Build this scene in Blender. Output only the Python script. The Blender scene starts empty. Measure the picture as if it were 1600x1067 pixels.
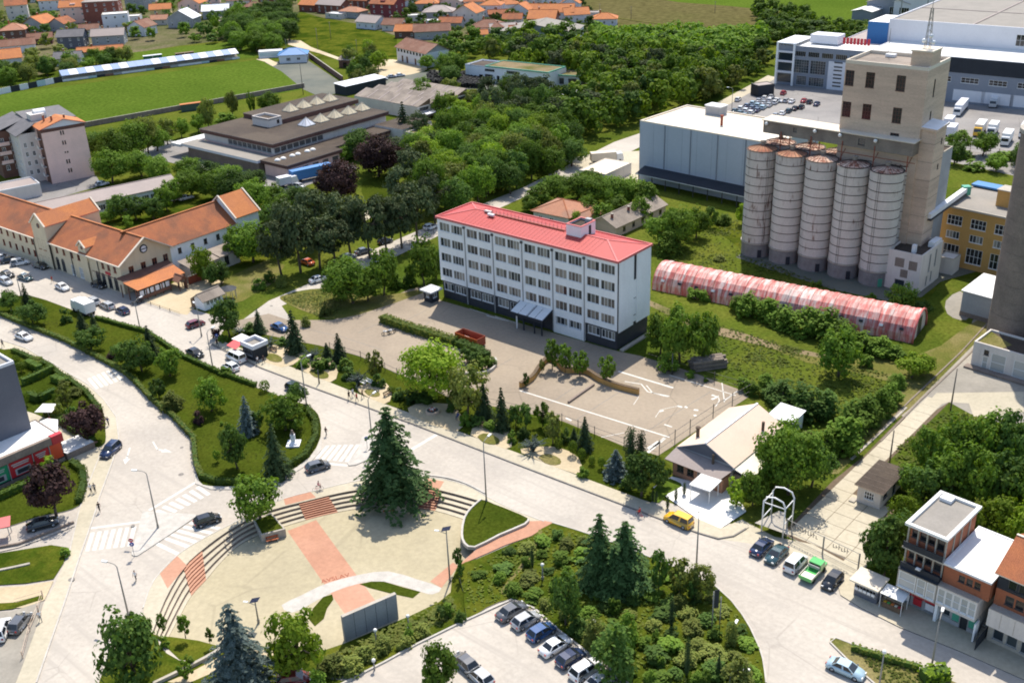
import bpy, bmesh, math, random
from math import sin, cos, pi, radians, degrees, atan2, hypot
from mathutils import Vector, Matrix
from mathutils.geometry import tessellate_polygon
rnd = random.Random(7)
C = bpy.context.scene.collection
SC = bpy.context.scene

# ---------------- camera
# drone camera 90 m above the street; photo pixels (1600 x 1067) are turned into points on the ground by G()
FPX, CX, CY, HCAM = 1650.0,800.0,533.5,90.0
VPX, VPY = 930.0,4000.0
_up = Vector((-(VPX-CX),-(VPY-CY),-FPX)).normalized()
_fw = Vector((0,0,1)); _fw = (_fw - _up*_fw.dot(_up)).normalized()
_rt = _fw.cross(_up)
if _rt.x < 0: _rt = -_rt
def _w(v): return Vector((v.dot(_rt), v.dot(_fw), v.dot(_up)))
cam = bpy.data.cameras.new('camera'); cob = bpy.data.objects.new('camera', cam); C.objects.link(cob)
cam.sensor_width = 36.0; cam.lens = FPX/1600*36; cam.clip_end = 6000; cam.clip_start = 1
R3 = Matrix((_w(Vector((1,0,0))), _w(Vector((0,-1,0))), _w(Vector((0,0,-1))))).transposed()
cob.matrix_world = Matrix.Translation((0,0, HCAM)) @ R3.to_4x4()
SC.camera = cob
def G(px, py, z=0.0):
 w = _w(Vector((px-CX, py-CY, FPX))); t = (z-HCAM)/w.z
 return Vector((w.x*t, w.y*t, z))
def P(p):
 d = Vector(p)-Vector((0,0, HCAM))
 v = _rt*d.x+_fw*d.y+_up*d.z
 return CX+FPX*v.x/v.z, CY+FPX*v.y/v.z
def HZ(gx, gy, ty):
 "height of a thing standing at pixel (gx,gy) whose top is at pixel row ty"
 g = G(gx, gy); lo, hi = 0.0,88.0
 for _ in range(40):
  m = (lo+hi)/2
  if P((g.x, g.y, m))[1] > ty: lo = m
  else: hi = m
 return lo
def PPM(px, py): return FPX/(_rt*G(px, py).x+_fw*G(px, py).y+_up*(-HCAM)).z   # pixels per metre there
GRID = radians(-42)
AX = Vector((cos(GRID), sin(GRID),0)); AY = Vector((-sin(GRID), cos(GRID),0))

# ---------------- daylight
SUN_AZ, SUN_EL = 11.0,59.0        # degrees right of the view direction, and above the horizon
W = bpy.data.worlds.new('World'); SC.world = W; W.use_nodes = True
nt = W.node_tree; bg = nt.nodes['Background']
sky = nt.nodes.new('ShaderNodeTexSky'); sky.sky_type = 'NISHITA'; sky.sun_disc = False
sky.sun_elevation = radians(SUN_EL); sky.sun_rotation = radians(SUN_AZ)
sky.air_density = 1.0; sky.dust_density = 1.2; sky.ozone_density = 1.0
nt.links.new(sky.outputs[0], bg.inputs[0]); bg.inputs[1].default_value = 0.15
sd = bpy.data.lights.new('sun','SUN'); sd.energy = 4.15; sd.angle = radians(0.53); sd.color = (1.0,0.93,0.82)
so = bpy.data.objects.new('sun', sd); C.objects.link(so)
a, e = radians(SUN_AZ), radians(SUN_EL)
so.rotation_euler = (-Vector((sin(a)*cos(e), cos(a)*cos(e), sin(e)))).to_track_quat('-Z','Y').to_euler()
so.location = (0,0,200)
vs = SC.view_settings; vs.view_transform = 'Standard'; vs.look = 'None'; vs.gamma = 1; vs.exposure = 0.6
SC.cycles.filter_width = 1.9
try: vs.use_curve_mapping = False
except Exception: pass

# ---------------- materials
MATS = {}
def _nodes(name):
 m = bpy.data.materials.new(name); m.use_nodes = True
 n = m.node_tree.nodes; l = m.node_tree.links
 return m, n, l, n['Principled BSDF']
def _noise(n, l, vec, scale, detail=4.0, rough=.6):
 t = n.new('ShaderNodeTexNoise'); t.inputs['Scale'].default_value = scale; t.inputs['Detail'].default_value = detail
 t.inputs['Roughness'].default_value = rough
 l.new(vec, t.inputs['Vector']); return t.outputs['Fac']
def _ramp(n, l, fac, a, b):
 r = n.new('ShaderNodeMapRange'); r.inputs[1].default_value = a; r.inputs[2].default_value = b; r.clamp = True
 l.new(fac, r.inputs[0]); return r.outputs[0]
def _mix(n, l, fac, c1, c2, mode='MIX'):
 x = n.new('ShaderNodeMix'); x.data_type = 'RGBA'; x.blend_type = mode
 for i, c in ((6, c1),(7, c2)):
  if isinstance(c, tuple): x.inputs[i].default_value = (*c, 1)
  else: l.new(c, x.inputs[i])
 if isinstance(fac, float): x.inputs[0].default_value = fac
 else: l.new(fac, x.inputs[0])
 return x.outputs[2]
def _vec(n, l, space='Object', scl=(1,1,1), rot=0):
 if space == 'World':
  g = n.new('ShaderNodeNewGeometry'); o = g.outputs['Position']
 else:
  t = n.new('ShaderNodeTexCoord'); o = t.outputs['Object']
 if scl != (1,1,1) or rot:
  mp = n.new('ShaderNodeMapping'); mp.vector_type = 'TEXTURE'; mp.inputs['Scale'].default_value = tuple(1/q for q in scl); mp.inputs['Rotation'].default_value = (0,0, rot)
  l.new(o, mp.inputs[0]); o = mp.outputs[0]
 return o
def mat(name, c1, c2=None, scale=.35, rough=.85, fine=.25, metal=0.0, spec=.3, space='Object', scl=(1,1,1), rot=0, lo=.38, hi=.66, objvar=0.0, bump=0.0, c3=None, s3=.06):
 "base colour c1 worn towards c2 in blotches (and c3 in larger ones), with fine grain"
 m, n, l, b = _nodes(name); MATS[name] = m
 c2 = c2 or tuple(x*.8 for x in c1)
 v = _vec(n, l, space, scl, rot)
 col = _mix(n, l, _ramp(n, l, _noise(n, l, v, scale, 6,.65), lo, hi), c1, c2)
 if c3: col = _mix(n, l, _ramp(n, l, _noise(n, l, v, s3,4,.6),.45,.62), col, c3)
 if fine:
  f = _noise(n, l, v, scale*14,3,.7); f = _ramp(n, l, f, .3,.7)
  mm = n.new('ShaderNodeMath'); mm.operation = 'MULTIPLY_ADD'; l.new(f, mm.inputs[0]); mm.inputs[1].default_value = fine*2; mm.inputs[2].default_value = 1-fine
  col = _mix(n, l, 1.0, col, mm.outputs[0],'MULTIPLY')
 if objvar:
  oi = n.new('ShaderNodeObjectInfo'); mm = n.new('ShaderNodeMath'); mm.operation = 'MULTIPLY_ADD'
  l.new(oi.outputs['Random'], mm.inputs[0]); mm.inputs[1].default_value = 2*objvar; mm.inputs[2].default_value = 1-objvar
  col = _mix(n, l, 1.0, col, mm.outputs[0],'MULTIPLY')
 l.new(col, b.inputs['Base Color']); b.inputs['Roughness'].default_value = rough; b.inputs['Metallic'].default_value = metal
 b.inputs['Specular IOR Level'].default_value = spec
 if bump:
  bp = n.new('ShaderNodeBump'); bp.inputs['Strength'].default_value = bump; bp.inputs['Distance'].default_value = .05
  l.new(_noise(n, l, v, scale*10,4,.7), bp.inputs['Height']); l.new(bp.outputs[0], b.inputs['Normal'])
 return m
def paint(name, c, rough=.35, spec=.5, metal=0.0, coat=0.0):
 m, n, l, b = _nodes(name); MATS[name] = m
 v = _vec(n, l)
 col = _mix(n, l, _ramp(n, l, _noise(n, l, v, 1.3,4),.4,.7), c, tuple(x*.88+.008 for x in c))
 l.new(col, b.inputs['Base Color']); b.inputs['Roughness'].default_value = rough; b.inputs['Specular IOR Level'].default_value = spec
 b.inputs['Metallic'].default_value = metal
 if coat: b.inputs['Coat Weight'].default_value = coat
 return m
def leaf(name, c1, c2, trans=.32):
 "leaves: colour differs from leaf clump to leaf clump and from plant to plant"
 m, n, l, b = _nodes(name); MATS[name] = m
 g = n.new('ShaderNodeNewGeometry'); oi = n.new('ShaderNodeObjectInfo')
 col = _mix(n, l, g.outputs['Random Per Island'], c1, c2)
 mm = n.new('ShaderNodeMath'); mm.operation = 'MULTIPLY_ADD'; l.new(oi.outputs['Random'], mm.inputs[0]); mm.inputs[1].default_value = .7; mm.inputs[2].default_value = .65
 col = _mix(n, l, 1.0, col, mm.outputs[0],'MULTIPLY')
 l.new(col, b.inputs['Base Color']); b.inputs['Roughness'].default_value = .75; b.inputs['Specular IOR Level'].default_value = .15
 t = n.new('ShaderNodeBsdfTranslucent'); l.new(_mix(n, l, 1.0, col, (1.25,1.3,.55),'MULTIPLY'), t.inputs[0])
 ms = n.new('ShaderNodeMixShader'); ms.inputs[0].default_value = trans
 l.new(b.outputs[0], ms.inputs[1]); l.new(t.outputs[0], ms.inputs[2]); l.new(ms.outputs[0], n['Material Output'].inputs[0])
 return m
def glass(name, c1, c2, rough=.12):
 "window glass over a dark room or a drawn curtain, differing from pane to pane"
 m, n, l, b = _nodes(name); MATS[name] = m
 oi = n.new('ShaderNodeObjectInfo')
 r = _ramp(n, l, oi.outputs['Random'],.25,.9)
 l.new(_mix(n, l, r, c1, c2), b.inputs['Base Color']); b.inputs['Roughness'].default_value = rough; b.inputs['Specular IOR Level'].default_value = .6
 return m
def tiles(name, c1, c2, c3, pitch=.35):
 "clay tiles: rows of tile relief, faded and lichened in blotches"
 m = mat(name, c1, c2,.5,.9,.3, c3=c3, s3=.18)
 n = m.node_tree.nodes; l = m.node_tree.links; b = n['Principled BSDF']
 w = n.new('ShaderNodeTexWave'); w.wave_type = 'BANDS'; w.bands_direction = 'X'; w.inputs['Scale'].default_value = 1/pitch/2; w.inputs['Distortion'].default_value = .3
 l.new(_vec(n, l), w.inputs['Vector'])
 bp = n.new('ShaderNodeBump'); bp.inputs['Strength'].default_value = .35; bp.inputs['Distance'].default_value = .05
 l.new(w.outputs['Fac'], bp.inputs['Height']); l.new(bp.outputs[0], b.inputs['Normal'])
 return m

def grassmat(name, c1, c2, c3, scale=.12, lo=.35, hi=.65):
 m = mat(name, c1, c2, scale, .95,.35, spec=.0, space='World', c3=c3, s3=scale*.3, lo=lo, hi=hi, bump=.6)
 return m
def paving(name, c1, c2, c3, crack=0.0, cell=.16, streak=None):
 "worn pavement; crack > 0 adds sealed cracks, streak a direction of tyre wear"
 m = mat(name, c1, c2,.11,.9,.10, spec=.25, space='World', c3=c3, s3=.035)
 n = m.node_tree.nodes; l = m.node_tree.links; b = n['Principled BSDF']
 col = b.inputs['Base Color'].links[0].from_socket
 if streak is not None:
  v = _vec(n, l, 'World',(.03,.9,1), streak)
  f = _ramp(n, l, _noise(n, l, v, 1.0,3,.6),.5,.75)
  col = _mix(n, l, f, col, c2);
 if crack:
  v = n.new('ShaderNodeTexVoronoi'); v.feature = 'DISTANCE_TO_EDGE'; v.inputs['Scale'].default_value = cell
  dn = n.new('ShaderNodeTexNoise'); dn.inputs['Scale'].default_value = .5
  pos = _vec(n, l, 'World'); l.new(pos, dn.inputs[0])
  ad = _mix(n, l, .08, pos, dn.outputs['Color'],'LINEAR_LIGHT'); l.new(ad, v.inputs['Vector'])
  f = _ramp(n, l, v.outputs['Distance'],.004,.011)
  mk = _ramp(n, l, _noise(n, l, pos, .05,2),.44,.5)
  mx = n.new('ShaderNodeMath'); mx.operation = 'MAXIMUM'; l.new(f, mx.inputs[0]); l.new(mk, mx.inputs[1])
  col = _mix(n, l, mx.outputs[0], _mix(n, l, crack, col, tuple(x*.45 for x in c2)), col)
 l.new(col, b.inputs['Base Color'])
 return m
def brickmat(name, c1, c2, mortar):
 "hollow clay block courses"
 m, n, l, b = _nodes(name); MATS[name] = m
 t = n.new('ShaderNodeTexBrick'); t.inputs['Scale'].default_value = 1.6
 v = n.new('ShaderNodeTexCoord'); mp = n.new('ShaderNodeMapping'); mp.inputs['Rotation'].default_value = (pi/2,0,.6); l.new(v.outputs['Object'], mp.inputs[0]); l.new(mp.outputs[0], t.inputs['Vector'])
 t.inputs['Color1'].default_value = (*c1,1); t.inputs['Color2'].default_value = (*c2,1); t.inputs['Mortar'].default_value = (*mortar, 1); t.inputs['Mortar Size'].default_value = .015
 col = _mix(n, l, _ramp(n, l, _noise(n, l, v.outputs['Object'],.5,5),.4,.7), t.outputs[0], tuple(x*.75 for x in c1))
 l.new(col, b.inputs['Base Color']); b.inputs['Roughness'].default_value = .9
 return m
def silomat(name, c1, c2, rust, amount):
 "galvanised or painted sheet with vertical runs of rust"
 m = mat(name, c1, c2,.5,.6,.1, spec=.4, scl=(1,1,.25))
 n = m.node_tree.nodes; l = m.node_tree.links; b = n['Principled BSDF']
 col = b.inputs['Base Color'].links[0].from_socket
 v = _vec(n, l, 'World',(1,1,.18)); w = _vec(n, l, 'World')
 k = n.new('ShaderNodeMath'); k.operation = 'MULTIPLY'
 l.new(_ramp(n, l, _noise(n, l, v, 1.6,4,.6),.55,.66), k.inputs[0]); l.new(_ramp(n, l, _noise(n, l, w, .16,2),.62-amount*.3,.70-amount*.2), k.inputs[1])
 l.new(_mix(n, l, k.outputs[0], col, rust), b.inputs['Base Color'])
 return m
def streaked(name, c1, c2, amount=.5, s=(1.2,1.2,.10)):
 "rain streaks running down a wall"
 m = mat(name, c1, c2,.25,.85,.05)
 n = m.node_tree.nodes; l = m.node_tree.links; b = n['Principled BSDF']; col = b.inputs['Base Color'].links[0].from_socket
 f = _ramp(n, l, _noise(n, l, _vec(n, l, 'Object', s),1.0,5,.65),.52,.8)
 k = n.new('ShaderNodeMath'); k.operation = 'MULTIPLY'; k.inputs[1].default_value = amount; l.new(f, k.inputs[0])
 l.new(_mix(n, l, k.outputs[0], col, tuple(x*.62 for x in c1)), b.inputs['Base Color']); return m
def stripmat(name, c1, c2, c3):
 "peeling paint: c1 sheet, c2 chalked paint, c3 bare metal, streaked down the sheet"
 m, n, l, b = _nodes(name); MATS[name] = m
 oi = n.new('ShaderNodeObjectInfo'); g = n.new('ShaderNodeNewGeometry')
 v = _vec(n, l, 'World',(1.3,.22,.22), radians(-34.5))
 f1 = _ramp(n, l, _noise(n, l, v, 1.1,5,.7),.42,.6)
 col = _mix(n, l, f1, c1, c2)
 f2 = _ramp(n, l, _noise(n, l, v, .55,4,.65),.53,.66)
 col = _mix(n, l, f2, col, c3)
 mm = n.new('ShaderNodeMath'); mm.operation = 'MULTIPLY_ADD'; l.new(oi.outputs['Random'], mm.inputs[0]); mm.inputs[1].default_value = .35; mm.inputs[2].default_value = .8
 l.new(_mix(n, l, 1.0, col, mm.outputs[0],'MULTIPLY'), b.inputs['Base Color']); b.inputs['Roughness'].default_value = .6
 return m
def M(name): return MATS[name]

# ---------------- mesh builder
class MB:
 def __init__(s): s.v = []; s.f = []; s.m = []; s.mats = []; s.smooth = []
 def mi(s, m):
  if m not in s.mats: s.mats.append(m)
  return s.mats.index(m)
 def face(s, pts, m, smooth=False):
  i = len(s.v); s.v.extend([tuple(p) for p in pts]); s.f.append(tuple(range(i, i+len(pts)))); s.m.append(s.mi(m)); s.smooth.append(smooth)
 def faces(s, verts, faces, m, smooth=False):
  i = len(s.v); s.v.extend([tuple(p) for p in verts]); k = s.mi(m)
  for f in faces: s.f.append(tuple(j+i for j in f)); s.m.append(k); s.smooth.append(smooth)
 def box(s, x0, x1, y0, y1, z0, z1, m, top=None):
  v = [(x0, y0, z0),(x1, y0, z0),(x1, y1, z0),(x0, y1, z0),(x0, y0, z1),(x1, y0, z1),(x1, y1, z1),(x0, y1, z1)]
  s.faces(v, [(0,3,2,1),(0,1,5,4),(1,2,6,5),(2,3,7,6),(3,0,4,7)], m)
  s.face([v[4], v[5], v[6], v[7]], top or m)
 def prism(s, poly, z0, z1, m, top=None, bottom=False):
  n = len(poly)
  if sum(poly[i][0]*poly[(i+1) % n][1]-poly[(i+1) % n][0]*poly[i][1] for i in range(n)) < 0: poly = poly[::-1]
  for i in range(n):
   a, b = poly[i], poly[(i+1) % n]
   s.face([(a[0], a[1], z0),(b[0], b[1], z0),(b[0], b[1], z1),(a[0], a[1], z1)], m)
  s.poly([(p[0], p[1], z1) for p in poly], top or m)
  if bottom: s.poly([(p[0], p[1], z0) for p in poly], m)
 def poly(s, pts, m, holes=()):
  loops = [[Vector(p) for p in pts]]+[[Vector(p) for p in h] for h in holes]
  flat = [p for lo in loops for p in lo]
  s.faces(flat, [t if (flat[t[1]]-flat[t[0]]).cross(flat[t[2]]-flat[t[0]]).z > 0 else t[::-1] for t in tessellate_polygon(loops)], m)
 def bar(s, p, q, w, h, m, up=Vector((0,0,1))):
  p, q = Vector(p), Vector(q); d = (q-p).normalized()
  if abs(d.dot(up)) > .98: up = Vector((1,0,0))
  x = d.cross(up).normalized()*w/2; z = x.cross(d).normalized()*h/2
  v = [p-x-z, p+x-z, p+x+z, p-x+z, q-x-z, q+x-z, q+x+z, q-x+z]
  s.faces(v, [(0,1,2,3),(7,6,5,4),(0,4,5,1),(1,5,6,2),(2,6,7,3),(3,7,4,0)], m)
 def tube(s, pts, r, m, seg=8, cap=True, smooth=True):
  pts = [Vector(p) for p in pts]; n = len(pts); rs = r if isinstance(r, (list, tuple)) else [r]*n
  rings = []
  for i, p in enumerate(pts):
   d = (pts[min(i+1, n-1)]-pts[max(i-1,0)]).normalized()
   u = Vector((0,0,1)) if abs(d.z) < .9 else Vector((1,0,0))
   x = d.cross(u).normalized(); y = x.cross(d).normalized()
   rings.append([p+(x*cos(2*pi*k/seg)+y*sin(2*pi*k/seg))*rs[i] for k in range(seg)])
  v = [q for ring in rings for q in ring]; f = []
  for i in range(n-1):
   for k in range(seg):
    a = i*seg+k; b = i*seg+(k+1) % seg
    f.append((a, a+seg, b+seg, b))
  if cap: f.append(tuple(range(seg))); f.append(tuple(range((n-1)*seg, n*seg))[::-1])
  s.faces(v, f, m, smooth)
 def cyl(s, x, y, z0, z1, r, m, seg=12, r2=None, top=None):
  r2 = r if r2 is None else r2
  a = [(x+r*cos(2*pi*k/seg), y+r*sin(2*pi*k/seg), z0) for k in range(seg)]
  b = [(x+r2*cos(2*pi*k/seg), y+r2*sin(2*pi*k/seg), z1) for k in range(seg)]
  s.faces(a+b, [(k, (k+1) % seg, seg+(k+1) % seg, seg+k) for k in range(seg)], m, seg > 8)
  s.face(b, top or m); s.face(a[::-1], m)
 def ball(s, c, r, m, seg=10, rings=6, sq=1.0, z0=-1.0):
  v = []; f = []
  for i in range(rings+1):
   t = -pi/2+pi*i/rings; zz = max(sin(t), z0)
   for k in range(seg): v.append((c[0]+r*cos(t)*cos(2*pi*k/seg), c[1]+r*cos(t)*sin(2*pi*k/seg), c[2]+r*sq*zz))
  for i in range(rings):
   for k in range(seg):
    a = i*seg+k; b = i*seg+(k+1) % seg; f.append((a, b, b+seg, a+seg))
  s.faces(v, f, m, True)
 def mesh(s, name):
  me = bpy.data.meshes.new(name); me.from_pydata(s.v, [], s.f); me.update()
  for m in s.mats: me.materials.append(M(m) if isinstance(m, str) else m)
  me.polygons.foreach_set('material_index', s.m); me.polygons.foreach_set('use_smooth', s.smooth)
  return me
 def build(s, name, parent=None, loc=(0,0,0), rz=0.0):
  return put(name, s.mesh(name), parent, loc, rz)
def put(name, me, parent=None, loc=(0,0,0), rz=0.0, scale=None):
 o = bpy.data.objects.new(name, me); C.objects.link(o)
 o.location = loc; o.rotation_euler = (0,0, rz)
 if scale: o.scale = scale
 if parent is not None: o.parent = parent
 return o
def tag(o, label, cat, group=None):
 o['label'] = label; o['category'] = cat
 if group: o['group'] = group
 return o
def thing(name, label, cat, loc, rz=0.0, group=None):
 o = put(name, None, None, loc, rz); o.empty_display_size = .5
 return tag(o, label, cat, group)
def structure(o): o['kind'] = 'structure'; return o
def stuff(o): o['kind'] = 'stuff'; return o
def dup(root, loc, rz, label, group=None, scale=None, swap=None):
 "a copy of a thing with copies of its parts and sub-parts; swap: {part name: material}"
 r = root.copy(); C.objects.link(r); r.location = loc; r.rotation_euler = (0,0, rz); r['label'] = label
 if group: r['group'] = group
 if scale: r.scale = scale
 def kids(a, b):
  for ch in a.children:
   c = ch.copy(); C.objects.link(c); c.parent = b
   st = ch.name.split('.')[0]
   if swap and st in swap:
    c.material_slots[0].link = 'OBJECT'; c.material_slots[0].material = M(swap[st])
   kids(ch, c)
 kids(root, r)
 return r
_ORD = ['zeroth','first','second','third','fourth','fifth','sixth','seventh','eighth','ninth','tenth','eleventh','twelfth','thirteenth','fourteenth','fifteenth','sixteenth','seventeenth','eighteenth','nineteenth']
_TENS = ['','','twent','thirt','fort','fift','sixt','sevent','eight','ninet']
def nth(i):
 if i < 20: return _ORD[i]
 t, u = divmod(i, 10)
 return _TENS[t]+('ieth' if u == 0 else 'y-'+_ORD[u])
# ---------------- palette
grassmat('meadow',(.073,.101,.013),(.108,.119,.020),(.049,.076,.010),.10)
grassmat('lawn',(.046,.065,.007),(.059,.071,.009),(.035,.052,.006),.16)
grassmat('dry_grass',(.144,.132,.040),(.090,.105,.022),(.198,.167,.073),.22)
grassmat('rough_grass',(.047,.072,.007),(.102,.106,.014),(.030,.051,.005),.30)
grassmat('pitch_grass',(.068,.110,.014),(.081,.121,.017),(.062,.101,.013),.05)
grassmat('crop_field',(.105,.092,.038),(.094,.084,.033),(.080,.084,.026),.02)
grassmat('bare_earth',(.234,.179,.109),(.187,.148,.086),(.109,.109,.039),.25)
paving('asphalt_pale',(.419,.375,.320),(.363,.328,.284),(.458,.415,.356),.22,.1, streak=GRID)
paving('concrete_yard',(.286,.232,.173),(.240,.197,.149),(.312,.256,.191),.3,.07)
paving('pavement',(.435,.385,.287),(.379,.339,.252),(.474,.424,.322),.0)
paving('plaza_paving',(.380,.328,.214),(.343,.297,.197),(.402,.348,.234),.2,.05)
paving('red_paving',(.426,.224,.144),(.385,.199,.129),(.459,.257,.175),.0)
paving('asphalt_grey',(.234,.218,.207),(.187,.179,.172),(.265,.250,.234),.5,.08)
paving('gravel',(.281,.257,.218),(.203,.187,.156),(.343,.312,.257),.0)
paving('sand',(.458,.372,.238),(.395,.319,.204),(.490,.410,.279),.0)
paving('dark_lot',(.112,.120,.098),(.090,.098,.083),(.143,.143,.112),.0)
mat('road_paint',(.612,.595,.544),(.468,.442,.399),1.2,.8,.12, space='World', lo=.45, hi=.75)
mat('kerb_stone',(.480,.448,.400),(.384,.360,.320),.8,.85,.15, space='World')
mat('kerb_dark',(.176,.160,.144),(.240,.224,.200),.8,.85,.2, space='World')
mat('concrete',(.42,.38,.32),(.34,.31,.26),.3,.9,.15)
mat('old_concrete',(.587,.443,.334),(.464,.352,.271),.25,.9,.2, c3=(.629,.475,.359), s3=.09, scl=(.5,.5,4.0))
mat('dark_concrete',(.253,.199,.164),(.184,.147,.123),.3,.9,.2)
streaked('white_render',(.848,.848,.848),(.795,.795,.795),.35)
streaked('pale_render',(.66,.60,.55),(.60,.545,.50),.5)
streaked('cream_render',(.62,.53,.37),(.56,.475,.335),.4)
mat('ochre_render',(.520,.300,.100),(.460,.270,.090),.25,.88,.08)
mat('grey_render',(.36,.36,.37),(.30,.30,.31),.25,.88,.08)
mat('lilac_render',(.840,.583,.504),(.739,.517,.448),.25,.88,.08)
mat('yellow_render',(.62,.50,.22),(.56,.45,.20),.25,.88,.08)
mat('wine_render',(.20,.045,.05),(.16,.04,.045),.25,.88,.08)
mat('blue_grey_wall',(.13,.135,.16),(.11,.115,.14),.2,.8,.06)
mat('charcoal',(.028,.033,.042),(.022,.026,.034),.3,.7,.1)
mat('black_stone',(.035,.037,.045),(.05,.052,.06),.3,.6,.1)
mat('brown_cladding',(.17,.085,.06),(.13,.065,.05),.4,.8,.12)
mat('brown_band',(.14,.07,.055),(.10,.05,.042),.4,.8,.12)
mat('warehouse_blue',(.403,.444,.511),(.363,.407,.469),.08,.55,.03, spec=.4)
mat('hall_grey',(.220,.242,.286),(.198,.220,.264),.1,.6,.03, spec=.4)
mat('hall_white',(.682,.682,.715),(.627,.627,.660),.1,.6,.03)
mat('membrane',(.663,.581,.464),(.612,.535,.424),.12,.8,.06, c3=(.680,.614,.512))
mat('white_roof',(.740,.731,.705),(.688,.675,.645),.15,.6,.05)
mat('white_sheet',(.736,.736,.736),(.662,.662,.662),.3,.5,.04)
mat('pink_sheet',(.672,.508,.390),(.622,.467,.359),.2,.6,.05)
mat('red_roof',(.422,.047,.041),(.383,.044,.039),.15,.55,.06, spec=.35)
mat('red_trim',(.560,.150,.143),(.512,.135,.128),.3,.6,.05)
mat('bitumen',(.067,.050,.038),(.050,.038,.029),.15,.95,.2, c3=(.084,.064,.047), s3=.08)
mat('grey_felt',(.270,.247,.217),(.232,.214,.188),.2,.95,.08)
mat('fibre_cement',(.225,.187,.154),(.165,.137,.115),.4,.9,.25, scl=(1,1,1), c3=(.285,.238,.196), s3=.15)
mat('slate',(.153,.144,.149),(.117,.113,.117),.4,.8,.15)
mat('pinkgrey_sheet',(.320,.264,.240),(.280,.232,.212),.2,.7,.08)
tiles('terracotta',(.352,.124,.052),(.288,.100,.048),(.216,.088,.048))
tiles('terracotta_bright',(.484,.183,.066),(.429,.156,.058),(.390,.148,.066))
tiles('terracotta_brown',(.216,.104,.068),(.176,.084,.056),(.240,.136,.096))
tiles('terracotta_pale',(.416,.200,.120),(.360,.168,.104),(.320,.176,.120))
brickmat('block_brick',(.40,.125,.055),(.33,.10,.045),(.24,.12,.08))
brickmat('dark_brick',(.24,.075,.05),(.20,.065,.045),(.15,.08,.06))
silomat('silo_sheet',(.570,.527,.480),(.502,.466,.425),(.160,.067,.035),.15)
silomat('silo_rusty',(.538,.491,.445),(.459,.425,.385),(.112,.049,.030),.85)
silomat('silo_pale',(.583,.540,.490),(.528,.491,.446),(.132,.059,.034),.3)
grassmat('village_ground',(.085,.095,.035),(.16,.13,.085),(.06,.075,.025),.06)
mat('silo_foot',(.24,.235,.23),(.17,.165,.16),.5,.9,.2)
mat('silo_seam',(.055,.045,.04),(.08,.06,.05),1,.8,.2)
mat('silo_top_rust',(.36,.15,.075),(.50,.28,.17),.7,.8,.3, c3=(.26,.085,.045), s3=.35, space='World')
mat('silo_top_peel',(.55,.36,.27),(.25,.085,.05),1.1,.8,.3, c3=(.62,.46,.36), s3=.5, space='World', lo=.46, hi=.55)
stripmat('peeled_red',(.50,.10,.085),(.60,.36,.32),(.62,.50,.46))
mat('rust_red',(.30,.07,.035),(.22,.06,.035),.8,.8,.2)
mat('timber',(.20,.13,.08),(.15,.10,.065),1.2,.85,.25)
mat('old_timber',(.247,.202,.163),(.169,.137,.111),1.5,.9,.3)
mat('bark',(.12,.09,.065),(.08,.06,.045),2.0,.95,.3)
mat('earth_bed',(.14,.10,.065),(.10,.075,.05),.8,.95,.3)
paint('white_paint',(.80,.80,.79)); paint('cream_paint',(.70,.65,.52)); paint('grey_metal',(.33,.33,.33),.45,.5); paint('dark_metal',(.05,.05,.052),.5)
paint('pole_grey',(.26,.245,.22),.55); paint('green_metal',(.03,.20,.10),.5); paint('blue_sheet',(.055,.20,.48),.5); paint('seat_blue',(.17,.26,.47),.6)
paint('roof_blue',(.025,.17,.42),.5); paint('teal_trim',(.06,.33,.22),.5); paint('sign_red',(.45,.012,.025),.5); paint('sign_green',(.01,.24,.11),.5); paint('sign_orange',(.65,.07,.02),.5)
paint('sign_blue',(.02,.06,.32),.5); paint('stand_orange',(.72,.22,.04),.5); paint('bench_orange',(.42,.11,.035),.7); paint('awning_red',(.62,.10,.10),.7); paint('screen_navy',(.02,.035,.09),.3)
paint('tyre',(.02,.02,.02),.8,.2); paint('hub',(.42,.42,.43),.35,.5,.6); paint('lamp_glass',(.75,.74,.70),.2); paint('tail_red',(.35,.01,.01),.3)
paint('skin',(.45,.26,.17),.6,.3); paint('hair',(.03,.02,.015),.7,.2)
for nm, c in dict(black=(.012,.013,.016), navy=(.015,.03,.085), white=(.78,.78,.77), silver=(.42,.43,.44), grey=(.10,.105,.115), red=(.40,.02,.025), darkred=(.16,.012,.015), blue=(.03,.09,.24), skyblue=(.38,.52,.60), yellow=(.78,.43,.01), green=(.07,.42,.09), teal=(.03,.075,.09), orange=(.50,.10,.02), olive=(.08,.085,.06)).items():
 paint('car_'+nm, c, .22,.5,.0,.6)
for nm, c in dict(black=(.015,.015,.018), white=(.72,.72,.72), blue=(.04,.07,.22), red=(.45,.03,.03), jeans=(.06,.085,.15), grey=(.22,.22,.23), tan=(.38,.28,.18), pink=(.55,.22,.25), dark=(.03,.03,.04)).items():
 paint('cloth_'+nm, c, .9,.1)
glass('window_glass',(.02,.024,.03),(.17,.165,.15)); glass('curtain_glass',(.035,.04,.045),(.30,.285,.25)); glass('dark_glass',(.008,.009,.012),(.03,.032,.036)); glass('shop_glass',(.02,.03,.04),(.06,.075,.08))
glass('car_glass',(.012,.015,.018),(.03,.036,.042),.05); glass('pale_panel',(.36,.37,.35),(.45,.45,.43),.3); glass('solar_panel',(.02,.02,.05),(.03,.03,.06),.1)
leaf('leaf_mid',(.084,.156,.018),(.143,.222,.028)); leaf('leaf_light',(.139,.229,.017),(.215,.292,.028),.35); leaf('leaf_deep',(.051,.105,.021),(.095,.155,.029))
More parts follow.
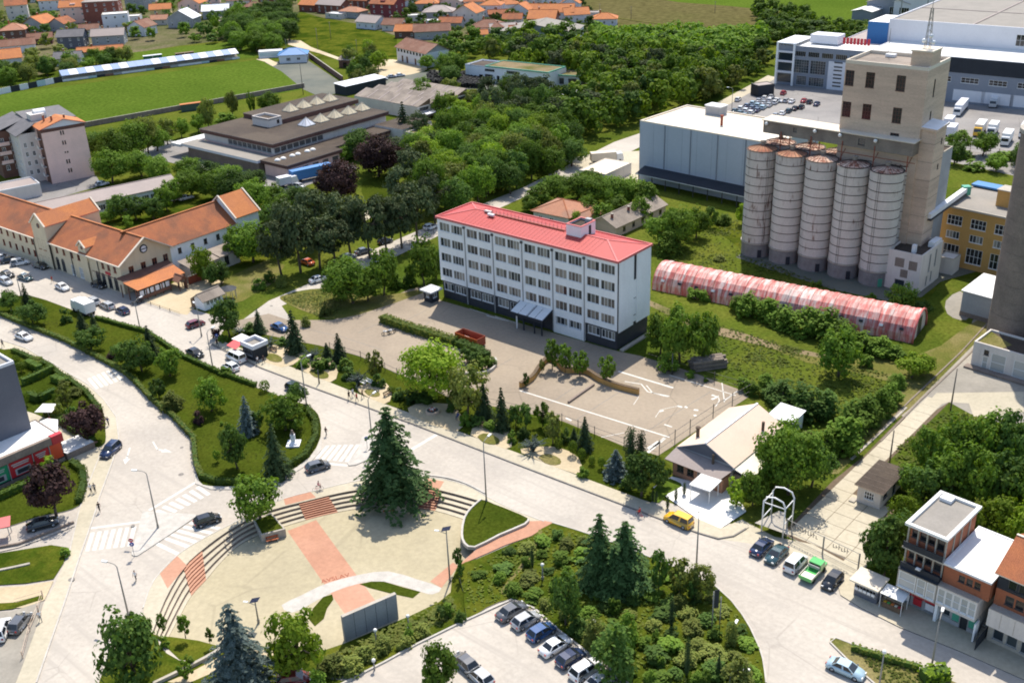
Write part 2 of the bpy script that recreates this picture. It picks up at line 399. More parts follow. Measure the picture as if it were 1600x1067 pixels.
leaf('leaf_olive',(.120,.160,.034),(.192,.208,.047)); leaf('leaf_purple',(.040,.022,.022),(.075,.038,.035),.15); leaf('needle_dark',(.038,.068,.027),(.072,.104,.038),.12)
leaf('needle_green',(.045,.096,.027),(.084,.140,.043),.15); leaf('needle_blue',(.075,.105,.095),(.12,.15,.135),.12); leaf('hedge_leaf',(.063,.111,.011),(.118,.171,.019)); leaf('grass_blade',(.069,.108,.011),(.130,.148,.025),.3)
leaf('pine_leaf',(.053,.079,.031),(.096,.119,.049),.15); leaf('flower_bed',(.10,.13,.03),(.14,.15,.05)); leaf('blossom_leaf',(.055,.09,.03),(.20,.20,.12),.2)
# ---------------- ground, roads, pavements
def pxy(pts, z=0.0): return [G(p[0], p[1], p[2] if len(p) > 2 else z) for p in pts]
def smooth(pts, n=4, closed=True):
 "rounded outline through the given pixel points"
 m = len(pts); out = []
 for i in range(m if closed else m-1):
  p0, p1, p2, p3 = [pts[(i+k) % m] if closed else pts[min(max(i+k, 0), m-1)] for k in (-1,0,1,2)]
  for j in range(n):
   t = j/n
   out.append(tuple(.5*(2*p1[q]+(p2[q]-p0[q])*t+(2*p0[q]-5*p1[q]+4*p2[q]-p3[q])*t*t+(3*p1[q]-p0[q]-3*p2[q]+p3[q])*t**3) for q in (0,1)))
 if not closed: out.append(tuple(pts[-1]))
 return out
def sheet(name, pts, z, m, holes=()):
 b = MB(); b.poly([(p.x, p.y, z) for p in pxy(pts)], m, [[(p.x, p.y, z) for p in pxy(h)] for h in holes]); return structure(b.build(name))
def raised(name, pts, h, m, side='kerb_stone'):
 b = MB(); b.prism([(p.x, p.y) for p in pxy(pts)],-.02, h, side, m); return structure(b.build(name))
def ribbon(name, pts, w, h, m, closed=False, z=0.0, kind=True):
 "a kerb, wall or line of width w and height h along a pixel path"
 q = [Vector((p.x, p.y)) for p in pxy(pts, z)]; b = MB(); n = len(q); L = []; R = []
 for i in range(n):
  if closed: d = (q[(i+1) % n]-q[i-1])
  else: d = q[min(i+1, n-1)]-q[max(i-1,0)]
  d.normalize(); o = Vector((-d.y, d.x))*w/2; L.append(q[i]+o); R.append(q[i]-o)
 for i in range(n if closed else n-1):
  j = (i+1) % n
  a = [(R[i].x, R[i].y),(R[j].x, R[j].y),(L[j].x, L[j].y),(L[i].x, L[i].y)]
  b.face([(*p, z+h) for p in a], m)
  if h > .03:
   for s in (R, L):
    f = [(s[i].x, s[i].y, z-.02),(s[j].x, s[j].y, z-.02),(s[j].x, s[j].y, z+h),(s[i].x, s[i].y, z+h)]
    b.face(f if s is R else f[::-1], m)
 if h > .03 and not closed:
  b.face([(R[0].x, R[0].y, z),(R[0].x, R[0].y, z+h),(L[0].x, L[0].y, z+h),(L[0].x, L[0].y, z)], m)
  b.face([(R[-1].x, R[-1].y, z),(L[-1].x, L[-1].y, z),(L[-1].x, L[-1].y, z+h),(R[-1].x, R[-1].y, z+h)], m)
 o = b.build(name)
 return structure(o) if kind else o

# the plaza is sunk 1.1 m: rim (top of the terraces) and foot of the terraces, from the left end to the right end
ZP = -1.1
RIM = smooth([(238,990),(258,938),(287,888),(316,860),(349,835),(372,821),(400,806),(440,793),(481,783),(530,771),(582,763),(640,761),(690,767),(752,784)],3, False)
FOOT = smooth([(262,998),(282,961),(299,931),(322,906),(342,882),(372,853),(405,836),(446,822),(494,808),(545,797),(590,792),(640,794),(680,798),(727,812)],3, False)
HOLE = RIM+[(760,800),(740,862),(716,882),(726,925),(729,968),(653,1005),(602,1033),(560,1052),(470,1062),(400,1064),(350,1040),(280,1030)]
FAR = [(-2600,-1500),(2600,-1500),(2600,3500),(-2600,3500)]
b = MB(); b.poly([(x, y, -.02) for x, y in FAR],'meadow',[[(p.x, p.y, -.02) for p in pxy(HOLE)]]); structure(b.build('ground'))
ROAD = [(-300,330),(-60,385),(60,392),(195,452),(262,470),(330,492),(372,500),(408,545),(520,590),(800,690),(1002,770),(1090,800),(1165,826),(1240,850),(1330,890),(1450,960),(1600,1040),(1800,1120),(1800,1300),(1100,1300),(500,1300),(-100,1300),(-500,1100),(-600,600)]
sheet('road', ROAD, 0.0,'asphalt_pale',[HOLE])
sheet('side_street',[(372,505),(420,470),(500,436),(560,400),(690,345),(820,292),(880,262),(960,222),(1010,205),(1012,224),(905,277),(830,303),(690,366),(600,410),(545,432),(500,452),(440,478),(470,520),(420,545)],.004,'asphalt_pale')
YARD = [(352,505),(440,535),(520,548),(600,578),(700,622),(800,640),(880,658),(975,697),(1028,712),(1176,616),(1060,574),(1000,556),(966,549),(690,470),(660,448),(640,452),(560,486),(520,500),(450,500),(420,490)]
sheet('yard', YARD, .008,'concrete_yard')
sheet('yard_verge', smooth([(438,468),(460,456),(510,450),(540,455),(600,462),(658,452),(660,458),(560,492),(520,498),(500,494),(470,484)],2),.012,'dry_grass')
sheet('yard_lawn', smooth([(437,466),(455,459),(500,452),(530,455),(540,470),(535,488),(515,499),(498,492),(465,482)],3),.016,'dry_grass')
# strip of planting between the yard fence and the main street
sheet('roadside_lawn',[(335,538),(352,512),(420,524),(500,540),(560,556),(640,592),(700,620),(800,646),(878,659),(975,697),(1030,712),(1050,730),(1046,762),(1010,790),(960,770),(800,705),(640,645),(500,594),(420,560),(345,536)],.014,'lawn')
raised('north_pavement',[(331,537),(345,533),(420,560),(500,592),(640,648),(800,705),(1000,780),(1046,796),(1088,810),(1126,826),(1160,812),(1170,824),(1148,837),(1124,841),(1091,832),(1002,799),(800,722),(640,660),(500,609),(407,574)],.12,'pavement','kerb_dark')
ribbon('north_kerb',[(331,539),(407,575),(500,610),(640,661),(800,723),(1002,800),(1091,833),(1122,842),(1146,838),(1166,826)],.22,.17,'kerb_dark')
for i, pts in enumerate([[(400,556),(425,540),(470,546),(470,562),(440,575)],[(470,578),(490,560),(520,563),(528,582),(516,598)],[(560,612),(565,602),(602,598),(612,618),(600,632)],[(640,648),(650,632),(700,632),(722,652),(712,676)],[(735,680),(752,664),(790,668),(800,690),(790,702)],[(815,708),(828,700),(870,699),(904,716),(902,742)]]):
 raised('paved_bay', smooth(pts, 2),.125,'sand','sand')
for x, y, w in [(428,560,27),(499,585,30),(582,615,24),(764,687,34),(860,719,34),(1112,760,1)]:
 if w > 2: raised('flower_bed',[(x+w*.5*cos(t*pi/6)*(1+.06*sin(t*2.3)), y+w*.24*sin(t*pi/6)+w*.1*cos(t*pi/6)) for t in range(12)],.18,'dry_grass','earth_bed')
# median lawn between the two carriageways
MEDIAN = [(-60,462),(0,466),(45,462),(100,480),(160,502),(230,522),(291,561),(340,584),(400,606),(424,614),(452,626),(476,632),(492,642),(500,656),(501,684),(483,716),(445,741),(418,752),(380,760),(329,760),(311,752),(304,722),(301,684),(270,653),(240,630),(210,598),(192,579),(150,556),(101,531),(50,512),(0,490),(-60,476)]
raised('median_pavement',[(496,684),(503,684),(502,704),(484,724),(446,748),(400,765),(330,765),(305,756),(303,740),(330,750),(380,756),(440,734),(480,706)],.11,'kerb_stone')
raised('median_lawn', smooth(MEDIAN, 2),.13,'lawn')
# garden by the grey building on the left and its pavement
raised('west_pavement',[(-60,520),(0,532),(40,545),(85,571),(137,602),(162,625),(181,652),(185,687),(175,722),(154,779),(149,797),(139,827),(124,870),(101,939),(78,1004),(56,1067),(40,1120),(-10,1120),(24,1067),(71,939),(84,918),(109,863),(124,797),(142,748),(159,702),(120,683),(100,700),(20,640),(-60,600)],.12,'pavement')
ribbon('west_kerb',[(0,531),(40,544),(85,570),(137,601),(162,624),(182,652),(186,687),(176,722),(155,779),(150,797),(140,827),(125,870),(102,939),(79,1004),(57,1067)],.2,.16,'kerb_stone')
ribbon('inner_kerb',[(160,702),(142,748),(124,797),(109,863)],.16,.16,'kerb_stone')
raised('garden_lawn', smooth([(-20,552),(7,547),(20,547),(44,557),(80,572),(90,583),(112,594),(137,612),(162,646),(165,672),(165,692),(154,700),(144,696),(119,681),(75,656),(30,640),(-20,640)],2),.15,'lawn')
raised('corner_lawn', smooth([(-30,760),(40,742),(90,722),(118,720),(132,733),(136,748),(134,770),(125,790),(100,800),(60,808),(-30,830)],2),.15,'lawn')
sheet('shop_forecourt',[(98,668),(118,683),(146,698),(160,702),(141,748),(136,740),(120,716),(105,722)],.135,'pavement')
sheet('car_strip',[(-60,850),(30,838),(112,812),(122,800),(118,822),(84,836),(30,856),(-60,876)],.125,'asphalt_pale')
sheet('verge',[(-60,874),(30,860),(80,852),(106,856),(100,880),(84,905),(40,912),(-60,918)],.125,'rough_grass')
ribbon('retaining_wall',[(-60,868),(30,852),(82,832),(116,818)],.3,.5,'dark_concrete')
ribbon('low_wall',[(-20,896),(20,888),(47,882)],.4,.3,'concrete')
sheet('forecourt_sand',[(-60,922),(40,916),(84,908),(70,938),(40,950),(-60,952)],.128,'sand')
sheet('west_parking',[(-60,962),(20,955),(68,940),(56,985),(36,1040),(20,1080),(-60,1100)],.13,'gravel')
sheet('parking_verge',[(-60,946),(20,942),(66,930),(68,937),(20,952),(-60,960)],.134,'rough_grass')
# traffic islands
raised('traffic_island', smooth([(223,801),(232,800),(300,804),(307,806),(300,812),(262,838),(224,863),(214,869),(206,867),(208,856),(217,824)],2),.14,'kerb_stone')
raised('traffic_island', smooth([(566,683),(574,680),(584,683),(594,700),(574,719),(556,727),(545,728),(543,724),(559,704)],1),.14,'kerb_stone')
# plaza pavement ring, terraces, floor
RING = smooth([(224,950),(240,908),(281,865),(331,835),(372,814),(400,798),(443,780),(501,765),(577,749),(671,746),(729,759),(760,776),(800,796),(850,815)],3, False)
raised('plaza_pavement', RING+[(846,826),(815,818),(790,800),(752,786)]+RIM[::-1]+[(226,985)],.12,'pavement')
ribbon('plaza_kerb', RING, .2,.16,'kerb_stone')
for pts in ([(443,779),(484,768),(494,778),(446,790)],[(668,748),(694,753),(686,766),(655,762)],[(250,897),(277,869),(292,884),(262,920)]):
 sheet('red_band', pts, .126,'red_paving')
ribbon('parapet', smooth([(672,744),(700,748),(729,757),(758,772)],3, False),.3,.3,'kerb_stone')
rp, fp = [Vector(G(*p)[:2]) for p in RIM],[Vector(G(*p, ZP)[:2]) for p in FOOT]
steps = structure(put('terrace', None))
NT = 4
RED = [(8,10),(23,27),(33,36)]     # stretches of red stair between the sitting steps
def isred(i): return i in (6,7,8) or i in (23,24,25) or i in (34,35)
for k in range(NT):
 bm = MB()
 for i in range(len(rp)-1):
  red = isred(i); sub = 2 if red else 1; mm = 'red_paving' if red else 'pavement'
  for q in range(sub):
   t0, t1 = (k+q/sub)/NT, (k+(q+1)/sub)/NT
   z0 = ZP*(k+q/sub)/NT+.10; z1 = ZP*(k+(q+1)/sub)/NT+.06
   a, bb = rp[i].lerp(fp[i], t0), rp[i+1].lerp(fp[i+1], t0); c, d = rp[i+1].lerp(fp[i+1], t1), rp[i].lerp(fp[i], t1)
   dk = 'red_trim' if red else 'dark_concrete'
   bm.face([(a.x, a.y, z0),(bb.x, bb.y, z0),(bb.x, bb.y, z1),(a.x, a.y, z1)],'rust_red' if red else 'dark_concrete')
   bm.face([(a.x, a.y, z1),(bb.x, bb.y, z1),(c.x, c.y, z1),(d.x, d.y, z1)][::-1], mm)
   if not red:                       # dark strip on the tread along the foot of the riser
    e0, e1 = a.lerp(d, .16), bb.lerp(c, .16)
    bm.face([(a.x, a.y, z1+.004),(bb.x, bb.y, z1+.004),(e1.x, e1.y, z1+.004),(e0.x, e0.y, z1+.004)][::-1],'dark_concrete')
 bm.build('terrace_step', steps)
FLOOR = [FOOT[0]]+FOOT[1:]+[(724,848),(745,858),(716,882),(706,905),(704,925),(686,940),(640,962),(625,968),(540,1004),(504,1016),(440,1016),(395,1005),(354,1012),(309,1000),(250,992)]
b = MB(); b.poly(pxy(FLOOR, ZP),'plaza_paving'); structure(b.build('plaza'))
# banks that climb from the plaza floor to the street level round it
def skirt(name, low, high, m, zl=ZP, zh=-.015):
 bm = MB(); lo, hi = pxy(low, zl), pxy(high, zh)
 for i in range(len(lo)-1): bm.face([lo[i], lo[i+1], hi[i+1], hi[i]] if (lo[i+1]-lo[i]).cross(hi[i]-lo[i]).z > 0 else [lo[i], hi[i], hi[i+1], lo[i+1]], m)
 return structure(bm.build(name))
skirt('plaza_bank',[(724,848),(745,858),(716,882),(706,905),(704,925),(686,940),(640,962),(625,968),(540,1004),(504,1016),(440,1016),(395,1005),(354,1012),(309,1000),(250,992), FOOT[0]],
      [(752,800),(748,858),(716,882),(726,925),(729,968),(715,978),(653,1005),(640,1012),(602,1033),(560,1052),(470,1062),(400,1064),(350,1040),(280,1030),(240,1000), RIM[0]],'rough_grass')
def pl(name, pts, dz, m): b = MB(); b.poly(pxy(pts, ZP+dz), m); return structure(b.build(name))
pl('red_carpet_paving',[(449,829),(494,812),(590,943),(541,962)],.004,'red_paving')
pl('pale_band', smooth([(440,945),(470,930),(500,915),(530,905),(564,897),(607,892),(653,905),(690,918),(676,928),(657,924),(600,908),(562,911),(519,925),(480,946),(455,957)],2),.008,'kerb_stone')
pl('planted_strip',[(562,912),(580,908),(600,908),(630,917),(657,924),(645,934),(612,927),(577,918)],.03,'lawn')
pl('planted_strip',[(489,950),(505,932),(519,928),(521,936),(511,950),(506,966),(492,978),(482,966)],.03,'lawn')
pl('red_edge_paving',[(672,908),(708,878),(716,884),(690,918)],.012,'red_paving')
sheet('red_path',[(748,856),(800,832),(826,815),(850,814),(864,817),(830,838),(790,852),(745,872),(716,884)],.126,'red_paving')
raised('planter_lawn', smooth([(752,783),(772,790),(798,800),(826,813),(820,821),(780,838),(742,857),(727,851),(723,836),(727,812),(738,796)],2),.35,'lawn')
ribbon('planter_wall', smooth([(826,814),(820,822),(780,839),(742,858),(726,852),(722,836),(726,812),(737,796),(752,783)],2, False),.3,.5,'kerb_stone')
raised('corner_park', smooth([(716,886),(745,874),(800,850),(832,838),(863,818),(909,832),(960,850),(1050,886),(1119,918),(1159,961),(1180,1000),(1191,1030),(1196,1067),(1200,1140),(1000,1140),(992,1072),(964,1052),(921,1022),(871,984),(835,950),(800,936),(760,950),(730,966),(724,924)],2),.13,'rough_grass')
sheet('worn_path',[(842,828),(848,830),(834,868),(800,908),(786,930),(780,926),(826,866)],.14,'dry_grass')
ribbon('park_kerb', smooth([(863,817),(909,831),(960,849),(1050,885),(1119,917),(1160,961),(1181,1000),(1192,1030),(1197,1067)],2, False),.2,.17,'kerb_stone')
sheet('lot',[(500,1090),(537,1067),(602,1035),(653,1007),(729,970),(800,938),(835,952),(871,985),(921,1023),(964,1053),(1000,1080),(1000,1140),(480,1140)],.01,'asphalt_pale')
ribbon('lot_kerb',[(520,1076),(602,1034),(653,1006),(729,969),(800,937),(835,951),(871,984),(921,1022),(964,1052),(1000,1080)],.25,.2,'kerb_stone')
raised('south_lawn', smooth([(150,1085),(165,1040),(185,1006),(206,988),(243,992),(250,1010),(280,1032),(350,1042),(400,1064),(470,1064),(540,1064),(500,1100),(300,1120),(150,1120)],2),.13,'rough_grass')
ribbon('curved_wall', smooth([(240,1072),(290,1048),(335,1024),(356,1008)],3, False),.4,.6,'concrete')
sheet('garden_path',[(262,1066),(300,1050),(345,1026),(400,1014),(440,1020),(400,1034),(350,1044),(290,1070)],.137,'sand')
# bottom right: lawn tongue, shop pavement
raised('tongue_lawn', smooth([(1297,1004),(1306,998),(1340,1012),(1400,1038),(1440,1050),(1520,1080),(1520,1140),(1420,1140),(1366,1068),(1330,1036)],2),.14,'dry_grass')
ribbon('tongue_kerb',[(1430,1046),(1340,1010),(1306,997),(1297,1004),(1330,1037),(1368,1070),(1400,1110)],.2,.18,'kerb_stone')
raised('shop_pavement',[(1322,905),(1310,918),(1313,930),(1345,950),(1405,980),(1500,1018),(1640,1080),(1700,1040),(1560,985),(1420,930),(1345,892)],.13,'pavement','kerb_dark')
# gateway, driveway and works yard on the right
sheet('gate_apron',[(1124,842),(1160,812),(1210,838),(1270,850),(1340,888),(1322,905),(1240,880),(1180,850)],.006,'pavement')
sheet('works_yard',[(1390,640),(1440,606),(1500,560),(1520,500),(1560,470),(1700,500),(1700,640),(1600,668),(1560,660),(1549,654),(1521,649),(1483,628),(1430,660)],.004,'gravel')
sheet('works_slab',[(1463,614),(1600,612),(1600,643),(1549,655),(1521,650),(1514,630),(1483,628),(1440,640)],.008,'pavement')
sheet('dirt_track',[(1420,560),(1470,540),(1510,510),(1545,490),(1560,500),(1520,540),(1480,580),(1420,640),(1370,680),(1310,740),(1290,740),(1380,640)],.006,'dry_grass')
sheet('silo_yard',[(1080,330),(1165,395),(1300,455),(1390,480),(1450,470),(1470,440),(1560,430),(1600,420),(1480,390),(1160,360)],.003,'rough_grass')
sheet('silo_apron',[(1150,402),(1200,420),(1300,452),(1385,470),(1440,464),(1470,440),(1540,420),(1560,412),(1440,392),(1180,380)],.007,'dark_lot')
sheet('sand_patch', smooth([(1478,470),(1500,455),(1515,470),(1516,495),(1500,500),(1480,490)],2),.009,'gravel')
ribbon('rail',[(1360,690),(1420,628),(1500,552),(1548,500)],.25,.14,'old_timber')
ribbon('rail',[(1376,690),(1434,630),(1514,554),(1556,508)],.25,.14,'old_timber')
ribbon('edge_beam',[(1330,718),(1375,676),(1416,637)],.4,.12,'concrete')
sheet('grass_track',[(1012,468),(1100,505),(1160,520),(1220,540),(1300,556),(1300,562),(1220,548),(1150,530),(1090,516),(1012,476)],.006,'bare_earth')
sheet('bare_patch', smooth([(1200,540),(1280,556),(1340,552),(1430,560),(1420,600),(1330,580),(1260,566)],2),.004,'dry_grass')
# large sheets of the middle distance
sheet('pitch',[(-60,152),(0,146),(96,136),(300,108),(400,94),(414,96),(440,110),(474,135),(470,141),(400,152),(140,196),(-60,232)],.004,'pitch_grass')
sheet('training_lot',[(414,98),(480,94),(534,130),(545,142),(500,152),(474,140),(440,112)],.008,'dark_lot')
sheet('pitch_path',[(400,93),(415,90),(436,100),(426,104),(414,97)],.010,'sand')
sheet('green_field',[(160,88),(280,74),(400,62),(400,90),(200,105)],.004,'pitch_grass')
sheet('waste_ground',[(420,40),(470,22),(560,38),(620,60),(620,90),(500,92),(440,70)],.003,'rough_grass')
sheet('lane',[(448,62),(470,64),(486,74),(535,92),(540,98),(500,84),(470,76),(450,70)],.007,'sand')
sheet('dirt_lot', smooth([(580,104),(600,93),(630,96),(665,104),(662,112),(620,120),(590,118)],2),.006,'sand')
sheet('tyre_yard',[(590,125),(680,110),(740,118),(800,135),(790,150),(740,140),(620,140)],.005,'dark_lot')
sheet('village_ground',[(-40,122),(-60,-12),(460,-22),(468,20),(400,58),(280,72),(150,92),(60,118)],.002,'village_ground')
sheet('village_ground',[(470,18),(480,-20),(880,-20),(930,34),(960,46),(900,62),(760,68),(640,64),(600,50),(520,34)],.0025,'village_ground')
sheet('crop_field',[(860,0),(900,-40),(1260,-60),(1440,-20),(1420,18),(1300,30),(1200,60),(1000,62),(930,40)],.003,'crop_field')
sheet('green_crop',[(980,-10),(1100,-30),(1300,-60),(1420,-20),(1330,40),(1220,44),(1240,20),(1140,10),(1060,4)],.005,'pitch_grass')
sheet('far_field',[(1100,-70),(1500,-90),(1500,20),(1300,10),(1240,-20)],.002,'pitch_grass')
ribbon('field_boundary',[(900,20),(1000,34),(1100,48),(1200,58)],1.2,.2,'dry_grass')
sheet('depot_lot',[(1090,190),(1130,165),(1200,120),(1320,118),(1700,180),(1700,300),(1480,252),(1330,215),(1170,205)],.005,'asphalt_grey')
sheet('depot_lane',[(1040,205),(1100,172),(1200,118),(1214,122),(1124,172),(1080,205)],.009,'pavement')
sheet('loading_yard',[(880,250),(930,240),(1000,236),(1004,290),(960,284),(905,262)],.009,'pavement')
sheet('school_lawn', smooth([(566,285),(600,276),(622,280),(615,305),(590,320),(570,312)],2),.008,'lawn')
sheet('school_path',[(588,322),(616,312),(620,322),(560,350),(520,360),(500,365),(540,344)],.009,'pavement')
sheet('school_yard',[(210,240),(262,218),(320,232),(440,270),(540,255),(560,262),(450,300),(330,270)],.007,'asphalt_grey')
sheet('back_yard',[(120,300),(200,280),(250,300),(420,320),(430,400),(380,420),(300,410),(180,350)],.003,'rough_grass')
sheet('terrace_paving',[(222,470),(300,425),(350,440),(292,492),(280,490)],.012,'sand')
sheet('annexe_yard',[(340,440),(420,405),(445,414),(430,440),(380,470),(350,478)],.005,'dry_grass')
sheet('apartment_forecourt',[(-60,310),(40,280),(150,275),(160,290),(80,312),(-40,345)],.004,'asphalt_grey')
sheet('cafe_forecourt',[(1020,762),(1050,745),(1150,770),(1166,800),(1126,826),(1088,810)],.128,'white_roof')
sheet('play_lawn', smooth([(1022,764),(1038,748),(1056,752),(1066,760),(1044,772),(1030,786),(1014,780)],2),.14,'pitch_grass')
# street markings
def marks(parent, quads, z=.006):
 for q in quads:
  b = MB(); b.poly([(p.x, p.y, z) for p in pxy(q)],'road_paint'); b.build('crossing_stripe', parent)
def zebra(a0, a1, b0, b1, n, duty=.5):
 par = structure(put('zebra_crossing', None)); q = []
 for i in range(n):
  t0, t1 = i/n, (i+duty)/n
  L = lambda p, s, t: (p[0]+(s[0]-p[0])*t, p[1]+(s[1]-p[1])*t)
  q.append([L(a0, a1, t0), L(a0, a1, t1), L(b0, b1, t1), L(b0, b1, t0)])
 marks(par, q)
zebra((136,592),(180,574),(150,608),(195,592),6,.62)
zebra((142,832),(218,821),(133,861),(210,852),7,.55)
zebra((242,799),(316,756),(262,806),(334,769),7,.55)
zebra((256,842),(304,812),(292,856),(352,820),5,.5)
zebra((510,696),(566,694),(492,716),(548,722),6,.55)
ML = structure(put('road_marking', None))
def line(pts, w=.3, z=.006):
 o = ribbon('painted_line', pts, w, z, 'road_paint', kind=False); o.parent = ML
line([(233,797),(311,750)],.45); line([(142,825),(219,815)],.45); line([(243,848),(284,868)],.6); line([(508,724),(543,727)],.5); line([(640,704),(682,679)],.6)
def arrow(p, q, bend=0):
 a, c = G(*p), G(*q); d = (c-a).normalized(); s = Vector((-d.y, d.x, 0)); b = MB(); z = Vector((0,0,.007)); L = (c-a).length
 b.poly([a-s*.12+z, a+s*.12+z, a+s*.12+d*L*.6+z, a-s*.12+d*L*.6+z],'road_paint')
 k = a+d*L*.55; e = (d+s*bend).normalized(); t = Vector((-e.y, e.x, 0))
 b.poly([k-t*.16+z, k+t*.16+z, k+t*.16+e*L*.2+z, k-t*.16+e*L*.2+z],'road_paint'); k = k+e*L*.2
 b.poly([k+t*.55+z, k+e*L*.33+z, k-t*.55+z],'road_paint'); b.build('painted_arrow', ML)
arrow((203,699),(196,723)); arrow((239,690),(252,712),.8)
# yard markings of the old driving course
YM = structure(put('yard_marking', None))
def yline(pts, w=.16):
 o = ribbon('painted_line', pts, w, .013,'road_paint', kind=False); o.parent = YM
for pts, w in [([(812,610),(1046,683)],.3),([(966,580),(1052,606)],.45),([(1046,586),(1150,618)],.2),([(976,596),(1002,600),(1012,612),(1046,619)],.25),([(1010,602),(1020,614),(1044,620)],.2),([(1152,611),(1131,626)],.25),([(1128,598),(1132,628)],.18),([(1112,617),(1121,620),(1112,624)],.5),([(1118,635),(1124,626),(1122,618)],.16),
               ([(1030,690),(1012,702)],.8),([(1039,684),(1012,707)],.5),([(1058,634),(1066,636)],.5),([(1070,635),(1074,637)],.45),([(1084,640),(1091,641)],.5),([(1085,648),(1087,650)],.5),([(1030,643),(1037,641)],.4),([(1038,663),(1050,667)],.3),([(884,653),(893,657)],.4),([(930,685),(975,676)],.12),([(960,610),(998,620),(990,632)],.12),([(1024,652),(1032,640),(1060,634)],.1),([(935,690),(972,700)],.14),([(760,493),(795,502)],.3)]: yline(pts, w)
CK = structure(put('pavement_joint', None))
for pts in ([(642,528),(672,502)],[(610,518),(636,500),(668,484)],[(700,607),(760,583),(800,560)],[(860,630),(905,600),(948,572)],[(900,656),(948,625),(1004,590)],[(975,697),(1040,655),(1110,612)],[(470,512),(540,528),(600,548)],[(560,520),(592,505)]):
 o = ribbon('joint_line', pts, .12,.0115,'kerb_dark', kind=False); o.parent = CK
for pts in ([(212,590),(176,622)],[(301,694),(264,725)],[(560,700),(551,752)]): pass
b = MB()
for x, y, r in [(283,741,.45),(112,906,.45),(497,1001,.3),(502,768,.35),(284,699,.3),(208,822,.3),(424,478,.35),(1552,1034,.4),(158,742,.35),(830,870,.1)]:
 p = G(x, y); o = MB(); o.cyl(0,0,0,.012, r, 'kerb_dark',14); structure(o.build('manhole_cover', None, (p.x, p.y, .0 if y < 760 or y > 1010 else .125)))
# stretch of concrete slabs of the driveway, laid one by one
DW = structure(put('driveway', None))
slab = MB(); slab.box(-1.46,1.46,-1.46,1.46,-.05,.02,'pavement'); slab = slab.mesh('concrete_slab')
drive = [Vector(G(*p)[:2]) for p in [(1228,833),(1338,890),(1395,838),(1395,790),(1352,775),(1365,738),(1428,682),(1483,628),(1440,628),(1352,712),(1306,752),(1261,798)]]
def inside(p, poly):
 c = False; n = len(poly)
 for i in range(n):
  a, q = poly[i], poly[(i+1) % n]
  if (a.y > p.y) != (q.y > p.y) and p.x < (q.x-a.x)*(p.y-a.y)/(q.y-a.y)+a.x: c = not c
 return c
o0 = Vector(G(1228,833)[:2]); ax, ay = AX.xy, AY.xy
for i in range(-4,14):
 for j in range(-4,40):
  p = o0+ax*(i*3+1.5)+ay*(j*3+1.5)
  if inside(p, drive):
   put('concrete_slab', slab, DW, (p.x, p.y, rnd.uniform(-.012,.012)), GRID+rnd.uniform(-.012,.012))
sheet('driveway_bed',[(1222,833),(1342,894),(1400,840),(1400,790),(1352,775),(1370,738),(1428,682),(1484,628),(1432,628),(1350,712),(1300,752),(1256,798)],.003,'earth_bed')
# ---------------- building kit (local frame: x along the front, y away from the viewer)
PROTO = {}
STY = {  # columns, rows, frame material, glass, separate panes
 'far': (2,1,'white_paint','window_glass',0),'sq': (2,1,'white_paint','window_glass',1),'dark': (2,2,'dark_metal','dark_glass',0),'hole': (1,1,'dark_metal','dark_glass',0),
 'off': (3,1,'white_paint','curtain_glass',1),'off4': (4,1,'white_paint','curtain_glass',1),'steel': (3,4,'dark_metal','window_glass',1),'shop': (1,1,'grey_metal','shop_glass',0),
 'lattice': (3,4,'brown_band','dark_glass',0),'ochre': (4,2,'white_paint','dark_glass',1),'big': (2,2,'white_paint','window_glass',1),'band': (5,1,'white_paint','window_glass',1),
 'panel': (1,2,'white_paint','pale_panel',0),'curtainwall': (6,5,'grey_metal','shop_glass',1),'brown': (2,1,'rust_red','dark_glass',1),'strip': (6,1,'grey_metal','dark_glass',0)}
def window_mesh(w, h, st):
 k = (round(w, 2), round(h, 2), st)
 if k in PROTO: return PROTO[k]
 nx, nz, fm, gm, sep = STY[st]; t = min(.09, w*.09); b = MB(); y0, y1 = .03,.14
 b.box(0, w, y0, y1,0, t, fm); b.box(0, w, y0, y1, h-t, h, fm); b.box(0, t, y0, y1, t, h-t, fm); b.box(w-t, w, y0, y1, t, h-t, fm)
 for i in range(1, nx): b.box(w*i/nx-t*.4, w*i/nx+t*.4, y0+.02, y1-.003, t, h-t, fm)
 for j in range(1, nz): b.box(t, w-t, y0+.025, y1-.006, h*j/nz-t*.35, h*j/nz+t*.35, fm)
 b.box(-.06, w+.06,-.10,.03,-.07,-.003, fm)
 panes = []
 for i in range(nx if sep else 1):
  p = MB(); a0, a1 = (w*i/nx, w*(i+1)/nx) if sep else (0, w)
  p.face([(a0+.01,.12,.01),(a1-.01,.12,.01),(a1-.01,.12, h-.01),(a0+.01,.12, h-.01)], gm); panes.append(p.mesh('pane'))
 PROTO[k] = (b.mesh('window'), panes); return PROTO[k]
def add_window(root, x, y, z, ang, w, h, st, name='window'):
 fm, panes = window_mesh(w, h, st)
 o = put(name, fm, root, (x, y, z), ang)
 for p in panes: put('pane', p, o)
 return o
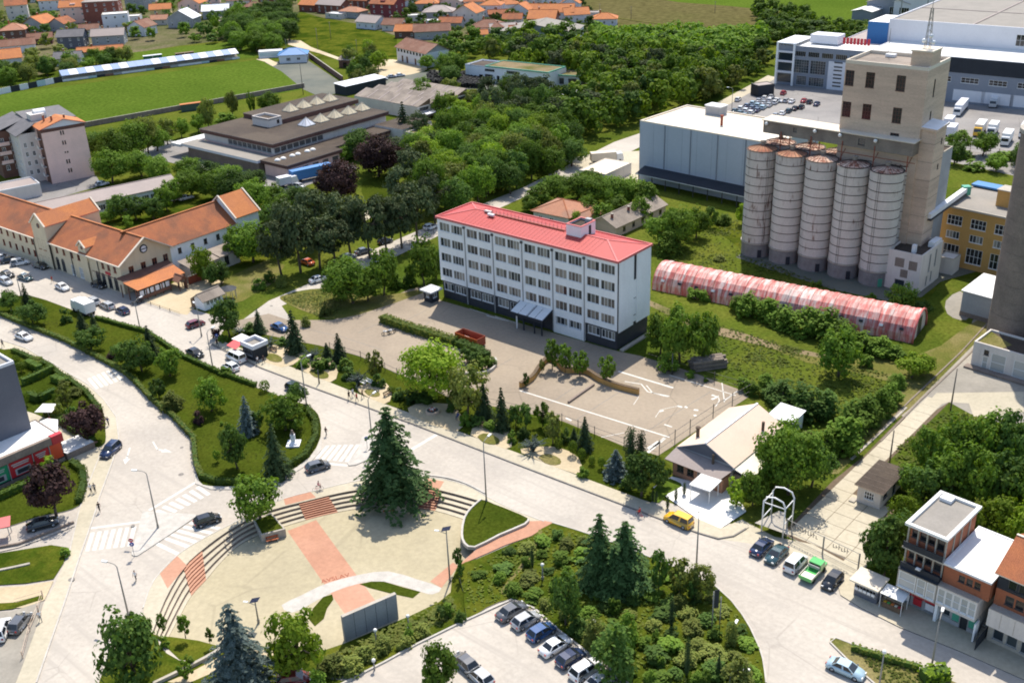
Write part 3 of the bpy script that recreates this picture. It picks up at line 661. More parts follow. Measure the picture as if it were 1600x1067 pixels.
def wall_face(mb, a, b, z0, z1, m, ops=(), depth=.15):
 "an outer wall from a to b (outside on the right), with openings (s, z, w, h, ...) cut through it and their reveals"
 a, b = Vector((a[0], a[1],0)), Vector((b[0], b[1],0)); d = (b-a); L = d.length; d.normalize(); nrm = Vector((d.y, -d.x, 0))
 pt = lambda s, z, k=0: a+d*s+Vector((0,0, z))-nrm*k
 xs = sorted({0, L}|{round(o[0],3) for o in ops}|{round(o[0]+o[2],3) for o in ops}); zs = sorted({z0, z1}|{round(o[1],3) for o in ops}|{round(o[1]+o[3],3) for o in ops})
 if not ops: mb.face([pt(0, z0), pt(L, z0), pt(L, z1), pt(0, z1)], m); return
 for j in range(len(zs)-1):
  zc = (zs[j]+zs[j+1])/2; run = None
  row = [o for o in ops if o[1] < zc < o[1]+o[3]]
  cut = sorted((o[0], o[0]+o[2]) for o in row); s = 0
  for c0, c1 in cut+[(L, L)]:
   if c0 > s+1e-4: mb.face([pt(s, zs[j]), pt(c0, zs[j]), pt(c0, zs[j+1]), pt(s, zs[j+1])], m)
   s = c1
 for o in ops:
  x, z, w, h = o[:4]
  for p, q in (((x, z),(x+w, z)),((x+w, z),(x+w, z+h)),((x+w, z+h),(x, z+h)),((x, z+h),(x, z))):
   mb.face([pt(*p), pt(*p, depth), pt(*q, depth), pt(*q)], m)
def walls(root, foot, z0, z1, m, ops=None, name='wall', depth=.15):
 "foot: counter-clockwise corners; ops: {side number: [(s, z, w, h, style[, name])]}"
 mb = MB(); n = len(foot); ops = ops or {}
 for i in range(n):
  a, b = foot[i], foot[(i+1) % n]; op = ops.get(i, [])
  wall_face(mb, a, b, z0, z1, m, op, depth)
  ang = atan2(b[1]-a[1], b[0]-a[0])
  for o in op:
   add_window(root, a[0]+cos(ang)*o[0], a[1]+sin(ang)*o[0], o[1], ang, o[2], o[3], o[4], o[5] if len(o) > 5 else 'window')
 return mb.build(name, root)
def rect(L, D, x=0, y=0): return [(x, y),(x+L, y),(x+L, y+D),(x, y+D)]
def row(n, x0, x1, z, w, h, st):
 return [(x0+(x1-x0)*(i+.5)/n-w/2, z, w, h, st) for i in range(n)]
def flat_roof(root, L, D, z, m, par=.4, pm='concrete', t=.25, x=0, y=0, over=0.0, name='roof'):
 b = MB(); x0, x1, y0, y1 = x-over, x+L+over, y-over, y+D+over
 b.face([(x0+t, y0+t, z+.02),(x1-t, y0+t, z+.02),(x1-t, y1-t, z+.02),(x0+t, y1-t, z+.02)], m)
 zb = z-.15 if over else z
 b.box(x0, x1, y0, y0+t, zb, z+par, pm); b.box(x0, x1, y1-t, y1, zb, z+par, pm); b.box(x0, x0+t, y0+t, y1-t, zb, z+par, pm); b.box(x1-t, x1, y0+t, y1-t, zb, z+par, pm)
 if over: b.face([(x0+t, y0+t, zb),(x0+t, y1-t, zb),(x1-t, y1-t, zb),(x1-t, y0+t, zb)], pm)
 return b.build(name, root)
def gable_roof(root, L, D, z, rise, m, wm, over=.5, axis='x', edge=None, x=0, y=0, name='roof', t=.14):
 "ridge along axis; fills the gables with wm"
 b = MB()
 def q(u, v, w): return (x+u, y+v, w) if axis == 'x' else (x+v, y+u, w)
 a, d = (L, D) if axis == 'x' else (D, L)
 sl = rise/(d/2); ze = z-over*sl
 for s in (0,1):
  v0, v1 = (-over, d/2) if s == 0 else (d+over, d/2)
  p = [q(-over, v0, ze), q(a+over, v0, ze), q(a+over, v1, z+rise), q(-over, v1, z+rise)]
  n_ = (Vector(p[1])-Vector(p[0])).cross(Vector(p[3])-Vector(p[0]))
  if n_.z < 0: p = p[::-1]
  b.face([(c[0], c[1], c[2]+t) for c in p], m); b.face([p[3], p[2], p[1], p[0]], edge or m)
  for i in range(4):
   c0, c1 = p[i], p[(i+1) % 4]
   b.face([c0, c1,(c1[0], c1[1], c1[2]+t),(c0[0], c0[1], c0[2]+t)], edge or m)
 b.bar(q(-over, d/2, z+rise+t+.03), q(a+over, d/2, z+rise+t+.03),.3,.12, edge or m)
 r = b.build(name, root)
 for u in (0, a): g = MB(); g.face([q(u, 0, z), q(u, d, z), q(u, d/2, z+rise)], wm); g.build('gable', root)
 return r
def hip_roof(root, L, D, z, rise, m, over=.5, edge=None, x=0, y=0, name='roof', inset=None, t=.14):
 b = MB(); x0, x1, y0, y1 = x-over, x+L+over, y-over, y+D+over
 k = inset if inset is not None else (min(x1-x0, y1-y0)/2)
 if x1-x0 >= y1-y0: r0, r1 = (x0+k, (y0+y1)/2),(x1-k, (y0+y1)/2)
 else: r0, r1 = ((x0+x1)/2, y0+k),((x0+x1)/2, y1-k)
 A, B_, Cc, D_ = (x0, y0, z+t),(x1, y0, z+t),(x1, y1, z+t),(x0, y1, z+t); R0, R1 = (*r0, z+rise),(*r1, z+rise)
 if x1-x0 >= y1-y0: fs = [[A, B_, R1, R0],[B_, Cc, R1],[Cc, D_, R0, R1],[D_, A, R0]]
 else: fs = [[A, B_, R0],[B_, Cc, R1, R0],[Cc, D_, R1],[D_, A, R0, R1]]
 for f in fs: b.face(f, m)
 for p, q in ((A, B_),(B_, Cc),(Cc, D_),(D_, A)): b.face([(p[0], p[1], z),(q[0], q[1], z), q, p], edge or m)
 b.face([(x0, y0, z),(x0, y1, z),(x1, y1, z),(x1, y0, z)], edge or m)
 up = Vector((0,0,.03))
 for p, q in ((A, R0),(D_, R0),(B_, R1),(Cc, R1),(R0, R1)) if x1-x0 >= y1-y0 else ((A, R0),(B_, R0),(Cc, R1),(D_, R1),(R0, R1)):
  if (Vector(p)-Vector(q)).length > .1: b.bar(Vector(p)+up, Vector(q)+up, .28,.12, edge or m)
 return b.build(name, root)
def shed_roof(root, pts, m, t=.15, edge=None, name='roof'):
 "a sloping slab over four corner points given at their own heights"
 b = MB(); b.face(pts, m); b.face([(p[0], p[1], p[2]-t) for p in pts][::-1], edge or m)
 for i in range(len(pts)):
  p, q = pts[i], pts[(i+1) % len(pts)]
  b.face([(p[0], p[1], p[2]-t),(q[0], q[1], q[2]-t), q, p], edge or m)
 return b.build(name, root)
def chimney(root, x, y, z0, z1, w=.6, m='block_brick'):
 b = MB(); b.box(x-w/2, x+w/2, y-w/2, y+w/2, z0, z1, m); b.box(x-w/2-.08, x+w/2+.08, y-w/2-.08, y+w/2+.08, z1, z1+.12,'concrete'); return b.build('chimney', root)
def door(root, x, y, z, ang, w, h, m, handle=True):
 b = MB(); b.box(0, w, -.05,.05,0, h, m); o = b.build('door', root, (x, y, z), ang)
 if handle: k = MB(); k.box(w*.85, w*.85+.05,-.12,-.05, h*.45, h*.45+.14,'grey_metal'); k.build('handle', o)
 return o
def at(px, py, z=0): p = G(px, py, z); return Vector((p.x, p.y, 0))
def loc(root, px, py, z=0):
 "pixel point at height z, in the root's own frame"
 d = G(px, py, z)-Vector(root.location); a = -root.rotation_euler.z
 return Vector((d.x*cos(a)-d.y*sin(a), d.x*sin(a)+d.y*cos(a), z))
def sign_text(parent, txt, p, ang, size, m, tilt=pi/2, name='lettering', extrude=.02, align='CENTER'):
 cu = bpy.data.curves.new(name, 'FONT'); cu.body = txt; cu.size = size; cu.extrude = extrude; cu.align_x = align; cu.align_y = 'CENTER'
 o = bpy.data.objects.new(name, cu); dg = None
 C.objects.link(o); bpy.context.view_layer.update()
 me = bpy.data.meshes.new_from_object(o.evaluated_get(bpy.context.evaluated_depsgraph_get()))
 bpy.data.objects.remove(o); me.materials.clear(); me.materials.append(M(m))
 t = bpy.data.objects.new(name, me); C.objects.link(t); t.location = p; t.rotation_euler = (tilt, 0, ang); t.parent = parent
 return t
# ---------------- white office block with the red roof
p0 = at(691,464); L, D, H = 46.2,11.2,18.2
ob = thing('office_building','long white five storey office block with a flat hipped red roof','building', p0, radians(-40.6))
NB = 6; bw = L/NB; st = 3.42; zb = 1.45
front = []
for f in range(1,5):
 for k in range(NB):
  x = k*bw
  front += [(x+.55, zb+st*f+.35,2.95,1.95,'off'),(x+3.85, zb+st*f+.35,3.25,1.95,'off4')]
ground = []
for k in range(NB):
 if k in (3,): continue
 ground += [(k*bw+.6, zb+.45,2.9,1.75,'off'),(k*bw+3.9, zb+.45,3.1,1.75,'off4')]
foot = rect(L, D)
walls(ob, foot, zb+st-.7, H, 'white_render', {0: front})
walls(ob, rect(L-.5, D-.5,.25,.3),0, zb+st-.75,'black_stone', {0: [(o[0]-.25, *o[1:]) for o in ground]}, 'plinth')
b = MB()                                              # slab edge under the white storeys, white panel of the fifth bay
b.box(0, L, 0, D, zb+st-.75, zb+st-.7,'white_render')
b.build('soffit', ob)
b = MB(); wall_face(b, (4*bw, -.05),(5*bw, -.05),0, zb+st-.7,'white_render',[(.6, zb+.45,2.9,1.75),(3.9, zb+.45,3.1,1.75)],.3)
b.face([(4*bw, -.05,0),(4*bw, .3,0),(4*bw, .3, zb+st-.7),(4*bw, -.05, zb+st-.7)][::-1],'white_render'); b.face([(5*bw, -.05,0),(5*bw, .3,0),(5*bw, .3, zb+st-.7),(5*bw, -.05, zb+st-.7)],'white_render'); b.build('wall_panel', ob)
for k in range(1, NB):
 b = MB(); x = k*bw; b.box(x-.09, x+.09,-.16,-.003,.2, H-.9,'grey_metal'); b.box(x-.22, x+.22,-.34,-.003, H-.9, H-.45,'dark_metal'); b.build('downpipe', ob)
for x, w in ((L+.003,4.2),(L+.003,4.0)):
 pass
b = MB(); b.box(L+.003, L+.14,.35,5.3, zb+st-1.2, H+.1,'white_render'); b.build('cladding_panel', ob)
b = MB(); b.box(L+.003, L+.14,6.4, D-.02, zb+st-1.2, H+.1,'white_render'); b.build('cladding_panel', ob)
b = MB(); b.box(L+.003, L+.07,5.5,6.2, H-5.2, H-.2,'charcoal'); b.box(L+.003, L+.06,.003,.30, zb+st-1.2, H, 'charcoal'); b.build('stair_glazing', ob)
for z in (5.6,9.2): add_window(ob, L, 5.5, z, pi/2,.7,1.0,'hole')
rf_ = hip_roof(ob, L, D, H, 1.55,'red_roof',.25,'red_trim', inset=6.5)
for i in range(33):                                    # standing seams of the front slope and back slope
 x = 6.6+i*1.03; b = MB(); b.bar((x, -.2, H+.17),(x, D/2, H+1.58),.045,.05,'red_trim'); b.bar((x, D+.2, H+.17),(x, D/2, H+1.58),.045,.05,'red_trim'); b.build('roof_seam', rf_)
b = MB()
for (x0, x1, y0, y1) in ((-.3, L+.3,-.3,-.05),(-.3, L+.3, D+.05, D+.3),(-.3,-.05,-.05, D+.05),(L+.05, L+.3,-.05, D+.05)): b.box(x0, x1, y0, y1, H-.05, H+.42,'red_trim')
b.build('gutter_edge', ob)
c = loc(ob, 884,361, H+1.3)                         # lift house on the ridge
lx, ly = 31.0,4.3
b = MB()
wall_face(b, (lx, ly),(lx+3.6, ly), H+.8, H+3.4,'white_render'); wall_face(b, (lx+3.6, ly),(lx+3.6, ly+4.8), H+.8, H+3.4,'white_render'); wall_face(b, (lx+3.6, ly+4.8),(lx, ly+4.8), H+.8, H+3.4,'white_render'); wall_face(b, (lx, ly+4.8),(lx, ly), H+.8, H+3.4,'white_render')
lh = b.build('lift_house', ob)
b = MB(); b.face([(lx, ly, H+3.0),(lx+3.6, ly, H+3.0),(lx+3.6, ly+4.8, H+3.0),(lx, ly+4.8, H+3.0)],'bitumen')
for (x0, x1, y0, y1) in ((lx-.05, lx+3.65, ly-.05, ly+.25),(lx-.05, lx+3.65, ly+4.55, ly+4.85),(lx-.05, lx+.25, ly+.25, ly+4.55),(lx+3.35, lx+3.65, ly+.25, ly+4.55)): b.box(x0, x1, y0, y1, H+3.4, H+3.55,'red_trim')
b.build('parapet_cap', lh)
b = MB(); b.box(lx+3.6, lx+3.66, ly+2.6, ly+3.3, H+1.2, H+3.0,'charcoal'); b.build('door', lh)
b = MB(); b.box(lx+1.9, lx+3.1, ly+3.6, ly+4.5, H+3.05, H+3.9,'grey_metal'); b.build('air_unit', lh)
b = MB()
for i in range(22):
 x = 9+i*1.0; b.bar((x, D/2-.2, H+1.45),(x+.05, D/2-.2, H+2.35),.05,.05,'dark_metal')
b.bar((9, D/2-.2, H+1.85),(30, D/2-.2, H+1.85),.04,.04,'dark_metal'); b.bar((9, D/2-.5, H+1.60),(30, D/2-.5, H+1.60),.25,.10,'rust_red'); b.build('aerial_rail', ob)
b = MB(); b.box(10.8,12.4,3.9,4.5, H+1.45, H+1.85,'white_sheet'); b.build('roof_vent', ob)
b = MB(); b.box(9.0,10.8,5.0,5.5, H+1.62, H+1.95,'pale_render'); b.build('roof_vent', ob)
can = MB()                                            # entrance canopy: sloping white sheets on a dark frame
cx0, cx1 = 3*bw-.2,4*bw-.15
pts = [(cx0-.6,-3.3,3.55),(cx1,-3.3,3.55),(cx1,-.02,4.75),(cx0-.6,-.02,4.75)]
co = put('canopy', None, ob)
for i in range(4):
 t0, t1 = i/4+.006,(i+1)/4-.006; q = lambda t, k: tuple(Vector(pts[0+k*3]).lerp(Vector(pts[1 if k == 0 else 2]), t))
 s = MB(); s.faces([q(t0,0), q(t1,0), q(t1,1), q(t0,1)],[(0,1,2,3)],'white_sheet'); s.build('canopy_sheet', co)
s = MB(); s.box(cx0-.7, cx1+.1,-3.45,-3.32,2.95,3.5,'charcoal')
for x in (cx0-.65,(cx0+cx1)/2, cx1): s.bar((x, -3.35,3.4),(x, -.05,4.6),.18,.3,'charcoal')
s.build('canopy_frame', co)
for x in (cx0+.8, cx0+2.6, cx1-2.4, cx1-.5): s = MB(); s.cyl(x, -3.0,0,3.4,.16,'white_paint' if x < cx0+1 else 'charcoal'); s.build('column', co)
door(ob, 3*bw+2.2,-.02,.0,0,2.6,2.6,'charcoal')
b = MB(); b.box(2*bw+1,3*bw-1,-1.5,-1.35,.02,.25,'concrete'); b.box(2*bw-6,2*bw-.5,-1.6,-1.45,.02,.18,'concrete'); b.build('step', ob)
b = MB(); b.box(L+.4, L+1.2,.4, D, 0,.35,'concrete'); b.build('kerb', ob)
# guard booth beside the block
bo = thing('guard_booth','small dark booth with a flat white roof at the white block corner','booth', at(663,470), GRID)
walls(bo, rect(2.3,2.3),0,2.6,'charcoal', {0: [(.7,1.1,.9,1.1,'far')],1: [(.5,1.0,1.2,1.1,'far')]}); flat_roof(bo, 2.3,2.3,2.6,'white_roof',.18,'white_sheet',.3, over=.6)
# ---------------- grain silos
mats_ = ['silo_rusty','silo_sheet','silo_sheet','silo_pale','silo_sheet']
SB = [(1180,403),(1223.5,414),(1269,425.7),(1316,437),(1364.5,448.5)]
RS = 3.45
def silo(ctr, label, m, top, Hs, nm=11, base=3.2, group=None, low=0):
 r = thing('grain_silo', label, 'silo', ctr, 0, group)
 b = MB(); b.cyl(0,0,0, base, RS-.05,'silo_foot',32); bs = b.build('base', r)
 k = MB(); k.box(-.45,.45,-RS-.06,-RS+.2,.1,1.9,'teal_trim' if 'right' in label else 'charcoal'); k.build('hatch', bs)
 b = MB(); b.cyl(0,0, base, base+.25, RS+.18,'concrete',32); b.build('base_ring', r)
 z = base+.25; hc = (Hs-z)/nm
 for i in range(nm):
  if i < low: continue
  mm = 'silo_rusty' if (i >= nm-1 and 'rust' in label) or (m == 'silo_rusty' and i > nm-5) else m
  c = MB(); rr = RS+(i % 2)*.012
  c.cyl(0,0, z+hc*i+.05, z+hc*(i+1)-.05, rr, mm, 40); c.build('shell_course', r)
  c = MB(); c.cyl(0,0, z+hc*(i+1)-.075, z+hc*(i+1)+.075, RS+.05,'silo_seam',40); c.build('seam_ring', r)
 c = MB(); c.cyl(0,0, Hs-.05, Hs+1.0, RS+.1, top, 40,.55);
 for k_ in range(20):
  t = k_*pi/10; c.bar((cos(t)*(RS+.1), sin(t)*(RS+.1), Hs+.0),(cos(t)*.6, sin(t)*.6, Hs+1.02),.07,.07,'silo_seam')
 c.build('cone_roof', r)
 c = MB(); t0_ = -1.9+.5*sin(ctr.x)
 for q in (-.22,.22): c.bar(((RS+.16)*cos(t0_)-q*sin(t0_),(RS+.16)*sin(t0_)+q*cos(t0_), base),((RS+.16)*cos(t0_)-q*sin(t0_),(RS+.16)*sin(t0_)+q*cos(t0_), Hs+.6),.05,.05,'silo_seam')
 if not low and 'row' not in label.split(',')[0]: c.build('ladder', r)
 c = MB(); c.cyl(0,0, Hs+.9, Hs+1.6,.5,'fibre_cement',12); c.cyl(0,0, Hs+1.6, Hs+1.8,.62,'fibre_cement',12); c.build('roof_cap', r)
 return r
names = ['leftmost grain silo, its upper half streaked with rust, under a red-brown cone','second grain silo from the left with one dark gash and a rusty crown','middle grain silo of the front row with a rusty streaked top band','fourth grain silo from the left, clean grey sheet all the way up','rightmost front grain silo, pocked grey sheet with a peeling orange cone']
ctrs = []
for i, (x, y) in enumerate(SB):
 p = at(x, y); d = Vector((p.x, p.y, 0)).normalized(); c = p+d*RS; ctrs.append(c)
s0, s4 = ctrs[0], ctrs[4]
for i in range(5):
 c = s0.lerp(s4, i/4); silo(c, names[i], mats_[i],['silo_top_rust','silo_top_rust','silo_top_peel','silo_top_peel','silo_top_peel'][i],25.0, group='grain silos in two rows')
back = ['leftmost silo of the back row, pink patched cone behind the rusty silo','second silo of the back row, pinkish cone under the gallery','middle silo of the back row, white patched cone under the gallery','fourth silo of the back row, pink cone below a white lamp','last silo of the back row, pink patched cone beside the lift shaft']
for i in range(5):
 c = s0.lerp(s4, i/4)+AY*7.2+AX*(.6); silo(c, back[i],'silo_sheet','silo_top_peel',25.0, group='grain silos in two rows')
# steel frame between the silo tops that carries the gallery
fr = thing('gallery_frame','thin dark steel trestles standing between the silo roofs under the gallery','trestle', s0+Vector((0,0,0)), GRID)
b = MB()
for i in range(5):
 x = i*7.25+3.4
 for y in (1.6,6.0): b.bar((x, y, 24.5),(x, y, 29),.16,.16,'rust_red')
 b.bar((x, 1.6,25.6),(x, 6,28.6),.1,.1,'rust_red')
b.bar((0,1.6,26.6),(34,1.6,26.6),.12,.12,'rust_red'); b.build('frame', fr)
# conveyor gallery along the top
gz = 29.6; gzb = 28.0
ga = thing('conveyor_gallery','long grey conveyor gallery with a pale roof bridging over the silos','gallery', Vector((0,0,0)), GRID)
g0 = G(1192,207, gzb); ga.location = (g0.x, g0.y, 0); ga.rotation_euler = (0,0, radians(-43.5))
ge = loc(ga, 1424,246, gzb); GL = ge.x
walls(ga, rect(GL, 4.0), gzb, gz+1.3,'fibre_cement', {0: [(7.5, gz-.4,.9,1.0,'hole'),(GL-12, gz-.9,1.5,1.4,'hole')]})
shed_roof(ga, [(-.3,-.3, gz+1.35),(GL+.3,-.3, gz+1.35),(GL+.3,4.3, gz+1.55),(-.3,4.3, gz+1.55)],'membrane',.2)
for i, x in enumerate((1.0, GL*.37, GL*.54, GL*.77)):
 b = MB(); b.ball((x, -.45, gz+.6),.42,'lamp_glass',10,6); b.bar((x, -.45, gz+.9),(x, 0, gz+1.1),.1,.1,'dark_metal'); b.build('lamp', ga)
b = MB(); b.face([(0,0, gzb),(0,4, gzb),(GL, 4, gzb),(GL, 0, gzb)],'dark_concrete'); b.build('floor_slab', ga)
# lift shaft with its base house
sh = thing('lift_shaft','slender concrete lift shaft with a white monopitch roof beside the silos','tower', G(1404.4,386.5,7)-Vector((0,0,7)), GRID)
z1 = 33.4
walls(sh, rect(4.6,5.6),0, z1,'old_concrete', {1: [(3.4, z1-3.6,.7,1.2,'hole'),(3.2, z1-9,.7,1.1,'hole'),(4.1,14,.5,1.0,'hole')]})
shed_roof(sh, [(-.5,-.4, z1+.4),(4.9,-.4, z1+.1),(5.0,6.0, z1+.5),(-.5,6.0, z1+.9)],'white_sheet',.5,'old_concrete')
b = MB()
for i in range(8): b.box(-.03,4.63,-.03,-.003,3+i*3.9,3.07+i*3.9,'dark_concrete'); b.box(4.603,4.63,0,5.6,3+i*3.9,3.07+i*3.9,'dark_concrete')
b.build('lift_joint', sh)
bh = thing('base_house','stained pale base house with a dark flat roof at the shaft foot','building', at(1433,460), radians(-42))
bx = loc(bh, 1386,455).x
walls(bh, rect(7.4,11.5,-7.4,0),0,8.2,'pale_render', {0: [(2.2,0,2.2,2.4,'shop','door')],1: [(4.4,3.6,.9,4.0,'strip'),(7.6,4.0,.9,3.8,'strip'),(3.8,.6,.8,2.2,'strip'),(6.2,1.0,.8,2.2,'strip')]})
flat_roof(bh, 7.4,11.5,8.2,'bitumen',.5,'pale_render', x=-7.4)
b = MB(); b.box(-3.0,-2.2,1.6,2.4,8.2,10.0,'white_sheet'); b.build('roof_vent', bh); b = MB(); b.box(-1.6,-.2,7,11,8.25,9.4,'white_sheet'); b.build('roof_hatch', bh)
b = MB()
for (x0, x1, z0_, z1_) in ((-5.6,-3.6,5.2,7.2),(-2.6,-.8,5.0,7.0),(-4.2,-2.6,3.0,4.8)): b.box(x0, x1,-.012,-.004, z0_, z1_, 'dark_concrete')
b.build('damp_patch', bh)
an = thing('annexe','low white box room between base house and ochre mill','annexe', at(1463,425), GRID); walls(an, rect(3.4,4),0,3.6,'pale_render'); flat_roof(an, 3.4,4,3.6,'white_roof',.15)
# tall work tower behind
TH = 45.0; t0 = G(1321.4,98.7, TH)
tw = thing('work_tower','tall weathered concrete silo tower with dark lattice windows and roof mast','tower',(t0.x, t0.y, 0), radians(-40.5))
TL, TD = 17.4,12.6
tf = [(x, TH-z, 1.9,3.2) for z in (4.6,11.2) for x in (.25,4.7,11.2)]+[(11.2, TH-16.6,1.9,3.3)]
walls(tw, rect(TL, TD),0, TH, 'old_concrete', {0: [(*o, 'lattice') for o in tf],1: [(4.4, TH-6,.8,3.6,'hole'),(4.4, TH-12.6,.8,3.6,'hole'),(4.4, TH-19,.8,3.4,'hole')]}, depth=.35)
flat_roof(tw, TL, TD, TH, 'fibre_cement',.7,'membrane',.3)
s = MB(); s.box(13.2, TL-.05,1.2,6.4, TH, TH+3.4,'old_concrete'); sc = s.build('stair_house', tw); s = MB(); s.box(13.0, TL+.1,1.0,6.6, TH+3.4, TH+3.7,'membrane'); s.build('roof', sc)
s = MB()
for dx, dy in ((-.5,-.5),(.5,-.5),(.5,.5),(-.5,.5)): s.bar((15.2+dx, 4+dy, TH+3.7),(15.2+dx*.4,4+dy*.4, TH+11.5),.1,.1,'pole_grey')
for i in range(6):
 z = TH+4.4+i*1.2; k = .5-.05*i
 for a_, c_ in (((-k, -k),(k, -k)),((k, -k),(k, k)),((k, k),(-k, k)),((-k, k),(-k, -k))): s.bar((15.2+a_[0],4+a_[1], z),(15.2+c_[0],4+c_[1], z+.6),.06,.06,'pole_grey')
s.tube([(15.2,4, TH+11.5),(15.2,4, TH+13.5)],.06,'pole_grey'); ms = s.build('lattice_mast', tw)
for dx, z in ((-.7,5.2),(.6,6.2),(1.2,5.0)): s = MB(); s.ball((15.2+dx, 3.6, TH+z),.45,'white_paint',10,6); s.build('dish', ms)
s = MB(); s.tube([(5,10, TH),(5,10, TH+6)],.06,'pole_grey'); s.build('aerial', tw)
s = MB(); s.box(4.6,6.6,9.6,11, TH+.1, TH+.7,'white_sheet'); s.build('roof_hatch', tw)
ww = thing('work_annexe','grey side wing stepping down behind the work tower','building', Vector(tw.location)+Vector(tw.matrix_basis.to_3x3() @ Vector((TL+.1,3,0))), radians(-40.5))
walls(ww, rect(3.0,9.5),0, TH-18,'grey_render'); flat_roof(ww, 3,9.5, TH-18,'bitumen',.3)
# round silo at the right edge
rc = thing('round_silo','huge smooth grey concrete silo cut off by the right edge','silo',(0,0,0))
pL = G(1538,540); dv = Vector((pL.x, pL.y, 0)).normalized(); sd_ = Vector((dv.y, -dv.x, 0)); cc = Vector((pL.x, pL.y, 0))+sd_*4.9+dv*4.5; rc.location = cc
b = MB()
for i in range(13): b.cyl(0,0, i*3.1, i*3.1+3.06,5.0+(i % 2)*.015,'dark_concrete',40)
b.cyl(0,0,40.3,41,5.3,'concrete',40); b.build('shaft', rc)
r2 = thing('round_silo','second grey concrete silo behind the garage, at the very right edge','silo', cc+AX*8.6-AY*3.5)
b = MB()
for i in range(13): b.cyl(0,0, i*3.1, i*3.1+3.06,5.0+(i % 2)*.015,'dark_concrete',40)
b.build('shaft', r2)
# garage building in front of it
gr = thing('garage_building','low pale garage with two roller doors and mossy flat roof','garage', at(1516,571), radians(-46))
walls(gr, rect(13,7),0,4.6,'pale_render', {0: [(1.9,.2,1.0,2.4,'panel','door'),(3.4,.25,2.6,3.4,'panel','roller_door'),(7.4,.25,2.4,3.3,'panel','roller_door'),(2.0,2.9,.9,1.0,'hole')]})
flat_roof(gr, 13,7,4.6,'bitumen',.35,'pale_render',.3); b = MB(); b.poly([(.4,.5,4.635),(4.6,.5,4.635),(5.4,3.4,4.635),(.4,6.6,4.635)],'dry_grass'); b.build('moss', gr)
b = MB(); b.box(-.6,13,-1.6,-.01,0,.35,'dark_concrete'); b.build('loading_kerb', gr)
# white roofed shed
ws = thing('shed','windowless grey shed with a bright white monopitch roof','shed', at(1499,492), radians(-48))
walls(ws, rect(6.3,9.0),0,5.4,'grey_render'); shed_roof(ws, [(-.3,-.3,5.45),(6.6,-.3,5.45),(6.6,9.2,6.3),(-.3,9.2,6.3)],'white_roof',.18)
b = MB(); b.box(-.05,6.35,-.08,-.003,0,.9,'dark_concrete'); b.build('plinth', ws)
# ochre mill building
oc = thing('mill_building','ochre three storey mill with white framed windows and flat roof','building', at(1460,408), radians(-47))
OL, OD, OH = 27,17,13.5
ow = []
for k in range(5):
 x = 1.5+k*5.3
 ow += [(x, 9.4,3.4,2.2,'ochre'),(x+.2,6.3,3.0,1.7,'off4'),(x, 1.4,3.6,3.5,'ochre')]
walls(oc, rect(OL, OD),0, OH, 'ochre_render', {0: ow, 3: [(2,9.4,3.4,2.2,'ochre'),(8,9.4,3.4,2.2,'ochre')]})
flat_roof(oc, OL, OD, OH, 'grey_felt',.25,'concrete',.35, over=.7)
b = MB(); b.box(9,13.4,6.2,10, OH, OH+3.6,'ochre_render'); pc = b.build('roof_house', oc); b = MB(); b.box(8.8,13.6,6.0,10.2, OH+3.6, OH+3.8,'concrete'); b.build('roof_slab', pc)
b = MB(); b.box(-1, OL+2, OD-1, OD+2.4, OH+.3, OH+.7,'roof_blue'); b.build('blue_roof', oc)
cv = thing('conveyor','slanting white conveyor tube from the shaft to the mill roof','conveyor',(0,0,0))
q0, q1 = G(1451,338,14.5), G(1509,296, OH+1.6)
b = MB(); b.bar(q0, q1,1.1,1.0,'white_sheet'); b.build('tube', cv); b = MB(); b.bar(q0-Vector((0,0,.9)), q1-Vector((0,0,.9)),1.3,.2,'dark_metal'); b.build('gantry', cv)
b = MB(); b.box(q1.x-.8, q1.x+.9, q1.y-.8, q1.y+.8, OH+.4, OH+2.4,'teal_trim'); b.build('drive_head', cv)
# ---------------- blue-grey warehouse
wh = thing('warehouse','big blue-grey sheet clad warehouse with a flat cream roof','warehouse',(0,0,0), radians(-44))
wz = 17.0; w0 = G(1000,190, wz); wh.location = (w0.x, w0.y, 0); WL, WD = 43.0,23.0
walls(wh, rect(WL, WD),0, wz, 'warehouse_blue')
flat_roof(wh, WL, WD, wz, 'membrane',.35,'membrane',.5)
for k in range(1,5): b = MB(); b.box(k*8.6-.14, k*8.6+.14,-.16,-.003,2, wz, 'hall_grey'); b.build('downpipe', wh)
for k in range(9): b = MB(); b.box(k*4.8-.01, k*4.8+.03,-.02,-.003,4, wz-.1,'hall_grey'); b.build('panel_joint', wh)
shed_roof(wh, [(2,-4.5,3.4),(WL-2,-4.5,3.4),(WL-2,-.01,4.6),(2,-.01,4.6)],'charcoal',.2,'white_sheet','canopy')
b = MB()
for k in range(9): b.bar((3+k*4.6,-4.2,0),(3+k*4.6,-4.2,3.3),.2,.2,'dark_metal')
b.build('canopy_post', wh)
b = MB(); b.box(10,15,17.5,21, wz, wz+2.4,'grey_render'); rh = b.build('roof_house', wh); b = MB(); b.box(9.8,15.2,17.3,21.2, wz+2.4, wz+2.7,'white_sheet'); b.build('roof_slab', rh)
b = MB(); b.cyl(21,9, wz, wz+2.6,.35,'rust_red',10); b.cyl(21,9, wz+2.6, wz+2.9,.5,'rust_red',10); b.build('flue', wh)
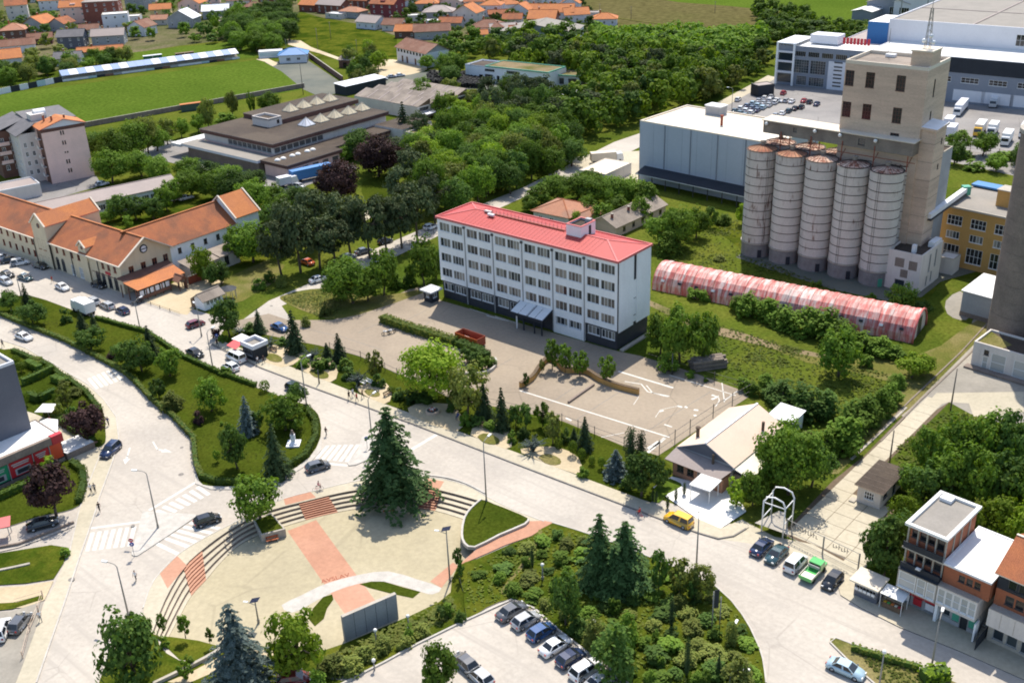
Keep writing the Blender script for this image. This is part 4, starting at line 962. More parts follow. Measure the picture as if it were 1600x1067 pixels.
# ---------------- curved-roof store ("half barrel") with peeling red paint
q = thing('barrel_store','long half barrel store of peeling red and white metal sheets','store', at(1018,452), radians(-34.5))
QL, QR = 55.0,4.9
qe = loc(q, 1425,535); QL = qe.x
NS = 48
ring = [(cos(pi*k/10)*QR, sin(pi*k/10)*QR*1.0) for k in range(11)]
proto = []
for v in range(4):
 b = MB(); w = QL/NS; k0 = .02*(v % 2)
 for k in range(10):
  (y0, z0),(y1, z1) = ring[k], ring[k+1]; s_ = 1+k0
  b.faces([(.01, QR+y0*s_, z0*s_),(w-.01, QR+y0*s_, z0*s_),(w-.01, QR+y1*s_, z1*s_),(.01, QR+y1*s_, z1*s_),(w*.5, QR+y0*(s_+.012), z0*(s_+.012)),(w*.5, QR+y1*(s_+.012), z1*(s_+.012))],[(0,4,5,3),(4,1,2,5)],'peeled_red')
 proto.append(b.mesh('roof_sheet'))
for i in range(NS): put('roof_sheet', proto[(i*7) % 4], q, (i*QL/NS, 0,0))
for x, s_ in ((QL+.01,1),(0,-1)):
 b = MB(); b.face([(x, QR+y, z) for y, z in (ring if s_ > 0 else ring[::-1])],'pale_render'); ew = b.build('end_wall', q)
 b = MB(); b.box(x, x+.06*s_ if s_ > 0 else x+.05, QR-1.4, QR+1.4,0,3.6,'dark_metal'); b.build('door', ew)
b = MB(); b.tube([(QL+.15, QR+y*1.04, z*1.04) for y, z in ring],.22,'red_trim',6); b.build('end_rib', q)
for i in range(14):
 b = MB(); t = radians(28); b.box(-.35,.35,-.25,.25,0,.35,'charcoal' if i % 3 else 'white_sheet'); o = b.build('roof_light', q, (2.5+i*3.9, QR-cos(t)*QR*1.02, sin(t)*QR*1.0)); o.rotation_euler = (radians(60),0,0)
# ---------------- cream shopping house with clay tile roofs
cb = thing('shopping_house','long cream two storey house with arcades, cross gables and weathered tile roofs','building', at(196,460), radians(-38.5))
eh = 7.4
f0 = []
for x, w in ((-2.9,1.1),(-5.3,1.1),(-7.6,1.1),(-17.4,1.1),(-20.3,1.1),(-23.6,1.0),(-26.6,1.0)): f0.append((x+60,4.7, w, 1.5,'brown'))
for x in (-37.5,-40.2,-43,-46,-49,-52,-55): f0 += [(x+60,4.7,1.0,1.5,'brown'),(x+60,1.6,1.0,1.6,'brown')]
for x in (-3.6,-6.0,-8.4,-10.8): f0.append((x+60,.3,1.5,2.5,'hole','arch_opening'))
for x in (-17.8,-21.2): f0.append((x+60,.2,1.6,2.7,'panel','shop_door'))
for x in (-25.2,-27.6): f0.append((x+60,.3,1.5,2.6,'hole','arch_opening'))
f0.append((60-15.0,.9,1.2,2.0,'brown')); f0.append((60-15.0,3.7,1.3,2.2,'brown','arch_window'))
gw = [(2.0,4.3,1.3,1.6,'brown'),(5.2,4.3,1.3,1.6,'brown'),(8.2,4.3,1.3,1.6,'brown'),(11.2,4.3,1.3,1.6,'brown')]
walls(cb, [(-60,0),(0,0),(0,13.4),(-60,13.4)],0, eh, 'cream_render', {0: f0,1: gw})
b = MB()                                              # round heads over the arched openings
for x in (-2.85,-5.25,-7.65,-10.05,-24.45,-26.85): b.faces([(x+.75*cos(pi*k/6),-.012,2.8+.75*sin(pi*k/6)) for k in range(7)],[tuple(range(7))],'dark_metal')
b.faces([(-14.35+.65*cos(pi*k/6),-.012,5.9+.65*sin(pi*k/6)) for k in range(7)],[tuple(range(7))],'rust_red'); b.build('arch_head', cb)
def trim(root, pts, name='coping', w=.5, h=.22, m='membrane'):
 b = MB()
 for p, q in zip(pts, pts[1:]): b.bar(p, q, w, h, m)
 return b.build(name, root)
rise = 4.1; ry = 6.7
def slope2(root, x0, x1, m='terracotta', over=.8, name='roof'):
 b = MB()
 for s in (0,1):
  y0 = -over if s == 0 else 13.4+over; z0 = eh-over*rise/ry
  p = [(x0, y0, z0),(x1, y0, z0),(x1, ry, eh+rise),(x0, ry, eh+rise)]
  if s: p = p[::-1]
  b.face([(c[0], c[1], c[2]+.16) for c in p], m); b.face(p[::-1],'terracotta_pale')
  b.face([(p[0][0], p[0][1], p[0][2]),(p[1][0], p[1][1], p[1][2]),(p[1][0], p[1][1], p[1][2]+.16),(p[0][0], p[0][1], p[0][2]+.16)], m)
 o = b.build(name, root)
 b = MB(); b.bar((x0, ry, eh+rise+.22),(x1, ry, eh+rise+.22),.4,.2,'terracotta_bright'); b.build('ridge', o)
 b = MB(); b.bar((x0,-over-.02, eh-over*rise/ry+.06),(x1,-over-.02, eh-over*rise/ry+.06),.22,.3,'membrane'); b.build('eaves_gutter', o)
 return o
slope2(cb, -28.4,.9); slope2(cb, -62,-34.4)
b = MB(); b.face([(0,0, eh),(0,13.4, eh),(0, ry, eh+rise)],'cream_render'); b.build('gable', cb)
trim(cb, [(.9,-.9, eh-.45),(.9, ry, eh+rise+.25),(.9,14.2, eh-.45)])
b = MB(); b.cyl(0,0,0,.12,1.0,'charcoal',24); b.cyl(0,0,.12,.16,.72,'hall_white',24); b.box(-.1,.1,-1,1.0,.16,.2,'charcoal'); o = b.build('emblem', cb, (.02,6.6,8.9)); o.rotation_euler = (0, pi/2,0)
b = MB(); b.box(.003,.3,4.6,10.4,3.6,3.85,'charcoal'); b.build('awning_rail', cb)
def crossgable(x0, x1, y0, y1, ze, rz, m, nm, oculus=True):
 o = put(nm, None, cb)
 b = MB(); xm = (x0+x1)/2
 wall_face(b, (x0, y0),(x1, y0),0 if y0 < 0 else ze-2, ze, 'cream_render'); wall_face(b, (x1, y0),(x1, y1), ze-3.6, ze, 'cream_render'); wall_face(b, (x1, y1),(x0, y1), ze-4, ze, 'lilac_render'); wall_face(b, (x0, y1),(x0, y0), ze-3.6, ze, 'cream_render')
 for y in (y0, y1): b.face([(x0, y, ze),(x1, y, ze),(xm, y, rz)] if y == y0 else [(x1, y, ze),(x0, y, ze),(xm, y, rz)],'cream_render')
 b.build('gable_wall', o)
 b = MB()
 for s in (0,1):
  xe = x1+.25 if s else x0-.25; p = [(xe, y0-.1, ze-.1),(xe, y1+.1, ze-.1),(xm, y1+.1, rz),(xm, y0-.1, rz)]
  b.face([(c[0], c[1], c[2]+.15) for c in (p if s else p[::-1])], m); b.face(p[::-1] if s else p, m)
  b.face([(p[0][0], p[0][1], p[0][2]),(p[1][0], p[1][1], p[1][2]),(p[1][0], p[1][1], p[1][2]+.15),(p[0][0], p[0][1], p[0][2]+.15)][::(1 if s else -1)],'red_trim')
 b.build('roof', o)
 for y in (y0-.15, y1+.15): trim(o, [(x0-.3, y, ze),(xm, y, rz+.3),(x1+.3, y, ze)], w=.35, h=.3)
 if oculus:
  b = MB(); b.cyl(0,0,0,.08,.62 if x1-x0 > 4 else .42,'rust_red',20); b.cyl(0,0,.08,.10,.5 if x1-x0 > 4 else .32,'dark_metal',20); w = b.build('oculus', o, ((x0+x1)/2+.2, y0-.02, ze-.2)); w.rotation_euler = (pi/2,0,0)
 return o
big = crossgable(-34.4,-28.4,-.55,14.0,10.9,13.4,'terracotta_bright','cross_gable')
for x in (-33.2,-31.1): add_window(big, x, -.58,4.6,0,1.3,2.6,'brown','arch_window')
for x in (-34,-32.2,-30.2): add_window(big, x, -.58,.3,0,1.3,2.6,'hole','arch_opening')
crossgable(-15.5,-12.7,-.35,4.6,8.7,9.9,'terracotta_bright','dormer_gable')
for x in (-9.0,-20.0,-28.6,-36): b = MB(); b.bar((x, -.12,0),(x, -.12, eh),.14,.14,'dark_metal'); b.build('downpipe', cb)
b = MB(); b.box(-6.4,-4.4,-.12,-.003,3.6,4.3,'sign_red'); b.build('shop_sign', cb)
b = MB(); b.box(-12,.02,-.06,-.003,3.15,3.3,'brown_band'); b.build('string_course', cb)
# rear wing
walls(cb, [(-12,13.4),(0,13.4),(0,33),(-12,33)],0, eh, 'white_render', {1: [(2+3.7*i, 4.8,1.0,1.4,'dark') for i in range(5)]}, 'wing_wall')
b = MB()
for s in (0,1):
 xe = .5 if s else -12.5; p = [(xe, 5.0 if s else 13.4, eh-.2),(xe, 33, eh-.2),(-6,33, eh+rise+.35),(-6,5.0, eh+rise+.35)]
 if s: p = [(.5,13.4, eh-.2),(.5,33, eh-.2),(-6,33, eh+rise+.35),(-6, ry, eh+rise+.35)]
 b.face([(c[0], c[1], c[2]+.12) for c in (p if s else p[::-1])],'terracotta'); b.face(p[::-1] if s else p, 'terracotta_pale')
b.build('wing_roof', cb); trim(cb, [(-6,5.5, eh+rise+.55),(-6,33, eh+rise+.55)],'wing_ridge',.4,.2,'terracotta_bright')
ee = put('end_block', None, cb)
walls(ee, [(-10.4,32.6),(.4,32.6),(.4,39.6),(-10.4,39.6)],0,8.8,'white_render')
b = MB()
for s in (0,1):
 xe = .9 if s else -10.9; p = [(xe, 32.3,8.6),(xe, 39.9,8.6),(-5,39.9,13.2),(-5,32.3,13.2)]
 b.face([(c[0], c[1], c[2]+.15) for c in (p if s else p[::-1])],'terracotta_bright'); b.face(p[::-1] if s else p, 'terracotta')
b.build('roof', ee)
b = MB()
for y in (32.6,39.6): b.face([(-10.4, y, 8.8),(.4, y, 8.8),(-5, y, 13.2)],'white_render')
b.build('gable', ee)
for y in (32.3,39.9): trim(ee, [(-11, y, 8.7),(-5, y, 13.5),(1, y, 8.7)], w=.35, h=.3)
b = MB(); b.cyl(-14,20,0,9.2,1.7,'white_render',4,0.02) if False else b.box(-16,-12,14,19,0,5.6,'white_render'); b.build('rear_block', cb)
gable_roof(cb, 4.4,5,5.6,1.8,'terracotta_bright','white_render',.3,'x', x=-16.2, y=14, name='rear_roof')
# cafe terrace along the gable
te = thing('terrace_porch','timber terrace porch with an orange tile roof along the cream gable','porch', Vector(cb.location)+Vector(cb.matrix_basis.to_3x3() @ Vector((.1,0,0))), radians(-38.5))
shed_roof(te, [(2.6,-1.6,3.9),(7.2,-1.2,3.0),(7.2,11.4,3.0),(2.6,11.8,3.9)],'terracotta_bright',.15,'brown_cladding','tile_roof')
shed_roof(te, [(.05,-1.4,4.5),(2.7,-1.4,3.95),(2.7,11.8,3.95),(.05,12.2,4.5)],'brown_cladding',.1, None, 'back_roof')
for x, y in [(7.0,-1+i*2.05) for i in range(7)]+[(1+i*2.8,-1.3) for i in range(3)]: b = MB(); b.bar((x, y, 0),(x, y, 3.0),.18,.18,'brown_cladding'); b.build('post', te)
b = MB(); b.bar((7,-1.2,.9),(7,7.5,.9),.08,.7,'brown_cladding'); b.build('railing', te)
for i in range(6):
 b = MB(); b.face([(6.9,-.6+i*1.35,1.3),(6.9,.4+i*1.35,1.3),(6.9,.4+i*1.35,2.5),(6.9,-.6+i*1.35,2.5)],'hall_white'); b.build('clear_blind', te)
gable_roof(te, 2.4,2.4,2.5,.9,'terracotta_brown','brown_cladding',.3,'x', x=7.0, y=7.9, name='entrance_roof')
b = MB()
for x, y in ((9.2,8.1),(9.2,10.1),(7.3,10.1)): b.bar((x, y, 0),(x, y, 2.5),.14,.14,'brown_cladding')
b.box(8.0,9.2,10.0,10.06,0,1.6,'brown_cladding'); b.build('entrance_post', te)
fb = thing('brick_wall','low red-brown wall running back from the terrace porch','wall', Vector(te.location)+Vector(te.matrix_basis.to_3x3() @ Vector((7.5,11.8,0))), radians(48)); b = MB(); b.box(0,9,-.12,.12,0,1.9,'rust_red'); b.box(-.05,9.05,-.17,.17,1.9,2.0,'concrete'); b.build('wall', fb)
# sheds behind with corrugated roofs
s1 = thing('lean_to_shed','low shed with a patched pale corrugated roof behind the terrace','shed', Vector(cb.location)+Vector(cb.matrix_basis.to_3x3() @ Vector((2.0,13.8,0))), radians(-38.5))
walls(s1, rect(4.2,14),0,3.0,'pale_render', {1: [(9.6,.6,1.3,2.2,'dark')]}); shed_roof(s1,[(-.3,-.3,3.9),(4.6,-.3,3.05),(4.6,8.0,3.05),(-.3,8.0,3.9)],'fibre_cement',.1); shed_roof(s1,[(-.3,8.15,4.1),(4.6,8.15,3.2),(4.6,14.3,3.2),(-.3,14.3,4.1)],'fibre_cement',.1)
# white kiosk with the corrugated roof on the corner
kb = thing('corner_kiosk','little white kiosk with grey corrugated gable roof by the junction','kiosk', at(306,481), radians(-38.5))
wk = loc(kb, 327,486).x; dk = 5.0
walls(kb, rect(3.2, dk),0,2.5,'white_render', {1: [(.7,1.0,.8,1.0,'sq'),(1.7,1.0,.8,1.0,'sq'),(2.7,1.0,.8,1.0,'sq'),(3.7,1.0,.8,1.0,'sq')]})
gable_roof(kb, 3.2, dk, 2.5,1.0,'fibre_cement','white_render',.55,'y')
b = MB(); b.box(-1.5,-1.4,0,2.6,0,1.9,'timber'); b.box(-1.4,0,-.06,.04,0,1.9,'timber'); b.box(-1.4,0,2.5,2.6,0,1.9,'timber'); b.build('timber_screen', kb)
# gazebo with a round dark roof
gz_ = thing('garden_gazebo','round gazebo with dark octagonal roof behind the corner kiosk','gazebo', at(358,466),0)
b = MB(); b.cyl(0,0,2.3,3.0,2.0,'charcoal',10,.2); b.build('roof', gz_)
for k in range(8): b = MB(); b.bar((1.7*cos(k*pi/4),1.7*sin(k*pi/4),0),(1.7*cos(k*pi/4),1.7*sin(k*pi/4),2.3),.1,.1,'grey_metal'); b.build('post', gz_)
# long low grey roofed building behind
lg = thing('row_building','long low white building under a pale grey sheet roof','building', at(131,345), radians(36.5))
walls(lg, [(-12,0),(27,0),(27,10),(-12,10)],0,4.6,'white_render', {0: [(14+i*2.45,1.7,2.0,1.6,'off') for i in range(10)]})
gable_roof(lg, 39,10,4.6,1.5,'pinkgrey_sheet','white_render',.6,'x', x=-12)
for i in range(6): b = MB(); b.box(-9+i*2.6,-7.2+i*2.6,12.2,14.0,0,2.1+.3*(i % 2),['rust_red','terracotta_bright','cream_render','sign_red','pale_render','timber'][i]); b.build('stall_box', lg)
# apartment block on the left edge
ap = thing('apartment_block','tall pale pink and brown apartment block with orange roof edge','building', at(82,288), radians(36.5))
AH = 16.6; AL = 12.8
gwn = [(5.4, z, .42,1.15,'hole') for z in (2.6,5.4,11.2,14.2)]+[(6.1, z, .42,1.15,'hole') for z in (2.6,5.4,11.2,14.2)]+[(5.5,8.6,.4,.45,'hole'),(6.2,8.6,.4,.45,'hole')]
walls(ap, [(0,0),(AL, 0),(AL, 26),(0,26)],0, AH, 'lilac_render', {0: gwn})
b = MB(); b.box(-.06, AL+.06,-.08,-.003, AH-1.0, AH, 'brown_band'); b.box(-.08,-.003,-.06,4.4,.0, AH, 'brown_cladding'); b.build('brown_facing', ap)
for z in (2.2,5.0,7.8,10.6,13.4): b = MB(); b.box(-1.2,-.01,1.2,3.6, z, z+.14,'pale_render'); b.box(-1.2,-1.1,1.2,3.6, z+.14, z+1.0,'pale_render'); b.build('balcony', ap); add_window(ap, -.09,3.2, z+.2,-pi/2,1.0,2.0,'hole','balcony_door')
shed_roof(ap, [(-.4,-.5, AH+.1),(AL*.55,-.5, AH+2.3),(AL*.55,8, AH+2.3),(-.4,8, AH+.1)],'terracotta_bright',.2,'red_trim'); shed_roof(ap, [(AL*.55,-.5, AH+2.3),(AL+.5,-.5, AH+.2),(AL+.5,8, AH+.2),(AL*.55,8, AH+2.3)],'terracotta_bright',.2,'red_trim')
b = MB(); b.face([(0,-.01, AH),(AL, -.01, AH),(AL*.55,-.01, AH+2.2)],'hall_white'); b.build('gable', ap)
for x, y in ((4.5,3),(8,2.2),(3,6)): chimney(ap, x, y, AH+1, AH+2.9,.5)
# white front part of the block
b2 = put('front_wing', None, ap)
W2 = walls(b2,[(-5.2,6.0),(-.02,6.0),(-.02,17),(-5.2,17)],0, AH-1.6,'pale_render', {3: [(x, z, 1.1,1.5,'sq') for x in (1.5,5.0,7.2) for z in (2.4,5.2,8.0,10.8)],0: [(x, z, .9,1.5,'sq') for x in (1,3) for z in (2.4,5.2,8.0,10.8)]})
shed_roof(b2,[(-6.0,5.6, AH-2.0),(-.1,5.6, AH+.9),(-.1,17.5, AH+.9),(-6.0,17.5, AH-2.0)],'slate',.2)
b = MB(); b.box(.4,4.6,10.2,15, AH, AH+2.6,'pale_render'); b.build('roof_house', ap)
shed_roof(ap, [(-.3,8.2, AH+.6),(AL+.3,8.2, AH+.6),(AL+.3,26, AH+1.2),(-.3,26, AH+1.2)],'slate',.25)
b = MB(); b.cyl(0,0,0,3.4,1.5,'white_sheet',16); o = b.build('barrel_dormer', ap, (2,12.8, AH+2.2)); o.rotation_euler = (0, pi/2,0)
b3 = put('side_wing', None, ap)
walls(b3,[(-9.5,17.2),(-.02,17.2),(-.02,30),(-9.5,30)],0, AH-2.2,'brown_cladding', {0: [(x, z, 1.1,1.5,'sq') for x in (1.2,4,6.5) for z in (2.4,5.2,8.0,10.8)]})
shed_roof(b3,[(-10.2,16.8, AH-2.4),(-.1,16.8, AH+.6),(-.1,30.4, AH+.6),(-10.2,30.4, AH-2.4)],'slate',.2)
for z in (4.6,7.4,10.2): b = MB(); b.box(-9.4,-6.0,15.9,17.2, z, z+.15,'pale_render'); b.box(-9.4,-6.0,15.9,16.0, z+.15, z+1.1,'lilac_render'); b.build('balcony', b3)
fl = thing('flat_annexe','pale flat roofed annexe at the left edge under the apartment block','building', at(-12,322), radians(36.5)); walls(fl, rect(14,9),0,3.6,'pale_render'); flat_roof(fl, 14,9,3.6,'pinkgrey_sheet',.3,'white_sheet')
# ---------------- school with tent-like skylights
so_ = G(312,202,8)
sc = thing('school_hall','broad brown flat roofed school hall with rows of pyramid skylights','school',(so_.x, so_.y, 0), radians(-40))
FL = 36.8; FD = 50
b = MB(); b.box(0, FL, 0, FD, 6.9,8.0,'brown_band'); b.box(-.1, FL+.1,-.1, FD+.1,8.0,8.16,'pinkgrey_sheet','bitumen'); b.build('upper_roof', sc)
walls(sc, rect(FL-1.6, FD-1.6,.8,.8),4.6,6.9,'pale_render', {0: [(12.6+i*2.4,4.9,2.2,1.6,'strip') for i in range(9)],1: [(.3+i*2.5,4.9,2.3,1.6,'strip') for i in range(8)]}, 'clerestory')
walls(sc, rect(FL-2, FD-2,1,1),0,4.5,'lilac_render')
b = MB(); b.box(.1,19,17.8,53,8.17,9.5,'brown_band'); b.box(0,19.1,17.7,53.1,9.5,9.66,'pinkgrey_sheet','bitumen'); b.build('raised_roof', sc)
b = MB()
for p in ((11,13,19.4,18.4),):
 wall_face(b, (11,13),(19.4,13),8.17,10.9,'pale_render'); wall_face(b, (19.4,13),(19.4,18.4),8.17,10.9,'pale_render',[(3.3,8.9,1.1,1.2)]); wall_face(b, (19.4,18.4),(11,18.4),8.17,10.9,'pale_render'); wall_face(b, (11,18.4),(11,13),8.17,10.9,'pale_render')
ph = b.build('plant_room', sc); flat_roof(ph, 8.4,5.4,10.3,'bitumen',.75,'pale_render',.35,11,13); add_window(ph, 19.4,16.3,8.9, pi/2,1.1,1.2,'hole')
pyr = []
for m_ in ('cream_render','hall_white'):
 b = MB(); s = 2.1
 b.box(-s, s, -s, s, 0,.3,'concrete')
 for k in range(4):
  a, c = [(-s, -s),(s, -s),(s, s),(-s, s)][k],[(-s, -s),(s, -s),(s, s),(-s, s)][(k+1) % 4]
  mid = ((a[0]+c[0])/2,(a[1]+c[1])/2)
  b.face([(*a, .302),(*mid, .302),(0,0,2.7)],'cream_render' if m_ == 'cream_render' else 'hall_white'); b.face([(*mid, .302),(*c, .302),(0,0,2.7)],'cream_render' if m_ == 'cream_render' else 'hall_white')
  b.bar((*a, .3),(0,0,2.72),.12,.1,'concrete'); b.bar((*mid, .3),(0,0,2.72),.08,.08,'concrete')
 pyr.append(b.mesh('pyramid_skylight'))
for i in range(5): put('pyramid_skylight', pyr[1 if i == 0 else 0], sc, (27.5,21.8+i*6.2,8.17))
for i in range(4): put('pyramid_skylight', pyr[0], sc, (12,28.4+i*5.9,9.67))
LZ = 4.5
def low(x0, x1, y0, y1, nm):
 b = MB(); b.box(x0, x1, y0, y1, LZ-.9, LZ, 'brown_band'); b.box(x0-.1, x1+.1, y0-.1, y1+.1, LZ, LZ+.14,'pinkgrey_sheet','bitumen'); b.build(nm, sc)
 walls(sc, rect(x1-x0-2, y1-y0-1.2, x0+1, y0+.6),0, LZ-.9,'lilac_render', {1: [(2+i*4,1.0,2.4,1.8,'strip') for i in range(int((y1-y0)/4.2))]}, 'lower_wall')
low(37.0,49.4,-5.4,16.8,'front_roof'); low(37.0,45.4,16.95,44,'side_roof')
b = MB(); b.box(-2,36.9,-6.6,-.2, LZ-.8, LZ, 'hall_white','grey_felt'); b.box(-7,-2.1,-7.0,6, LZ-1.2, LZ-.3,'hall_white','white_roof'); b.build('terrace_roof', sc)
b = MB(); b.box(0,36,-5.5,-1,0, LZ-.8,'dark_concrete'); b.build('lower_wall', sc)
b = MB(); b.ball((0,0,0),.95,'white_roof',14,8,.75,0.0); b.cyl(0,0,-.05,.12,1.0,'concrete',14); dm = b.mesh('dome_skylight')
for y in (-3.2,-1.0,2.6,4.8,8.6,10.8): put('dome_skylight', dm, sc, (42.4, y, LZ+.15))
b = MB(); b.box(FL+1, FL+14, FD-8, FD+6,0,5.4,'pale_render','bitumen'); b.build('rear_block', sc)
# sawtooth workshop
sw = thing('workshop_hall','grey brown workshop hall with a stepped sawtooth roof','workshop', G(652,168,4.5)-Vector((0,0,4.5)), radians(-42+90))
for i in range(4):
 x = i*6.4
 b = MB(); b.faces([(x, -.3,4.6),(x+6.3,-.3,6.6),(x+6.3,34,6.6),(x, 34,4.6),(x+6.3,-.3,4.8),(x+6.3,34,4.8)],[(0,1,2,3),(1,4,5,2)],'fibre_cement'); b.face([(x, -.01,4.5),(x+6.3,-.01,4.5),(x+6.3,-.01,6.5)],'timber'); r = b.build('roof', sw)
 for k in range(6): b = MB(); b.bar((x+.1,3+k*6,4.68),(x+6.2,3+k*6,6.63),.5,.06,'pinkgrey_sheet'); b.build('roof_rib', r)
walls(sw, rect(25.6,34),0,4.5,'pale_render', {0: [(1+i*6.4,2.6,4.6,1.4,'strip') for i in range(4)]}); b = MB(); b.box(-.5,24,-3.6,-.02,2.0,2.2,'hall_white'); b.build('canopy', sw)
# ruined flat roofs among the trees
ru = thing('derelict_hall','derelict flat roofed hall with rusty broken roof among the trees','building', G(637,208,5)-Vector((0,0,5)), radians(-42))
walls(ru, rect(16,30),0,5,'grey_render'); flat_roof(ru, 16,30,5,'bare_earth',.5,'concrete',.5, over=.5); b = MB(); b.box(12,15.8,8,20,5.0,5.6,'rust_red'); b.build('collapsed_sheet', ru)
tr = thing('site_office','low dark store with a pale green flat roof beside the school','store', at(541,150), radians(46)); walls(tr, rect(21,7),0,3.6,'charcoal'); shed_roof(tr, [(-.3,-.3,3.7),(21.3,-.3,3.7),(21.3,7.3,4.2),(-.3,7.3,4.2)],'hall_white',.15)
# ---------------- cafe, guard house, shop row on the right
ca = thing('cafe_house','single storey cafe under a broad pale pink gabled sheet roof','cafe', at(1057,700), GRID)
walls(ca, [(3.6,-4.8),(13.0,-4.8),(13.0,10.2),(3.6,10.2)],0,4.0,'grey_render')
gable_roof(ca, 9.4,15.0,4.0,2.3,'pink_sheet','blue_grey_wall',.35,'y','white_sheet',3.6,-4.8)
shed_roof(ca, [(2.8,-7.8,2.9),(12.4,-7.6,2.7),(13.4,-4.9,3.7),(3.2,-4.9,3.9)],'pinkgrey_sheet',.12,'brown_cladding','porch_roof')
walls(ca, [(3.8,-7.0),(12.6,-7.0),(12.6,-4.85),(3.8,-4.85)],0,2.6,'red_paving', {0: [(.8,1.0,1.2,1.2,'dark'),(2.6,1.0,1.2,1.2,'dark'),(4.4,0,1.1,2.2,'shop','door')]}, 'front_wall')
shed_roof(ca, [(13.05,-5.0,3.8),(16.2,-5.0,3.0),(15.8,4,3.0),(13.05,4,3.8)],'cream_paint',.12,'white_sheet','side_roof')
b = MB()
for y in (-4.8,-2.5,0,2.5): b.bar((15.6, y, 0),(15.6, y, 3.0),.14,.14,'white_paint')
b.box(13.1,15.4,-4.7,3.8,0,2.7,'dark_concrete'); b.build('side_wall', ca)
shed_roof(ca, [(9.3,-11.0,2.5),(12.7,-10.7,2.5),(12.7,-7.4,2.75),(9.3,-7.6,2.75)],'white_roof',.2,'white_sheet','awning_canopy')
b = MB()
for x, y in ((9.5,-10.8),(12.5,-10.5),(12.5,-8),(9.5,-8)): b.bar((x, y, 0),(x, y, 2.4),.1,.1,'white_paint')
b.build('canopy_post', ca)
b = MB(); b.cyl(4.9,-1.8,4.4,6.3,.28,'bark',8); b.cyl(4.9,-1.8,6.3,6.5,.4,'bark',8); b.cyl(11.8,6.2,4.6,6.2,.25,'bark',8); b.cyl(9.9,-5.4,3.2,5.2,.2,'bark',8); b.build('flue', ca)
sh2 = thing('back_shed','little white roofed shed behind the cafe gable','shed', at(1200,672), GRID); walls(sh2, rect(4,4.2),0,2.8,'white_render'); shed_roof(sh2,[(-.3,-.3,2.85),(4.3,-.3,2.85),(4.3,4.5,3.2),(-.3,4.5,3.2)],'white_sheet',.1)
gh = thing('guard_house','small beige guard house with a dark felt roof on the driveway','guard house', at(1338,783), GRID)
walls(gh, rect(3.5,7.6),0,3.0,'pale_render', {0: [(1.0,1.0,1.5,1.3,'ochre')],1: [(1.0,1.2,1.4,1.1,'hole'),(4.4,0,1.2,2.2,'shop','door')]})
shed_roof(gh, [(-.4,-.5,3.15),(4.0,-.5,3.05),(4.0,8.1,3.05),(-.4,8.1,3.15)],'bitumen',.18,'old_concrete')
b = MB()
for i in range(5): b.box(-.4,4.0,.7+i*1.5,.74+i*1.5,3.135,3.15,'dark_concrete')
b.build('felt_seam', gh); b = MB(); b.box(-.9,-.05,-.7,.5,0,.2,'concrete'); b.build('step', gh)
# shop row
rw = thing('brick_tower_house','narrow four storey brick house with dark balconies and white rimmed roof','building', at(1463,965), radians(-46))
bkm = 'block_brick'
walls(rw, rect(5.0,8.8,-5.0,0),0,3.2,'grey_render', {0: [(.3,.3,1.2,2.5,'shop'),(1.8,.3,1.2,2.5,'shop'),(3.3,.3,1.3,2.5,'shop')]}, 'shop_front')
walls(rw, rect(5.0,8.8,-5.0,-1.6),3.2,6.0,'concrete', {0: [(.15,3.5,2.2,2.3,'panel','glazed_bay'),(2.5,3.5,1.1,2.3,'panel','glazed_bay'),(3.75,3.5,1.1,2.3,'panel','glazed_bay')]}, 'bay_storey'); b = MB(); b.box(-5.0,0,-1.6,7.2,5.95,6.03,'concrete'); b.build('bay_slab', rw)
shed_roof(rw, [(-5.05,-1.65,6.1),(.02,-1.65,6.1),(.02,-.3,6.5),(-5.05,-.3,6.5)],'charcoal',.1, None, 'bay_roof')
for f in (6.0,9.1):
 walls(rw, rect(4.6,8.4,-4.8,-.2), f, f+3.1, bkm, {0: [(.25+i*1.05, f+1.2,.85,1.15,'hole') for i in range(3)]+[(3.5, f+.9,.9,1.6,'hole')]}, 'brick_storey')
 b = MB(); b.box(-5.1,.1,-1.3,-.25, f-.1, f+.08,'concrete'); b.box(-5.0,.02,-1.3,-1.2, f+.08, f+.95,'charcoal'); b.build('balcony', rw)
 for x, y in [(x, -.28) for x in (-4.95,-3.7,-2.55,-1.4,-.2)]+[(-.16, y) for y in (1.8,3.9,6.2)]: b = MB(); b.bar((x, y, f),(x, y, f+3.1),.2,.18,'concrete'); b.build('concrete_post', rw)
flat_roof(rw, 5.4,9.6,12.25,'grey_felt',.35,'white_roof',.45,-5.2,-1.2)
b = MB(); b.box(-4.5,-3.0,6.6,8.0,12.3,12.75,'white_sheet'); b.build('roof_hatch', rw)
b = MB(); b.box(-2.9,-2.3,-1.75,-1.3,7.0,7.15,'white_sheet'); b.bar((-2.6,-1.3,6.7),(-2.6,-1.75,7.3),.25,.1,'white_sheet'); b.build('floodlight', rw)
for i, x in enumerate((-4.9,-3.3,-1.7)):
 sg = put('round_sign' if i != 1 else 'panel_sign', None, rw, (x+.75,-.25,2.3)); b = MB(); b.faces([(.75*cos(k*pi/10),0,.42*sin(k*pi/10)) for k in range(20)],[tuple(range(20))],'sign_red'); b.face([(-.55,.0,-1.6),(.55,0,-1.6),(.55,0,-.6),(-.55,0,-.6)],'sign_red' if i == 1 else 'hall_white'); b.box(-.75,.75,.01,.08,-.5,.45,'sign_red'); b.build('sign_board', sg)
 b = MB(); b.box(-.5,.5,-.03,-.012,-.08,.10,'white_paint'); b.build('text_line', sg)
b = MB(); b.box(-.1,.25,-.9,-.05,0,2.9,'white_render'); b.build('shop_pier', rw)
r2_ = thing('flat_brick_house','brick house with a wide white flat roof between the two brick neighbours','building', at(1463,965), radians(-46))
